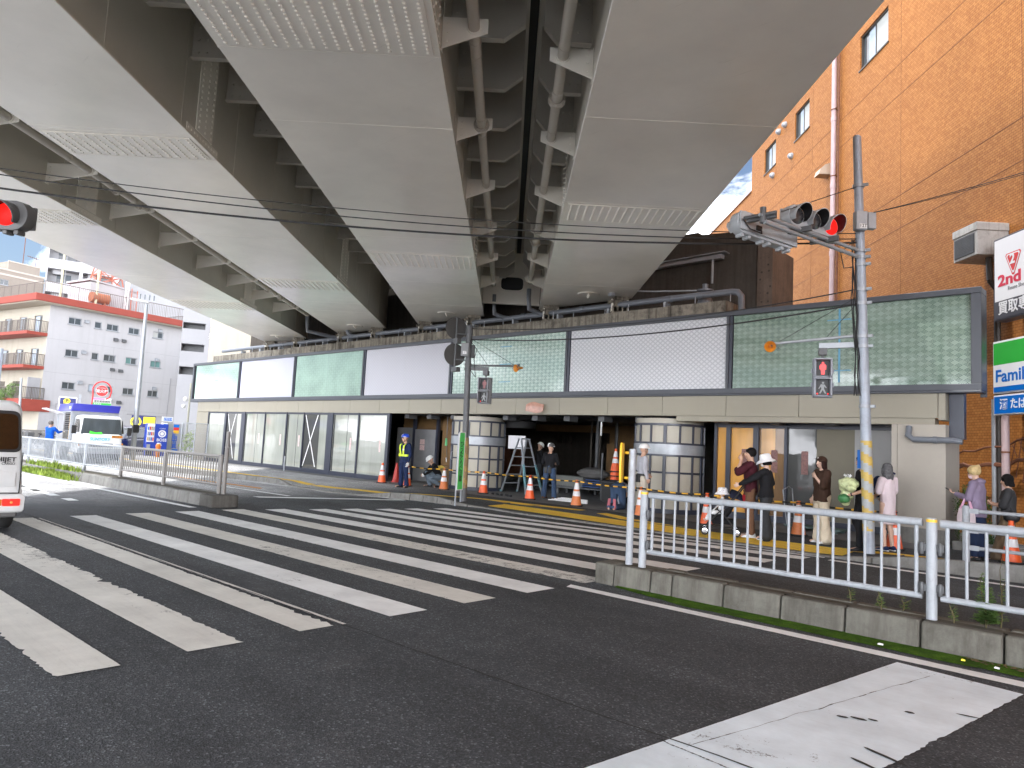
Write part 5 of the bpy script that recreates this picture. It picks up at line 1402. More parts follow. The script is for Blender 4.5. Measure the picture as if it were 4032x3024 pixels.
# middle pole
MB0=Vector((-13.90,13.10,.1)); MT=Vector((-13.97,13.04,4.80))
def onm(z): return MB0.lerp(MT,(z-MB0.z)/(MT.z-MB0.z))
t=thing('signal_pole','dull grey signal pole beside the green banner on the far kerb','pole',MB0)
g=MB(W=True); g.path([MB0,onm(2.2),MT],[.095,.085,.078],16); g.lathe([(.10,-.25),(.10,0),(.05,.02),(0,.02)],MT,16); g.build('pole_tube',M['galv_dark'],t,angle=40)
g=MB(W=True); vs=[];k0=32;n=30;z0,z1=.45,1.78
for i in range(n+1):
    z=z0+(z1-z0)*i/n; c=onm(z)
    for j in range(k0): a=2*math.pi*j/k0; vs.append((c.x+.10*math.cos(a),c.y+.10*math.sin(a),z))
for i in range(n):
    for j in range(k0):
        zz=z0+(z1-z0)*(i+.5)/n; s=(zz*3.0+j/k0)%1.0
        g.add([vs[i*k0+j],vs[i*k0+(j+1)%k0],vs[(i+1)*k0+(j+1)%k0],vs[(i+1)*k0+j]],[(0,1,2,3)],0 if s<.62 else 1)
g.build('striped_wrap',[paint('brown_pole_wrap',(.25,.17,.085),.6,.15,8),paint('worn_yellow_wrap',(.36,.24,.08),.6,.15,8)],t,weld=True,angle=60)
g=MB(W=True)
for z in (3.62,3.74,4.1,4.4): c=onm(z); g.tube(c-Vector((0,0,.03)),c+Vector((0,0,.03)),.098,n=16)
g.build('clamp',M['galv_dark'],t)
cb_=onm(4.12); fx2=Vector((.72,-.69,0)); X2=Vector((0,0,1)).cross(fx2).normalized()
e=empty('control_box',(0,0,0),0,t); e.location=cb_-MB0
g=MB(W=True); boxat(g,cb_-X2*.10+fx2*.12,X2,fx2,Vector((0,0,1)),.20,.14,.36); g.build('box_case',paint('grey_control_box',(.19,.195,.20),.5,.08),e,bevel=.01)
g=MB(W=True); boxat(g,cb_-X2*.10+fx2*.1915+Vector((0,0,-.08)),X2,fx2,Vector((0,0,1)),.10,.003,.075); g.build('number_plate',M['white'],e)
text_obj('12T',.07,M['txt_black'],e,cb_-X2*.10+fx2*.1945+Vector((0,0,-.08)),X2,align='CENTER',bold=.01)
g=MB(W=True); boxat(g,cb_+X2*.12+Vector((0,0,-.02)),X2,fx2,Vector((0,0,1)),.10,.16,.34); g.build('cable_box',M['black'],t,bevel=.008)
dxm=Vector((.80,.60,0)).normalized()
ped_signal('pedestrian_signal','dim pedestrian signal with unlit red figure hanging from the middle pole',onm(3.6),3.06,.50,dxm,(.40,-.92,0),False,0,0,M['galv_dark'],paint('dull_signal_housing',(.20,.205,.22),.5,.06,5))
horn('loudspeaker','small orange horn loudspeaker on the arm of the middle pole',onm(3.72),3.72,1.36,dxm,.03,(-.15,-.95,-.15),M['galv_dark'])
# two round sign backs on the middle pole
t=thing('road_sign','dark backs of two round road signs mounted left of the middle pole','road sign',Vector((-14.2,12.85,3.6)))
ax=Vector((-.94,.34,0))
for zc in (4.70,3.98):
    g=MB(W=True); c=Vector((-14.19,12.76,zc)); g.lathe([(.0,-.008),(.30,-.008),(.305,.0),(.30,.008),(0,.008)],c,28,axis=ax); g.build('sign_disc',paint('dark_sign_back',(.055,.053,.05),.6,.1) if zc>4.5 else bpy.data.materials['dark_sign_back'],t)
g=MB(W=True); c=Vector((-14.17,12.75,0)); g.tube(c+Vector((.02,-.005,3.58)),c+Vector((.02,-.005,4.98)),.025,n=8); g.box((-14.2,12.7,4.28),(-14.05,12.85,4.42)); g.tube(c+Vector((.03,0,4.55)),onm(4.55),.02,n=6); g.tube(c+Vector((.03,0,3.85)),onm(3.85),.02,n=6); g.box((-14.22,12.68,3.52),(-14.0,12.82,3.64)); g.build('sign_bar',M['galv_dark'],t)
# green vertical banner on two posts
t=thing('banner_sign','tall bright green banner board with dark vertical Japanese lettering in front of the middle pole','banner',(-13.84,12.86,0))
bxd=Vector((-.26,.966,0)).normalized()
g=MB(W=True)
for s in (-.13,.13): p=Vector((-13.84,12.86,0))+bxd*s; g.tube(p,p+Vector((0,0,1.88)),.022,n=8)
g.build('post',M['galv'],t)
g=MB(W=True); m=Matrix((bxd,Vector((bxd.y,-bxd.x,0)),Vector((0,0,1)))).transposed().to_4x4(); m.translation=Vector((-13.84,12.86,1.12)); 
g.X=m; g.box((-.125,.024,-.70),(.125,.030,.78)); bd=g.build('banner_board',M['green_banner'],t)
g=MB(W=True); g.X=m
for a,b,c,d in ((-.145,-.72,-.122,.80),(.122,-.72,.145,.80),(-.122,.777,.122,.80),(-.122,-.72,.122,-.697)): g.box((a,.022,b),(c,.034,d))
g.build('banner_frame',M['white'],t,smooth=False)
text_obj('ひったくりに注意',.165,M['txt_black'],bd,m@Vector((0,.033,.02)),bxd,vertical=True,bold=.012)
# ------------------------------------------------------------------ overhead cables
def cable(p,q,sag,r,n=30):
    p=Vector(p);q=Vector(q); return [p.lerp(q,i/n)-Vector((0,0,4*sag*(i/n)*(1-i/n))) for i in range(n+1)],r
def wire(label,segs):
    g=MB(W=True)
    for (p,q,s,r) in segs: P,rr=cable(p,q,s,r); g.path(P,rr,5)
    tag(g.build('overhead_cable',M['wire'],None),label,'cable',None)
CL=Vector((-11.6,-.4,5.35))
wire('thick black overhead cable crossing under the bridge to the right signal pole',[((-13.6,1.2,5.12),(-4.15,13.2,5.55),.34,.017)])
wire('upper thin overhead cable crossing under the bridge',[((-13.6,1.2,5.42),(-4.16,13.2,5.72),.30,.008),((-13.6,1.2,5.34),(-4.16,13.2,5.62),.34,.010)])
wire('upper of two cables sagging across the sign band between the signal poles',[(onm(4.72),onpole(4.72),.26,.012)])
wire('lower of two cables sagging across the sign band between the signal poles',[(onm(4.42),onpole(4.45),.24,.016)])
wire('twisted cable running from the right pole over the orange wall',[(onpole(6.05),(1.2,14.6,7.35),.12,.007),(onpole(6.05),(1.2,14.6,7.35),.15,.006)])
g=MB(W=True); rnd=random.Random(4)
for k in range(4):
    P=[]; 
    for i in range(9):
        z=5.6-.35*i+.0*k; c=onpole(z); P.append(c+Vector((-.10-.05*rnd.random()+.02*k,-.06-.06*rnd.random(),0)))
    g.path(P,.010,5)
g.path([onpole(5.6)+Vector((-.05,-.08,0)),onpole(5.5)+Vector((-.3,-.1,-.1)),onpole(5.3)+Vector((-.25,-.1,-.2)),onpole(5.1)+Vector((-.1,-.1,0))],.010,5)
tag(g.build('cable_loop',M['wire'],None),'loose black cables hanging down along the right signal pole','cable')
g=MB(W=True); g.path([onm(4.4)+Vector((.08,-.05,0)),onm(4.3)+Vector((.22,.1,-.15)),onm(3.9)+Vector((.14,.08,0)),onm(3.6)+Vector((.2,.1,-.2)),onm(3.6)+Vector((.08,0,0))],.012,5)
tag(g.build('cable_loop',M['wire'],None),'short loop of black cable beside the middle signal pole','cable')
# signal at the left edge, close to the camera, with its pole outside the frame
vehicle_signal('traffic_signal','near traffic light with a glowing red lamp cut by the left frame edge',Vector((-10.72,2.02,4.17))+Vector((-.72,-.68,0)).normalized()*.375,(.72,.68,0),(.72,-.69,-.10),2,mh=M['van_dark'])
t=thing('signal_mast','grey mast and arm holding the red light at the left frame edge','pole',(-13.0,-2.0,.1))
g=MB(W=True); g.tube((-13.2,-2.0,0),(-13.2,-2.0,5.6),.09,.07,14); g.path([(-13.2,-2.0,4.75),(-12.2,-.2,4.72),(-11.2,1.5,4.55),(-11.05,1.75,4.40)],.03,10); g.build('mast_tube',M['galv'],t)
# ------------------------------------------------------------------ cones, bars, ladder and site clutter
CG='traffic cones set out along the works barrier'
def cone_mesh(body,banded=True,h=.70):
    g=MB(); n=24
    def rz(z): return .150-(z/h)*.118
    g.lathe([(rz(.03),.03),(rz(.27),.27)],n=n); 
    if banded:
        g.lathe([(rz(.27),.27),(rz(.40)+.002,.40)],n=n,m=1); g.lathe([(rz(.40),.40),(rz(.45),.45)],n=n); g.lathe([(rz(.45)+.002,.45),(rz(.62)+.002,.62)],n=n,m=1); g.lathe([(rz(.62),.62),(rz(.64),.64)],n=n)
    else: g.lathe([(rz(.27),.27),(rz(.64),.64)],n=n)
    g.lathe([(rz(.64),.64),(.040,.645),(.042,h-.01),(.034,h),(0,h)],n=n)
    return g
protos={}
def cone(x,y,z,label,kind='new',rz=0,s=1.0,group=CG):
    key=kind
    if key not in protos:
        t=thing('traffic_cone',label,'traffic cone',(x,y,z),rz,group)
        body={'new':'cone','old':'cone_old','red':'cone_red'}[kind]
        cone_mesh(body,kind!='red').build('cone_body',[M[body],M['cone_band']],t,angle=50)
        g=MB(); pts=[(.19*math.cos(2*math.pi*k/8+R(22.5)),.19*math.sin(2*math.pi*k/8+R(22.5)),0) for k in range(8)]
        g.prism(pts,(0,0,.035)); g.build('cone_base',M['rubber'] if kind!='red' else M[body],t,bevel=.008)
        protos[key]=t
    else:
        t=copy_tree(protos[key]); t.location=(x,y,z); t.rotation_euler=(0,0,rz); t['label']=label; t['group']=group
    t.scale=(s,s,s) if s!=1 else (1,1,1)
    return t
CN=[(-20.5,15.36,.106,'orange cone at the end of the shop glass, left of the guard','new'),
 (-17.37,15.48,.106,'faded orange cone in front of the squatting worker','old'),
 (-15.89,15.81,.106,'bright orange cone just right of the green banner','new'),
 (-13.82,15.66,.106,'bright orange cone between the stepladder and the inner worker','new'),
 (-11.86,15.33,.106,'faded orange cone left of the kneeling worker','old'),
 (-9.45,14.72,.106,'orange cone behind the white median post','old'),
 (-7.68,14.64,.106,'orange cone behind the stroller','new'),
 (-5.70,14.73,.106,'orange cone between the hat woman and the cap woman','old'),
 (-3.82,14.32,.106,'orange cone in front of the beige pier','new')]
for i,(x,y,z,l,k) in enumerate(CN): cone(x,y,z,l,k,rz=i*.7)
cone(-18.95,15.25,.106,'orange cone half hidden behind the guard\'s legs','new',.3)
cone(-20.84,16.25,.106,'plain dull red cone by the grey hoarding','red',.2)
cone(-19.45,17.2,.106,'plain dull red cone behind the guard','red',.9)
cone(-2.1,14.55,.10,'orange cone at the feet of the woman in black','new',.5)
# stacked cones on a box inside
t=thing('tool_trolley','dark tool trolley holding a stack of cones beside the kneeling worker','trolley',(-12.35,17.8,.1))
g=MB(W=True); g.box((-12.65,17.55,.1),(-12.05,18.05,.72)); g.box((-12.7,17.5,.66),(-12.0,18.1,.74)); g.build('trolley_body',M['black'],t,bevel=.01)
for k in range(3): cone(-12.35,17.8,.745+.13*k,('lowest','middle','top')[k]+' cone of the stack on the dark trolley','new',.4*k,1.0,'cones stacked on the trolley')
# barrier bars from cone to cone
BP=[(-18.95,15.25),(-17.37,15.48),(-15.89,15.81),(-13.82,15.66),(-11.86,15.33),(-9.45,14.72),(-7.68,14.64),(-5.70,14.73),(-3.82,14.32)]
BL=['from the guard to the faded cone','across the round column left of the banner','from the banner to the cone by the stepladder','in front of the inner worker','in front of the kneeling worker','behind the white post and the column','behind the stroller','behind the couple','towards the beige pier']
for (a,b),l in zip(zip(BP,BP[1:]),BL):
    a=Vector((*a,.106+.665));b=Vector((*b,.106+.665)); n=max(8,int((b-a).length/.16))
    o=thing('barrier_bar','black and yellow barrier bar '+l,'barrier bar',a,0,'bars linking the traffic cones')
    g=MB(W=True)
    for k in range(n):
        sagA=-.03*math.sin(math.pi*k/n);sagB=-.03*math.sin(math.pi*(k+1)/n)
        p=a.lerp(b,k/n)+Vector((0,0,sagA));q=a.lerp(b,(k+1)/n)+Vector((0,0,sagB))
        g.path([p,q],.0185 if k%2 else .017,8,1 if k%2 else 0)
    g.path([a+Vector((.052*math.cos(t_),.052*math.sin(t_),0)) for t_ in [2*math.pi*k/14 for k in range(14)]],.010,5,0,closed=True); g.path([b+Vector((.052*math.cos(t_),.052*math.sin(t_),0)) for t_ in [2*math.pi*k/14 for k in range(14)]],.010,5,0,closed=True)
    g.build('bar',[M['bar_black'],M['bar_yellow']],o,angle=60)
# stepladder
t=thing('stepladder','aluminium stepladder with blue feet open inside the doorway','stepladder',(-15.9,17.6,.1),R(84))
g=MB()
T=1.78
def rail(x0,y0,x1,y1,m): 
    g.hexa([(x0-.03,y0-.015,0),(x0+.03,y0-.015,0),(x0+.03,y0+.015,0),(x0-.03,y0+.015,0)],[(x1-.03,y1-.015,T),(x1+.03,y1-.015,T),(x1+.03,y1+.015,T),(x1-.03,y1+.015,T)],m)
for s in (-1,1):
    rail(s*.36,-.62,s*.17,-.06,0); rail(s*.36,.62,s*.17,.06,0)
g.build('side_rail',M['galv'],t)
g=MB()
for k in range(1,6):
    f=k/6; w=.36-.19*f
    for s in (-1,1): y=s*(.62-.56*f); g.box((-w,y-.03,T*f-.015),(w,y+.03,T*f+.015))
g.box((-.2,-.10,T-.02),(.2,.10,T+.02)); g.build('tread',M['galv'],t)
g=MB()
for s in (-1,1):
    for q in (-1,1): g.box((s*.36-.035,q*.62-.025,0),(s*.36+.035,q*.62+.025,.07)); 
    g.hexa([(s*.335-.035,-.546-.02,.24),(s*.335+.035,-.546-.02,.24),(s*.335+.035,-.546+.02,.24),(s*.335-.035,-.546+.02,.24)],[(s*.26-.035,-.33-.02,.95),(s*.26+.035,-.33-.02,.95),(s*.26+.035,-.33+.02,.95),(s*.26-.035,-.33+.02,.95)])
g.build('blue_sleeve',paint('pale_blue_paint',(.16,.33,.37),.5,.15),t)
# clutter in the doorway
def clutter(name,label,cat,loc,parts):
    t=thing(name,label,cat,loc)
    for nm,fn,mt,bv in parts:
        g=MB(W=True); fn(g); g.build(nm,mt,t,bevel=bv)
    return t
ct=clutter('material_cart','low flat cart loaded with grey boards and blue sheeting inside the doorway','cart',(-12.3,17.4,.1),[
 ('deck',lambda g:(g.box((-13.6,17.0,.32),(-10.9,17.7,.38)),[g.tube((x,y,.1),(x,y,.3),.06,n=10) for x in(-13.3,-11.2) for y in (17.1,17.6)]),M['galv_dark'],.005),
 ('board_stack',lambda g:(g.box((-13.5,17.05,.38),(-12.2,17.6,.72)),g.box((-13.4,17.02,.3),(-12.6,17.5,.33))),paint('grey_board_stack',(.16,.165,.155),.8,.2,3),.006),
 ('blue_sheet',lambda g:[g.box((-12.2+.02*k,17.0+.03*k,.40+.07*k),(-10.95-.1*k,17.62-.02*k,.46+.07*k)) for k in range(4)],paint('blue_sheeting',(.012,.04,.13),.4,.2),.01),
 ('dust_cover',lambda g:g.loft([[Vector((-12.6+1.25*k/6+.05*noise.noise((k,j,1)),17.3+.30*math.cos(2*math.pi*j/10)*math.sin(math.pi*(k+.6)/7.2),.85+.22*math.sin(2*math.pi*j/10)*math.sin(math.pi*(k+.6)/7.2)+.03*noise.noise((k,j,5)))) for j in range(10)] for k in range(7)]),paint('grey_dust_cover',(.12,.115,.11),.9,.2,4),0)])
ct.location=(-14.6,19.4,.1)
ct=clutter('floor_material','small pile of white strips on the floor by the faded cone','pile of strips',(-12.1,15.9,.1),[('strip',lambda g:[g.box((-12.9+.06*k,15.8+.07*k,.106+.018*k),(-11.5-.05*k,15.86+.07*k,.122+.018*k)) for k in range(5)],M['white'],0)])
ct.location=(-12.85,16.4,.1)
clutter('floor_tool','dark power tools and leads on the floor beside the first column','tools',(-15.2,15.9,.1),[('tool',lambda g:[g.ball((-15.5+.13*k,15.85+.06*math.sin(k*2),.135),(.07,.04,.035),8,6) for k in range(7)],M['black'],0)])
clutter('cardboard_box','brown cardboard box with a yellow rope coil behind the guard','box',(-18.9,17.0,.1),[('carton',lambda g:g.box((-19.5,16.9,.1),(-18.55,17.5,.80)),paint('dim_cardboard',(.16,.095,.04),.8,.2,3),.005),
 ('rope_coil',lambda g:[g.path([Vector((-19.1+.2*math.cos(a+.3*k)*(1+.1*k),16.88-.012*k,.62+.18*math.sin(a)*(1-.08*k))) for a in [2*math.pi*i/16 for i in range(16)]],.016,5,closed=True) for k in range(4)],paint('yellow_rope',(.42,.30,.05),.8,.2),0)])
clutter('work_light','pale cable with a green connector hanging from the ceiling left of the column','hanging cable',(-18.7,16.9,2.6),[('cable',lambda g:(g.path([(-18.85,16.8,2.6),(-18.83,16.8,1.95),(-18.86,16.82,1.7),(-18.8,16.8,1.3),(-18.75,16.8,1.05)],.012,6),g.path([(-18.9,16.85,2.6),(-18.88,16.82,2.0),(-18.83,16.8,1.75)],.010,6)),M['galv_dark'],0),
 ('connector',lambda g:(g.tube((-18.84,16.79,1.52),(-18.84,16.79,1.78),.045,.035,8),),paint('green_connector',(.10,.45,.18),.5,.1),0),('tube_end',lambda g:(g.tube((-18.77,16.79,.95),(-18.8,16.79,1.1),.02,n=8),g.tube((-18.3,16.7,2.2),(-18.28,16.7,2.62),.018,n=8)),M['white'],0)])
clutter('prop_tube','white steel tube hanging from the ceiling right of the doorway','tube',(-12.4,16.9,2.2),[('tube',lambda g:(g.tube((-12.2,16.8,2.05),(-12.2,16.8,2.65),.022,n=8),),M['white'],0)])
clutter('support_prop','slim grey steel prop standing in the dark doorway','prop',(-13.2,18.3,.1),[('tube',lambda g:(g.tube((-13.2,18.3,.1),(-13.2,18.3,1.55),.03,n=10)),M['galv_dark'],0)])
clutter('hand_cart','empty platform hand cart with a folded handle behind the right-hand glass','hand cart',(-6.2,16.2,.1),[('platform',lambda g:(g.box((-6.5,15.95,.16),(-5.3,16.5,.20)),[g.tube((x,y,.10),(x,y+.04,.10),.05,n=12) for x in (-6.4,-5.4) for y in (16.0,16.4)]),paint('green_grey_plate',(.08,.13,.12),.6,.1),.005),('handle',lambda g:g.path([(-6.45,16.0,.2),(-6.55,16.0,.95),(-6.5,16.2,1.03),(-6.5,16.4,.98),(-6.45,16.45,.2)],.015,8),M['galv'],0)])
clutter('short_post','thin grey pipe stub on the pavement in front of the shop glass','pipe stub',(-27.6,15.6,.1),[('tube',lambda g:(g.tube((-27.55,15.55,.1),(-27.55,15.55,.72),.03,n=8),),M['galv'],0)])
# ------------------------------------------------------------------ buildings on the left
def frame_mat(p0,az):
    """local x along az, local y = to the left of x (depth away), z up"""
    e=Vector((math.cos(az),math.sin(az),0)); n=Vector((-e.y,e.x,0))
    m=Matrix((e,n,Vector((0,0,1)))).transposed().to_4x4(); m.translation=Vector(p0); return m
def fm(m): g=MB(W=True); g.X=m; return g
def wall_with_windows(mb,x0,x1,z0,z1,wins,y=0,depth=.12):
    xs=sorted(set([x0,x1]+[w[0] for w in wins]+[w[1] for w in wins])); zs=sorted(set([z0,z1]+[w[2] for w in wins]+[w[3] for w in wins]))
    for a,b in zip(xs,xs[1:]):
        for c,d in zip(zs,zs[1:]):
            xm,zm=(a+b)/2,(c+d)/2
            if any(w[0]<xm<w[1] and w[2]<zm<w[3] for w in wins): continue
            mb.quad((a,y,c),(b,y,c),(b,y,d),(a,y,d))
    for a,b,c,d in wins:
        Y=y+depth
        mb.quad((a,y,c),(a,Y,c),(a,Y,d),(a,y,d)); mb.quad((b,y,c),(b,Y,c),(b,Y,d),(b,y,d)); mb.quad((a,y,d),(b,y,d),(b,Y,d),(a,Y,d)); mb.quad((a,y,c),(b,y,c),(b,Y,c),(a,Y,c))
def window(parent,m,a,b,c,d,y,panes=('win_pane','win_pane'),frame='galv',sill=True):
    o=empty('window',(0,0,0),0,parent); o.matrix_world=Matrix(); o.location=world_of(parent).inverted()@(m@Vector((a,y,c)))
    g=fm(m); t=.05
    g.box((a,y-.03,c),(b,y+.02,c+t)); g.box((a,y-.03,d-t),(b,y+.02,d)); g.box((a,y-.03,c+t),(a+t,y+.02,d-t)); g.box((b-t,y-.03,c+t),(b,y+.02,d-t))
    n=len(panes); w=(b-a)/n
    for k in range(1,n): g.box((a+w*k-.025,y-.025,c+t),(a+w*k+.025,y+.02,d-t))
    if sill: g.box((a-.05,y-.19,c-.06),(b+.05,y+.02,c-.002))
    g.build('frame',M[frame],o,smooth=False)
    for k,pm in enumerate(panes):
        g=fm(m); g.box((a+w*k+.025,y+.0,c+t),(a+w*(k+1)-.025,y+.01,d-t)); g.build('pane',M[pm],o,smooth=False)
# white three-storey block with red bands: local x = along its front, y = depth, z
W0=58.0; az=R(101.5)
mw=frame_mat(Vector((-math.sin(az),math.cos(az),0))*W0,az)
wb=thing('apartment_block','white low apartment block with red roof edge and red balcony bands','building',mw@Vector((32,4,0)))
xl,xr,zt=26.83,38.5,10.6
rows=[(9.30,9.83),(6.78,7.33),(4.25,4.80)]
cols=[(28.23,29.2,2),(30.21,30.75,1),(31.16,32.12,2),(32.96,33.9,2),(35.10,36.03,2)]
wl=[(a,b,c,d) for (c,d) in rows for (a,b,n) in cols]
g=fm(mw); wall_with_windows(g,xl,xr,0,zt,wl)
g.quad((xr,0,0),(xr,9,0),(xr,9,zt),(xr,0,zt))
side=[(1.0+2.4*k,1.0+2.4*k+1.2,z,z+1.55) for z in (8.2,5.65,3.15) for k in range(3)]
def sd_(v): return (xl,)+v
xs=[0]+sorted([s for w in side[:3] for s in w[:2]])+[9]
# side wall with door openings
ys=sorted(set([0,9]+[w[0] for w in side]+[w[1] for w in side])); zs=sorted(set([0,zt]+[w[2] for w in side]+[w[3] for w in side]))
gs=fm(mw)
for a,b in zip(ys,ys[1:]):
    for c,d in zip(zs,zs[1:]):
        ym,zm=(a+b)/2,(c+d)/2
        if any(w[0]<ym<w[1] and w[2]<zm<w[3] for w in side): continue
        gs.quad((xl,b,c),(xl,a,c),(xl,a,d),(xl,b,d))
g.build('front_wall',M['wall_white'],wb,smooth=False); gs.build('side_wall',M['wall_cream'],wb,smooth=False)
g=fm(mw)
for z in (7.95,5.42,2.9): g.box((xl+.01,-.006,z),(xr-.01,.004,z+.02))
g.box((31.9,-.005,5.4),(31.92,.004,8.0)); g.build('wall_seam',M['wall_grey'],wb,smooth=False)
for i,(c,d) in enumerate(rows):
    for j,(a,b,n) in enumerate(cols):
        pm=('win_pane',)*n
        if i==1 and j==4: pm=('win_green','win_green')
        if i==1 and j==3: pm=('win_green','win_pane')
        if i==2 and j==1: pm=('curtain',)
        if i==0 and j==4: pm=('blind','win_pane')
        window(wb,mw,a,b,c,d,.09,pm)
mside=mw@Matrix.Translation((xl,0,0))@Matrix.Rotation(R(90),4,'Z')
for a,b,c,d in side: 
    if c>5: window(wb,mside,a,b,c,d,-.14+.02,('win_pane','curtain'),sill=False)
# red roof slab and balcony slabs
g=fm(mw); g.box((25.35,-.95,10.56),(40.15,9.4,11.08)); rs=g.build('roof_slab',M['brick_red'],wb,bevel=.02)
g=fm(mw); g.box((25.5,-.8,10.50),(40.0,9,10.558)); g.build('soffit',M['wall_cream'],rs,smooth=False)
def railing(parent,m,pts,z0,z1,step,mt='rail_brown',r=.014):
    g=fm(m)
    for (x0,y0),(x1,y1) in zip(pts,pts[1:]):
        L=math.hypot(x1-x0,y1-y0); n=max(1,int(L/step))
        g.path([(x0,y0,z1),(x1,y1,z1)],.028,6); g.path([(x0,y0,z0+.08),(x1,y1,z0+.08)],.018,5)
        for k in range(n+1):
            f=k/n; g.path([(x0+(x1-x0)*f,y0+(y1-y0)*f,z0),(x0+(x1-x0)*f,y0+(y1-y0)*f,z1)],r*(2 if k%8==0 else 1),5)
    return g.build('railing',M[mt],parent,angle=60)
for z in (8.08,5.56,):
    g=fm(mw); g.box((25.4,-.05,z),(xl-.002,8.4,z+.24)); b=g.build('balcony',M['brick_red'],wb,bevel=.015)
    railing(b,mw,[(xl-.05,.0),(25.48,.0),(25.48,8.3)],z+.24,z+1.1,.105)
g=fm(mw); g.box((25.42,-.12,2.40),(27.5,.85,3.28)); g.box((25.42,.85,2.40),(xl-.002,8.4,3.28)); b=g.build('balcony',M['brick_red'],wb,bevel=.015)
railing(b,mw,[(27.0,-.05),(25.5,-.05),(25.5,8.3)],3.28,4.15,.105)
g=fm(mw); g.box((25.9,.1,3.3),(26.75,.2,4.9)); g.build('balcony_screen',M['wall_grey'],b,smooth=False)
railing(wb,mw,[(26.2,8.6),(26.2,-.3),(39.8,-.3),(39.8,6)],11.08,12.18,.15,'rail_brown',.012)
for z,w in ((8.25,41.3),(5.7,41.2),(2.46,42.2)):
    h=.28 if z>3 else .95
    g=fm(mw); g.box((xr+.002,.3,z),(w,2.6,z+h)); b=g.build('balcony',M['brick_red'],wb,bevel=.01); railing(b,mw,[(xr+.3,.35),(w-.05,.35),(w-.05,2.5)],z+h,z+h+1.0,.12)
g=fm(mw); g.box((xr+.01,2.6,0),(46,9,10.4)); g.build('rear_wing',M['wall_shadow'],wb,smooth=False)
# roof house, tank, vents and downpipe
g=fm(mw); g.box((31.1,3.0,11.08),(35.0,6.5,13.5)); g.prism([(30.95,2.9,13.6),(35.2,2.9,13.35),(35.2,2.9,13.47),(30.95,2.9,13.74)],(0,3.8,0)); g.build('roof_house',M['wall_white'],wb,smooth=False)
g=fm(mw); g.tube((30.85,2.3,12.12),(32.3,2.3,12.12),.42,n=18); g.box((31.1,2.1,11.08),(31.25,2.5,11.8)); g.box((31.9,2.1,11.08),(32.05,2.5,11.8)); g.build('water_tank',M['tank'],wb,bevel=.01)
g=fm(mw)
for x in (33.98,34.2): g.tube((x,2.8,11.1),(x,2.8,14.6),.075,n=8)
g.build('white_flue',M['white'],wb)
g=fm(mw)
for x,zt_ in ((34.45,13.6),(34.95,13.5)): g.tube((x,2.7,11.1),(x,2.7,zt_),.04,n=6)
g.build('rust_pole',M['red_iron'],wb)
g=fm(mw); g.path([(38.55,-1.05,12.75),(38.55,-1.05,10.6),(38.3,-.35,10.2),(38.1,-.12,9.7),(38.05,-.12,0)],.085,10); g.lathe([(.1,12.7),(.12,12.78),(0,12.8)],(38.55,-1.05,0),10); g.build('downpipe',M['white'],wb,angle=60)
g=fm(mw); g.path([(36.9,-.06,0),(37.0,-.06,3.6),(37.05,-.06,6)],.03,6); g.path([(33.5,-.05,2.65),(36.6,-.05,2.6),(36.85,-.05,2.2)],.03,6); g.build('conduit',M['wall_grey'],wb)
# exhaust hoods on the wall
VH=[(29.55,9.68),(29.55,7.25),(29.5,4.85),(35.65,9.98),(35.62,7.44),(35.62,4.98),(31.95,8.62),(32.62,8.62),(31.92,6.15),(32.6,6.12),(31.9,3.65),(32.7,3.55)]
for k,(x,z) in enumerate(VH):
    g=fm(mw); g.prism([(x-.16,0,z-.13),(x-.16,-.22,z-.13),(x-.16,-.20,z+.04),(x-.16,-.08,z+.13),(x-.16,0,z+.13)],(.32,0,0)); g.build('wall_vent',M['galv'] if k<6 else M['galv_dark'],wb,smooth=False)
# ground floor louvre units
g=fm(mw); g.box((27.9,-.5,1.0),(29.6,-.05,3.1)); lu=g.build('louvre_unit',M['wall_grey'],wb,bevel=.02)
g=fm(mw)
for k in range(6): 
    for q in (1.95,1.12): g.box((28.5,-.52,q+.05+.14*k),(29.3,-.505,q+.12+.14*k))
g.build('louvre',M['black'],lu,smooth=False)
# tall white apartment house behind
p0=Vector((-89.7,20.46,0)); ma=frame_mat(p0,R(77.15))
tb=thing('apartment_house','tall white apartment house with deep balcony recesses behind the red-banded block','building',ma@Vector((4,5,0)))
rec=[]
for k,z in enumerate((19.5,16.9,14.3,11.7,9.1,22.1)):
    rec+=[(.15,3.1,z,z+1.55),(3.45,6.4,z,z+1.55)]
g=fm(ma); wall_with_windows(g,0,7.0,0,27,rec,0,1.3); g.quad((0,0,0),(0,10,0),(0,10,27),(0,0,27)); g.quad((0,0,27),(7,0,27),(7,10,27),(0,10,27)); g.build('front_wall',M['wall_white'],tb,smooth=False)
for a,b,c,d in rec[:8]+rec[10:]:
    o=empty('balcony_recess',(0,0,0),0,tb); o.location=world_of(tb).inverted()@(ma@Vector((a,1.2,c)))
    g=fm(ma); g.quad((a,1.25,c),(b,1.25,c),(b,1.25,d),(a,1.25,d)); g.build('recess_wall',M['wall_grey'],o,smooth=False)
    g=fm(ma); g.box((a+.9,1.15,c),(b-.7,1.2,d-.35)); g.build('pane',M['win_pane'],o,smooth=False)
    g=fm(ma); g.box((a+.55*(b-a),.1,c),(a+.55*(b-a)+.05,.15,d)); g.box((a,.08,c+.02),(b,.12,c+.06)); g.box((a+.5,.6,d-.5),(a+1.3,1.1,d)); g.build('partition',M['wall_shadow'],o,smooth=False)
    g=fm(ma); g.box((a+.3*(b-a),.5,c),(b-.3,.55,c+.55)); g.build('screen',M['galv_dark'],o,smooth=False)
g=fm(ma); ws=[(9.35+.49*k,9.62+.49*k,16.6+z,17.35+z) for k in range(4) for z in (0,-3.2,3.2)]
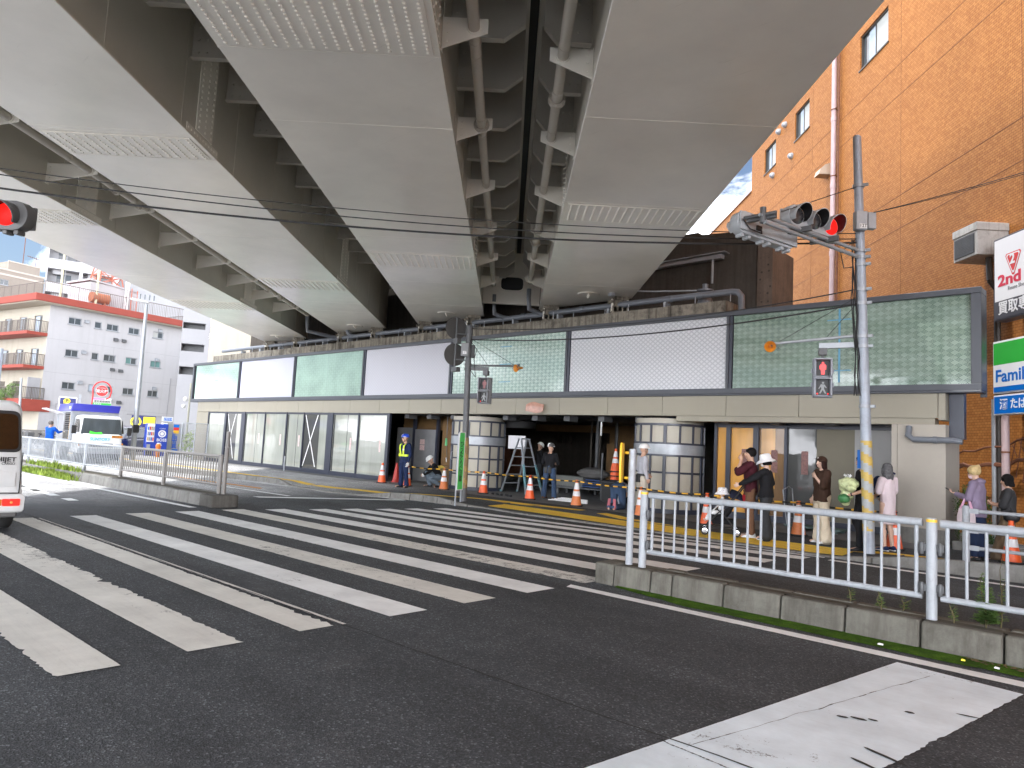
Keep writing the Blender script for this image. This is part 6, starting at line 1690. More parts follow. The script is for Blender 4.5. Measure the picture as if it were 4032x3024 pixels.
wall_with_windows(g,7.05,16.5,0,21.5,ws,1.5,.12); g.quad((7.05,1.5,21.5),(16.5,1.5,21.5),(16.5,9,21.5),(7.05,9,21.5)); g.build('grey_wing',M['wall_grey'],tb,smooth=False)
g=fm(ma)
for k in range(46): x=7.1+.2*k; g.box((x,1.49,9),(x+.012,1.5,21.4)) if not any(w[0]-.05<x<w[1]+.05 for w in ws) else None
g.build('panel_groove',M['wall_shadow'],tb,smooth=False)
for a,b,c,d in ws: window(tb,ma,a,b,c,d,1.6,('win_pane',),sill=False)
for x,zt_ in ((3.35-.1,21.5),(6.75,20)): 
    g=fm(ma)
# two pale yellowish poles standing on the low block's roof
for x,zt_,lb in ((28.37,15.2,'left of the two pale yellow poles on the white block roof'),(31.15,15.2,'right of the two pale yellow poles on the white block roof')):
    o=thing('roof_pole',lb,'pole',mw@Vector((x,2.0,11.08)),0,'pale poles on the white block roof'); g=fm(mw); g.tube((x,2,11.08),(x,2,zt_),.085,n=8); g.build('pole_tube',paint('pale_yellow_pole',(.50,.49,.33),.5,.1) if 'pale_yellow_pole' not in bpy.data.materials else bpy.data.materials['pale_yellow_pole'],o)
# red lattice mast on the roof house
lt=thing('lattice_mast','red steel lattice mast standing on the roof of the white block','mast',mw@Vector((33.1,4.5,13.6)))
g=fm(mw); B=[(32.1,3.6),(34.2,3.6),(34.2,5.4),(32.1,5.4)]; cx,cy=33.1,4.5; lv=[13.55,14.5,15.5,16.6]
def lp(i,l): f=1-.16*l; return (cx+(B[i][0]-cx)*f,cy+(B[i][1]-cy)*f,lv[l])
for i in range(4):
    for l in range(3):
        g.path([lp(i,l),lp(i,l+1)],.055,5); j=(i+1)%4; g.path([lp(i,l),lp(j,l+1)],.035,5); g.path([lp(j,l),lp(i,l+1)],.035,5); g.path([lp(i,l+1),lp(j,l+1)],.035,5)
g.build('lattice',M['red_iron'],lt)
# beige block at far left
p0=Vector((-78.01,17.72,0)); mb_=frame_mat(p0,R(106.5))
bb=thing('beige_building','beige tiled block with pale bands and a roof house at the far left edge','building',mb_@Vector((-4,5,0)))
wn=[(-3.72,-3.0,13.75,14.25),(-3.8,-3.1,11.2,11.9),(-3.75,-3.0,9.0,9.6),(-8,-7.2,13.75,14.25),(-8,-7.2,11.2,11.9)]
g=fm(mb_); wall_with_windows(g,-12,0,0,15.13,wn); g.quad((0,0,0),(0,10,0),(0,10,15.13),(0,0,15.13)); g.quad((-12,0,15.13),(0,0,15.13),(0,10,15.13),(-12,10,15.13)); g.box((-2.75,.8,15.13),(0,4,16.15)); g.build('tiled_wall',M['wall_beige'],bb,smooth=False)
g=fm(mb_)
for z in (14.62,12.45,11.98,9.9,7.6): g.box((-12,-.05,z),(.05,.02,z+.16))
g.box((-12.05,-.06,15.1),(.06,.1,15.24)); g.box((-2.8,.75,16.12),(.05,.9,16.22)); g.build('pale_band',paint('pale_band',(.52,.48,.42),.8,.05),bb,smooth=False)
for w in wn: window(bb,mb_,*w,.09,('win_pane','win_pane'))
an=thing('aerial','thin TV aerial and mast on the roof of the beige block','aerial',mb_@Vector((-1.5,1,16.1)))
g=fm(mb_); g.tube((-1.55,.85,15.1),(-1.55,.85,19.4),.035,n=6); g.tube((-.35,1,16.1),(-.35,1,17.15),.025,n=6); g.tube((-1.15,1,17.1),(.1,1,16.95),.02,n=6)
for k in range(5): g.tube((-1.0+.2*k,.75,17.08-.025*k),(-1.0+.2*k,1.25,17.08-.025*k),.012,n=5)
g.build('mast_tube',M['rust'],an)
# cream building behind the station, turned like the bridge
p0=Vector((-53.2,23.06,0)); mc=Matrix(((DX,VX,0),(DY,VY,0),(0,0,1))).to_4x4(); mc.translation=p0   # local x along D, y along V; the lit face looks towards -V
crm=thing('cream_building','cream concrete building with small square windows behind the station roof','building',mc@Vector((3,4,0)))
mcx=mc
wn=[(.08,.72,9.25,9.85),(.0+.06,.70,7.65,8.2),(2.6,3.2,9.25,9.85),(2.6,3.2,7.65,8.2)]
g=fm(mcx); wall_with_windows(g,-0.0,12,0,10.25,wn,0,.15); g.quad((0,0,10.25),(12,0,10.25),(12,8,10.25),(0,8,10.25)); g.quad((0,0,0),(0,8,0),(0,8,10.25),(0,0,10.25)); g.build('lit_wall',M['wall_cream'],crm,smooth=False)
for w in wn: window(crm,mcx,*w,.12,('win_pane',),sill=False)
g=fm(mcx); g.box((6.1,-.1,0),(6.3,.0,10.2)); g.box((7.9,-.4,0),(9.4,.0,10.1)); g.box((4.9,-.06,8.6),(5.0,.0,9.4)); g.path([(5.4,-.1,7.0),(5.4,-.1,9.2),(6.2,-.1,9.3)],.06,6); g.build('pilaster',M['wall_grey'],crm,smooth=False)
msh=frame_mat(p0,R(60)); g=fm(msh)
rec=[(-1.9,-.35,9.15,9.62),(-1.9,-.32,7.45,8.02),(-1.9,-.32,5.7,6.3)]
wall_with_windows(g,-1.95,-.004,0,10.6,rec,0,1.0); g.build('shaded_wall',M['wall_grey'],crm,smooth=False)  # grey here is the cream building's shade put into the colour
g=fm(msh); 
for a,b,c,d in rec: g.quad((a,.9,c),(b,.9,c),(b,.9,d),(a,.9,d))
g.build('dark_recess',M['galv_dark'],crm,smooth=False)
# blue sign with yellow characters peeping out behind
t=thing('gym_sign','blue sign with big yellow characters half hidden by the station front','sign',(-47.2,18.8,6))
s0=mw@Vector((39.3,-1.2,0)); sx=Vector((-.35,.94,0)).normalized(); sx=(mw.to_3x3()@Vector((1,0,0)))
g=fm(mw); g.box((38.75,-1.6,5.7),(41.2,-1.5,7.95)); f=g.build('sign_face',paint('deep_blue_sign',(.02,.03,.36),.4,.05),t,smooth=False)
text_obj('スラ',1.0,M['txt_yellow'],f,mw@Vector((38.85,-1.61,7.2)),mw.to_3x3()@Vector((1,0,0)),bold=.03)
# ------------------------------------------------------------------ street furniture on the sunny side
t=thing('street_lamp','tall grey street lamp with a flat white lamp head in front of the white block','street lamp',(-35.2,12.2,.1))
g=MB(W=True); g.path([(-35.2,12.2,.1),(-35.2,12.2,3.2),(-35.2,12.18,7.35)],[.11,.10,.075],12); g.tube((-35.2,12.2,.1),(-35.2,12.2,1.1),.125,.115,12); g.build('pole_tube',M['galv'],t)
g=MB(W=True); g.loft([[Vector((-35.2+.10*math.cos(a)*s,12.28-.85*f,7.42+.07*f+.05*math.sin(a)*s)) for a in [2*math.pi*k/10 for k in range(10)]] for f,s in ((0,.5),(.1,1),(.55,1.15),(.9,1),(1,.4))]); g.build('lamp_head',M['white'],t)
g=MB(W=True); g.box((-35.30,12.1,1.35),(-35.06,12.34,1.72)); g.build('control_box',M['black'],t,bevel=.02)
# fire hydrant sign (red hoop)
t=thing('hydrant_sign','round red hydrant sign in a red hoop with a hospital board below','sign',(-40.25,11.75,.1))
cx_,cy_=-40.1,12.15; dx_=Vector((.27,.963,0)).normalized()
def HP(s,z,o=0): return Vector((cx_,cy_,0))+dx_*s+Vector((dx_.y,-dx_.x,0))*o+Vector((0,0,z))
g=MB(W=True); P=[HP(-.42,.1),HP(-.40,2.3),HP(-.38,3.1)]+[HP(.42*-math.cos(a)*1.0,3.33+.50*math.sin(a)) for a in [math.pi*k/14 for k in range(1,15)]]+[HP(.36,3.05),HP(.2,2.95)]
g.path(P,.035,8); g.build('hoop_post',M['red'],t)
g=MB(W=True); fa=Vector((dx_.y,-dx_.x,0)); g.lathe([(0,-.012),(.28,-.012),(.28,.012),(0,.012)],HP(0,3.36),28,axis=fa); d1=g.build('round_sign',M['red'],t,angle=40)
g=MB(W=True); g.lathe([(.272,.013),(.285,.013),(.285,-.013)],HP(0,3.36),28,axis=fa); g.build('white_rim',M['white'],d1)
text_obj('消火栓',.19,M['white'],d1,HP(0,3.33,.016),dx_,align='CENTER',bold=.02)
text_obj('FIRE HYDRANT',.055,M['white'],d1,HP(0,3.50,.016),dx_,align='CENTER')
g=MB(W=True); g.X=Matrix((dx_,-fa,Vector((0,0,1)))).transposed().to_4x4(); g.X.translation=Vector((cx_,cy_,0)); g.box((-.36,-.005,2.62),(.46,.01,3.0)); d2=g.build('board',M['white'],t)
g=MB(W=True); g.X=Matrix((dx_,-fa,Vector((0,0,1)))).transposed().to_4x4(); g.X.translation=Vector((cx_,cy_,0)); g.box((-.355,-.009,2.89),(.16,-.006,2.99)); g.build('pink_strip',M['pink'],d2)
g=MB(W=True); g.X=Matrix((dx_,-fa,Vector((0,0,1)))).transposed().to_4x4(); g.X.translation=Vector((cx_,cy_,0)); g.box((-.355,-.009,2.63),(.455,-.006,2.745)); g.build('green_strip',M['green'],d2)
text_obj('浦安高柳病院',.125,M['txt_black'],d2,HP(.05,2.81,.012),dx_,align='CENTER',bold=.01); text_obj('救急指定',.085,M['white'],d2,HP(-.14,2.685,.012),dx_,align='CENTER')
# parking sign
t=thing('parking_sign','dark blue parking sign with a yellow P balloon and red display','sign',(-40.5,10.8,.1))
cx_,cy_=-40.53,10.80
g=MB(W=True); mm=Matrix((dx_,-fa,Vector((0,0,1)))).transposed().to_4x4(); mm.translation=Vector((cx_,cy_,0)); 
def bx_(a,b): 
    q=MB(W=True); q.X=mm; q.box(a,b); return q
b0=bx_((-.40,0,2.18),(.38,.12,2.93)).build('sign_box',M['sign_white'],t,bevel=.02)
f=bx_((-.35,-.006,2.57),(.33,-.002,2.88)).build('upper_face',M['navy_sign'],b0,smooth=False)
bx_((-.35,-.006,2.22),(-.03,-.002,2.55)).build('display',paint('lit_red_display',(.75,.06,.04),.5,.3,20),b0,smooth=False)
f2=bx_((-.01,-.006,2.22),(.33,-.002,2.55)).build('lower_face',M['navy_sign'],b0,smooth=False)
q=MB(W=True); q.X=mm; q.poly([(-.05+.155*math.cos(2*math.pi*k/24),-.009,2.73+.135*math.sin(2*math.pi*k/24)) for k in range(24)]); q.poly([(-.20,-.0085,2.60),(-.12,-.0085,2.62),(-.17,-.0085,2.72)]); q.build('balloon',M['txt_yellow'],f,smooth=False)
text_obj('P',.24,M['txt_black'],f,mm@Vector((-.05,-.013,2.73)),dx_,align='CENTER',bold=.03); text_obj('2㎞',.06,M['sign_white'],f,mm@Vector((.16,-.012,2.61)),dx_)
text_obj('❯❯❯',.2,M['sign_white'],f2,mm@Vector((.16,-.012,2.39)),dx_,align='CENTER',width=.26)
q=bx_((.44,.0,.1),(.54,.08,3.1)); q.build('post',M['galv'],t)
# second parking board near the ground, behind the lamp
t=thing('parking_board','low yellow and navy parking board behind the street lamp','sign',(-47.1,16.7,1)); mm=Matrix((dx_,-fa,Vector((0,0,1)))).transposed().to_4x4(); mm.translation=Vector((-47.1,16.7,0))
b0=bx_((-.6,0,1.1),(.75,.08,2.35)).build('board',M['navy_sign'],t)
q=MB(W=True); q.X=mm; q.lathe([(.20,0),(.31,0)],(-.35,-.01,1.95),24,axis=(0,1,0)); q.build('yellow_ring',M['txt_yellow'],b0); bx_((.05,-.012,1.85),(.72,-.006,2.28)).build('yellow_panel',M['txt_yellow'],b0,smooth=False); text_obj('P',.3,M['txt_yellow'],b0,mm@Vector((-.35,-.012,1.95)),dx_,align='CENTER',bold=.02)
bx_((.3,0,.1),(.4,.08,1.1)).build('post',M['galv'],t)
# vending machine
dv=Vector((.22,.975,0)).normalized(); fv=Vector((dv.y,-dv.x,0))
mv=Matrix((dv,-fv,Vector((0,0,1)))).transposed().to_4x4(); mv.translation=Vector((-41.05,14.95,.1))
t=thing('vending_machine','bright blue drinks vending machine beside the white photo booth','vending machine',(-41.05,15.0,.1))
def vb(a,b): q=MB(W=True); q.X=mv; q.box(a,b); return q
v=vb((-.12,0,0),(.95,.75,1.75)).build('cabinet',M['blue'],t,bevel=.02)
vb((-.09,-.03,.75),(.28,-.002,1.72)).build('display_window',M['sign_white'],v,bevel=.01)
for k in range(3):
    for j in range(4): vb((-.06+.085*j,-.05,.82+.29*k),(-.0+.085*j,-.031,1.0+.29*k)).build('drink_can',M[('cardboard','galv','sign_blue','red')[ (j+k)%4]],v)
vb((-.05,-.02,.35),(.12,-.002,.62)).build('coin_panel',M['galv'],v,bevel=.005); vb((-.08,-.02,.05),(.26,-.002,.26)).build('delivery_flap',M['black'],v)
q=MB(W=True); q.X=mv; q.lathe([(.13,0),(.20,0),(.20,.004)],(.66,-.008,1.22),24,axis=(0,-1,0)); q.poly([(.66+.10*math.cos(2*math.pi*k/16),-.010,1.22+.10*math.sin(2*math.pi*k/16)) for k in range(16)]); q.build('round_mark',M['sign_white'],v)
text_obj('BOSS',.22,M['sign_white'],v,mv@Vector((.66,-.012,.87)),dv,align='CENTER',bold=.02); text_obj('COFFEE',.09,M['sign_white'],v,mv@Vector((.66,-.012,1.50)),dv,align='CENTER')
# bright orange barrel figure between machine and booth
t=thing('orange_bin','orange standing bin with white top beside the vending machine','bin',(-39.3,14.9,.1))
g=MB(W=True); g.lathe([(.13,.1),(.14,.5),(.11,.58),(.13,.62),(.13,.72),(.09,.80),(0,.81)],(-39.3,14.85,0),14); g.build('body',paint('orange_plastic',(.72,.20,.03),.45,.06),t)
g=MB(W=True); g.lathe([(.14,.68),(.09,.82),(0,.83)],(-39.32,14.88,.02),14); g.build('top',M['white'],t)
# photo booth
mv=Matrix((dv,-fv,Vector((0,0,1)))).transposed().to_4x4(); mv.translation=Vector((-44.2,17.1,.1))
t=thing('photo_booth','white ID photo booth with blue vertical lettering and a lit sign on top','photo booth',(-44.2,17.3,.1))
v=vb((-.20,0,0),(.02,1.0,1.85)).build('front_panel',M['sign_white'],t,bevel=.01); vb((.34,0,0),(.98,1.0,1.85)).build('side_panel',M['wall_grey'],t,bevel=.01); vb((.02,.3,0),(.34,1.0,1.85)).build('curtain',M['blind'],t)
for x0,x1 in ((-.19,.01),(.36,.66)):
    for k,c in enumerate(('sign_blue','red','yellow')): vb((x0,-.008,1.62-.18*k),(x1,-.002,1.79-.18*k)).build('colour_label',M[c],v,smooth=False)
    vb((x0-.0,-.008,.05),(x1+.02,-.002,.32)).build('blue_base',M['sign_blue'],v,smooth=False)
vb((-.19,-.006,.35),(.0,-.002,1.22)).build('sample_sheet',paint('sample_photos',(.5,.45,.45),.5,.5,25),v,smooth=False)
text_obj('証明写真',.30,M['txt_blue'],v,mv@Vector((.46,-.006,.83)),dv,vertical=True,bold=.02)
lb=vb((-.28,.1,1.95),(.30,.3,2.22)).build('top_sign',M['sign_white'],t); vb((-.22,.092,1.99),(.24,.097,2.17)).build('top_sign_face',M['sign_blue'],lb,smooth=False); text_obj('証明写真',.13,M['sign_white'],lb,mv@Vector((.02,.088,2.08)),dv,align='CENTER')
vb((-.02,.15,1.85),(.04,.2,1.95)).build('sign_post',M['galv'],t)
# mesh fence, camera pole and green behind it
t=thing('mesh_fence','short wire mesh fence panel beside the beige end of the station front','fence',(-36.4,15.2,.1))
g=MB(W=True); a=Vector((-36.62,14.9,.1)); b=Vector((-36.35,16.1,.1)); e_=(b-a)
for f in (0,.5,1): g.tube(a+e_*f,a+e_*f+Vector((0,0,1.85)),.03,n=6)
g.path([a+Vector((0,0,1.85)),b+Vector((0,0,1.85))],.025,6); g.build('post',M['galv'],t)
g=MB(W=True); L=e_.length
def cl(p,q): 
    P=[a+e_*(p[0]/L)+Vector((0,0,p[1])),a+e_*(q[0]/L)+Vector((0,0,q[1]))]; g.path(P,.006,3,caps=False)
for k in range(-24,20):
    x=k*.07
    for s in (1,-1):
        x0=x if s>0 else x+1.8; pts=[]
        lo=max(0,min(L,x0)); 
        z0=(lo-x0)*s if s>0 else (x0-lo); hi=x0+1.8*s; hi=max(0,min(L,hi)); z1=abs(hi-x0)
        if abs(hi-lo)>.02: cl((lo,z0),(hi,z1))
g.build('wire_mesh',M['white_pipe'],t,smooth=False)
t=thing('camera_pole','slim pale pole with two small cameras behind the mesh fence','pole',(-41.6,17.2,.1))
g=MB(W=True); g.tube((-41.6,17.2,.1),(-41.6,17.2,4.3),.06,n=8); g.build('pole_tube',paint('olive_pole',(.35,.34,.27),.5,.1),t); g=MB(W=True); g.ball((-41.7,17.0,3.35),(.12,.12,.14)); g.ball((-41.75,16.95,2.95),(.12,.12,.12)); g.build('camera',M['white'],t)
t=thing('roadside_bush','bright green leafy bush behind the mesh fence','bush',(-39.5,17.5,.1))
g=MB(W=True)
for c,rr,n in (((-39.2,17.9,1.2),(.9,.9,1.1),900),((-40.5,17.3,.8),(.7,.8,.8),600),((-38.3,17.2,1.6),(.5,.5,.8),400)): leafcloud(g,bushfn(c,rr),n,.10,int(c[2]*100))
g.build('foliage',M['leaf_bright'],t,smooth=False)
g=MB(W=True); g.tube((-39.4,17.8,.1),(-39.2,17.8,1.6),.05,n=6); g.build('stem',M['stem'],t)
t=thing('balcony_plant','leafy plant spilling over the lowest balcony at the left','plant',mw@Vector((25.5,1.5,3.3)))
g=MB(W=True)
for c,rr,n in (((25.5,1.2,3.9),(.45,.5,.6),500),((25.3,2.2,3.5),(.4,.5,.5),400)): leafcloud(g,bushfn(mw@Vector(c),rr),n,.08,int(c[2]*77))
g.build('foliage',M['leaf_weed'],t,smooth=False)
# blue street pole and slim pole at left edge
t=thing('blue_pole','blue-grey pole by the left frame edge above the van','pole',(-43.2,8.3,.1)); g=MB(W=True); g.tube((-43.2,8.3,.1),(-43.2,8.3,5.2),.13,n=10); g.build('pole_tube',M['pole_blue'],t)
t=thing('slim_pole','slim grey pole in front of the red balcony at the left','pole',(-33.2,7.3,.1)); g=MB(W=True); g.tube((-33.2,7.3,.1),(-33.2,7.15,3.3),.045,n=8); g.build('pole_tube',M['galv'],t)
# wall behind the bicycles
g=MB(W=True); g.X=mw; g.box((22.0,-2.2,.1),(29.8,-2.0,1.05)); tag(g.build('low_wall',M['kerb'],None),'low grey wall behind the parked bicycles','wall')
# ------------------------------------------------------------------ bicycles
def bicycle(x,y,rz,label,col):
    t=thing('bicycle',label,'bicycle',(x,y,.02),rz,'bicycles parked along the low wall')
    for s in (-.52,.52):
        g=MB(); g.path([(s+.33*math.cos(a),0,.33+.33*math.sin(a)) for a in [2*math.pi*k/20 for k in range(20)]],.018,6,closed=True); w=g.build('wheel',M['tyre'],t)
        g=MB()
        for k in range(8): a=math.pi*k/8; g.tube((s-.31*math.cos(a),0,.33-.31*math.sin(a)),(s+.31*math.cos(a),0,.33+.31*math.sin(a)),.004,n=4)
        g.build('spoke',M['chrome'],w)
    g=MB(); S=(-.18,0,.85);B=(-.08,0,.3);Hd=(.36,0,.85)
    for a,b in ((S,B),(B,Hd),(S,Hd),(B,(-.52,0,.33)),(S,(-.52,0,.33)),(Hd,(.52,0,.33)),(Hd,(.33,0,1.0))): g.tube(a,b,.02,n=6)
    g.build('frame',col,t)
    g=MB(); g.path([(.25,-.28,1.02),(.36,-.1,1.03),(.36,.1,1.03),(.25,.28,1.02)],.014,6); g.build('handlebar',M['chrome'],t)
    g=MB(); g.ball((-.2,0,.92),(.14,.08,.05),10,6); g.build('saddle',M['black'],t)
    g=MB(); g.box((.45,-.18,.75),(.75,.18,.98)); g.build('basket',M['galv_dark'],t)
bl=['leftmost bicycle by the low wall, with a yellowish frame','second bicycle from the left by the low wall','middle bicycle by the low wall','bicycle right of the middle one by the low wall','rightmost bicycle by the low wall, next to the truck']
for k in range(5): bicycle(-50.5+.5*k,8.4+.85*k,R(20+6*math.sin(k*2)),bl[k],[M['yellow'],M['galv'],M['red'],M['galv_dark'],M['car_navy']][k])
t=thing('rack_rail','low white rail with a blue panel in front of the bicycles','railing',(-48,8.6,.1))
g=MB(W=True); g.path([(-48.5,7.6,.9),(-47.9,9.6,.9)],.04,6); g.path([(-48.5,7.6,.55),(-47.9,9.6,.55)],.03,6)
for f in (0,.5,1): g.tube((-48.5+.6*f,7.6+2*f,0),(-48.5+.6*f,7.6+2*f,.9),.035,n=6)
g.build('rail',M['white'],t); g=MB(W=True); g.hexa([(-48.44,7.75,.6),(-47.97,9.4,.6),(-47.95,9.4,.6),(-48.42,7.75,.6)],[(-48.44,7.75,.84),(-47.97,9.4,.84),(-47.95,9.4,.84),(-48.42,7.75,.84)]); g.build('panel',M['navy_sign'],t)
# bright building across the street, seen through the station
g=MB(W=True); g.box((-62,52,0),(-34,60,7)); ww=tag(g.build('far_wall',M['wall_shadow'],None,smooth=False),'pale building glimpsed through the dark station doorway','building')
# ------------------------------------------------------------------ vehicles
def wheel(parent,c,r,w,axis=(0,1,0),rim='chrome'):
    o=empty('wheel',(0,0,0),0,parent); o.location=c
    ax=Vector(axis)
    g=MB(); g.lathe([(r*.62,-w/2),(r*.93,-w/2),(r,-w/2+.02),(r,w/2-.02),(r*.93,w/2),(r*.62,w/2)],(0,0,0),28,axis=ax); g.build('tyre',M['tyre'],o,angle=50)
    g=MB()
    for s in (-1,1):
        g.lathe([(0,s*w*.30),(r*.15,s*w*.34),(r*.2,s*w*.22),(r*.55,s*w*.26),(r*.64,s*w*.48)],(0,0,0),24,axis=ax)
        for k in range(6):
            a=2*math.pi*k/6; q=Vector((0,0,1)).rotation_difference(ax).to_matrix(); p=q@Vector((r*.38*math.cos(a),r*.38*math.sin(a),s*w*.26)); g.ball(p,(r*.10,)*3,6,4)
    g.build('rim',M[rim],o,angle=50)
    return o
def rsec(x,hw,z0,z1,cr,n=6,tumble=0.0,bot=.06):
    """rounded cross-section (y,z) ring at x, going round; tumble narrows the top"""
    P=[]
    def corner(cy,cz,r,a0):
        for k in range(n+1):
            a=R(a0+90*k/n); P.append((x,cy+r*math.cos(a),cz+r*math.sin(a)))
    corner(hw-tumble-cr,z1-cr,cr,0); corner(-(hw-tumble-cr),z1-cr,cr,90); corner(-(hw-bot),z0+bot,bot,180); corner(hw-bot,z0+bot,bot,270)
    return P
# kei van seen from behind: local +x is its nose
vn=thing('van','silver-white delivery van with lit brake lamp waiting at the left frame edge','van',(-12.32,2.12,0),math.pi)
def ring(x,hw,z0,z1,cr,t,ins=0): return rsec(x,hw-ins,z0,z1-ins*.6,cr,6,t)
g=MB(); g.loft([ring(.02,.74,.34,1.86,.15,.13,.045),ring(.05,.74,.32,1.88,.16,.13,.015),ring(.12,.74,.30,1.89,.17,.12),ring(.8,.74,.28,1.91,.18,.11),ring(2.2,.74,.28,1.90,.18,.11),ring(2.75,.74,.28,1.84,.20,.13),ring(3.2,.73,.30,1.20,.2,.08),ring(3.34,.70,.34,1.0,.2,.08)])
bd=g.build('body',M['van_paint'],vn,angle=50)
# tailgate with window
def tg(y0,y1,z0,z1,x=-.004,t=.02): return [(x,y0,z0),(x,y1,z0),(x,y1,z1),(x,y0,z1)]
g=MB(); pts=[]
for (y,z,r_) in ((.60,1.19,.06),(.545,1.70,.07),(-.545,1.70,.07),(-.60,1.19,.06)):
    pts.append((y,z))
def rr(pts,r,n=5):
    out=[]
    for i in range(len(pts)):
        p=Vector(pts[i]);a=Vector(pts[i-1]);b=Vector(pts[(i+1)%len(pts)]); u=(a-p).normalized()*r; v=(b-p).normalized()*r
        for k in range(n+1): f=k/n; out.append(tuple(p+u*(1-f)**2+v*f**2))
    return out
W_=rr(pts,.08)
def xb(z): return -.0+(.045 if z>1.75 else .02)
g.prism([(.005+.0*z,y,z) for y,z in W_],(-.012,0,0)); tgw=g.build('rear_window',M['tint_glass'],vn)
g=MB(); W2=rr([(.64,1.15),(.575,1.745),(-.575,1.745),(-.64,1.15)],.10); 
g.prism([(.014,y,z) for y,z in W2],(-.012,0,0)); g.build('window_seal',M['black'],vn)
g=MB(); g.loft([[(.03,.34,1.25),(.35,.34,1.2),(.35,-.34,1.2),(.03,-.34,1.25)],[(.03,.30,1.66),(.35,.30,1.66),(.35,-.30,1.66),(.03,-.30,1.66)]]) if False else None
# clothes-like bundles seen through the window
random.seed(3)
for k in range(9):
    y=-.45+.115*k; g.tube((-.001,y,1.22),(-.001,y+random.uniform(-.03,.03),1.22+random.uniform(.2,.42)),.0,n=4) if False else None
# seams: tailgate outline, upper bumper gap
g=MB(); g.box((.000,-.665,.56),(.02,.665,.572)); g.box((.0,.655,.57),(.03,.665,1.15)); g.box((.0,-.665,.57),(.03,-.655,1.15)); g.build('panel_gap',M['black'],vn,smooth=False)
g=MB(); g.prism([(.004,.60,.86),(.004,.60,.66),(.004,-.60,.66),(.004,-.60,.86),(.004,-.36,.885),(.004,.36,.885)],(-.010,0,0)); g.build('pressed_panel',M['van_paint'],bd,bevel=.008,seg=2)
# bumper
g=MB(); g.loft([rsec(-.075,.66,.33,.53,.05,5),rsec(-.06,.725,.30,.555,.07,5),rsec(.0,.745,.28,.56,.08,5),rsec(.35,.75,.28,.56,.08,5)]); bp=g.build('bumper',M['van_paint'],vn,angle=50)
g=MB(); g.box((-.02,-.66,.22),(.3,.66,.33)); g.build('bumper_skirt',M['van_dark'],vn,bevel=.02)
for s in (-1,1):
    lo=empty('tail_lamp',(0,0,0),0,vn); lo.location=(-.07,s*.56,.44)
    g=MB(); g.prism([(-.012,y,z) for y,z in rr([(-.105,-.05),(.105,-.05),(.115,.05),(-.105,.05)],.02)],(-.012,0,0)); g.build('red_lens',M['lamp_red'],lo,bevel=.004)
    g=MB(); g.ball((-.024,0,0),(.006,.018,.018),8,6); g.build('bulb_glow',M['lamp_red_core'],lo)
    g=MB(); g.box((-.022,-.19 if s>0 else .115,-.045),(.0,-.115 if s>0 else .19,.045)); g.build('amber_lens',M['lamp_amber'],lo,bevel=.004)
wheel(vn,(.62,-.64,.27),.27,.155); wheel(vn,(.62,.64,.27),.27,.155); wheel(vn,(2.65,-.64,.27),.27,.155); wheel(vn,(2.65,.64,.27),.27,.155)
g=MB(); g.box((.25,-.70,.28),(1.02,.70,.58)); g.build('wheel_well',M['black'],vn,smooth=False)
g=MB(); g.ball((2.35,-.86,1.18),(.07,.09,.14),10,8); g.tube((2.35,-.72,1.12),(2.35,-.84,1.14),.02,n=6); g.build('door_mirror',M['black'],vn)
text_obj('HIJET',.085,M['txt_black'],vn,Vector((-12.319,2.46,1.045)),(0,1,0),bold=.02,width=.24); text_obj('CARGO',.05,M['txt_black'],vn,Vector((-12.319,2.53,.985)),(0,1,0),width=.16)
# delivery truck facing the camera: local +x its nose
tr=thing('delivery_truck','white delivery truck with a dark blue roof box being unloaded by a man in blue','truck',(-33.2,10.2,0),R(-6))
g=MB(); 
def cab(x,z1,ins=0): return rsec(x,.86-ins,.42,z1,.12,6,.10)
g.loft([cab(-1.45,2.0),cab(-.35,2.02),cab(-.12,1.96),cab(.02,1.30,.0),cab(.10,1.16,.01),cab(.14,.95,.02)]); cb2=g.build('cab',M['car_white'],tr,angle=50)
g=MB(); g.loft([[(-.10+.012,y,z) for y,z in ((.70,1.90),(-.70,1.90),(-.76,1.22),(.76,1.22))],[(.045,y,z) for y,z in ((.69,1.88),(-.69,1.88),(-.77,1.22),(.77,1.22))]]) if False else None
g.poly([(-.085,.69,1.88),(-.085,-.69,1.88),(.055,-.77,1.22),(.055,.77,1.22)]); ws_=g.build('windscreen',M['win_pane'],tr,smooth=False)
g=MB(); g.box((.064,-.35,1.24),(.09,.02,1.29)); g.prism([(.06,-.45,1.23),(.06,.0,1.23),(.06,.0,1.33),(.06,-.22,1.30),(.06,-.45,1.36)],(.012,0,0)); g.build('dash_cloth',M['green_cloth'],tr)
for s in (-1,1):
    g=MB(); y=s*.865; g.poly([(-1.0,y-s*.045,1.85),(-.25,y-s*.045,1.85),(-.05,y-s*.0,1.28),(-1.05,y-s*.0,1.28)]); g.build('side_window',M['win_pane'],tr,smooth=False)
    mi=MB(); mi.path([(-.05,s*.86,1.5),(.12,s*.98,1.5)],.015,5); mi.box((.06,s*.95,1.22),(.14,s*1.12,1.56)); mi.build('door_mirror',M['black'],tr,bevel=.02)
    hl=empty('headlight',(0,0,0),0,tr); hl.location=(.13,s*.62,.80); q=MB(); q.box((-.03,-.16,-.08),(.02,.16,.08)); q.build('lens',M['lamp_clear'],hl,bevel=.02); q=MB(); q.box((-.03,s*.17-.04,-.08),(.018,s*.17+.04,.08)); q.build('amber_lens',M['lamp_amber'],hl,bevel=.01)
g=MB(); g.box((.10,-.84,.42),(.20,.84,.64)); g.build('bumper',M['galv'],tr,bevel=.02)
g=MB(); g.box((.125,-.45,.70),(.15,.45,.86)); g.box((-.2,-.7,.25),(.1,.7,.42)); g.build('grille',M['black'],tr,bevel=.01)
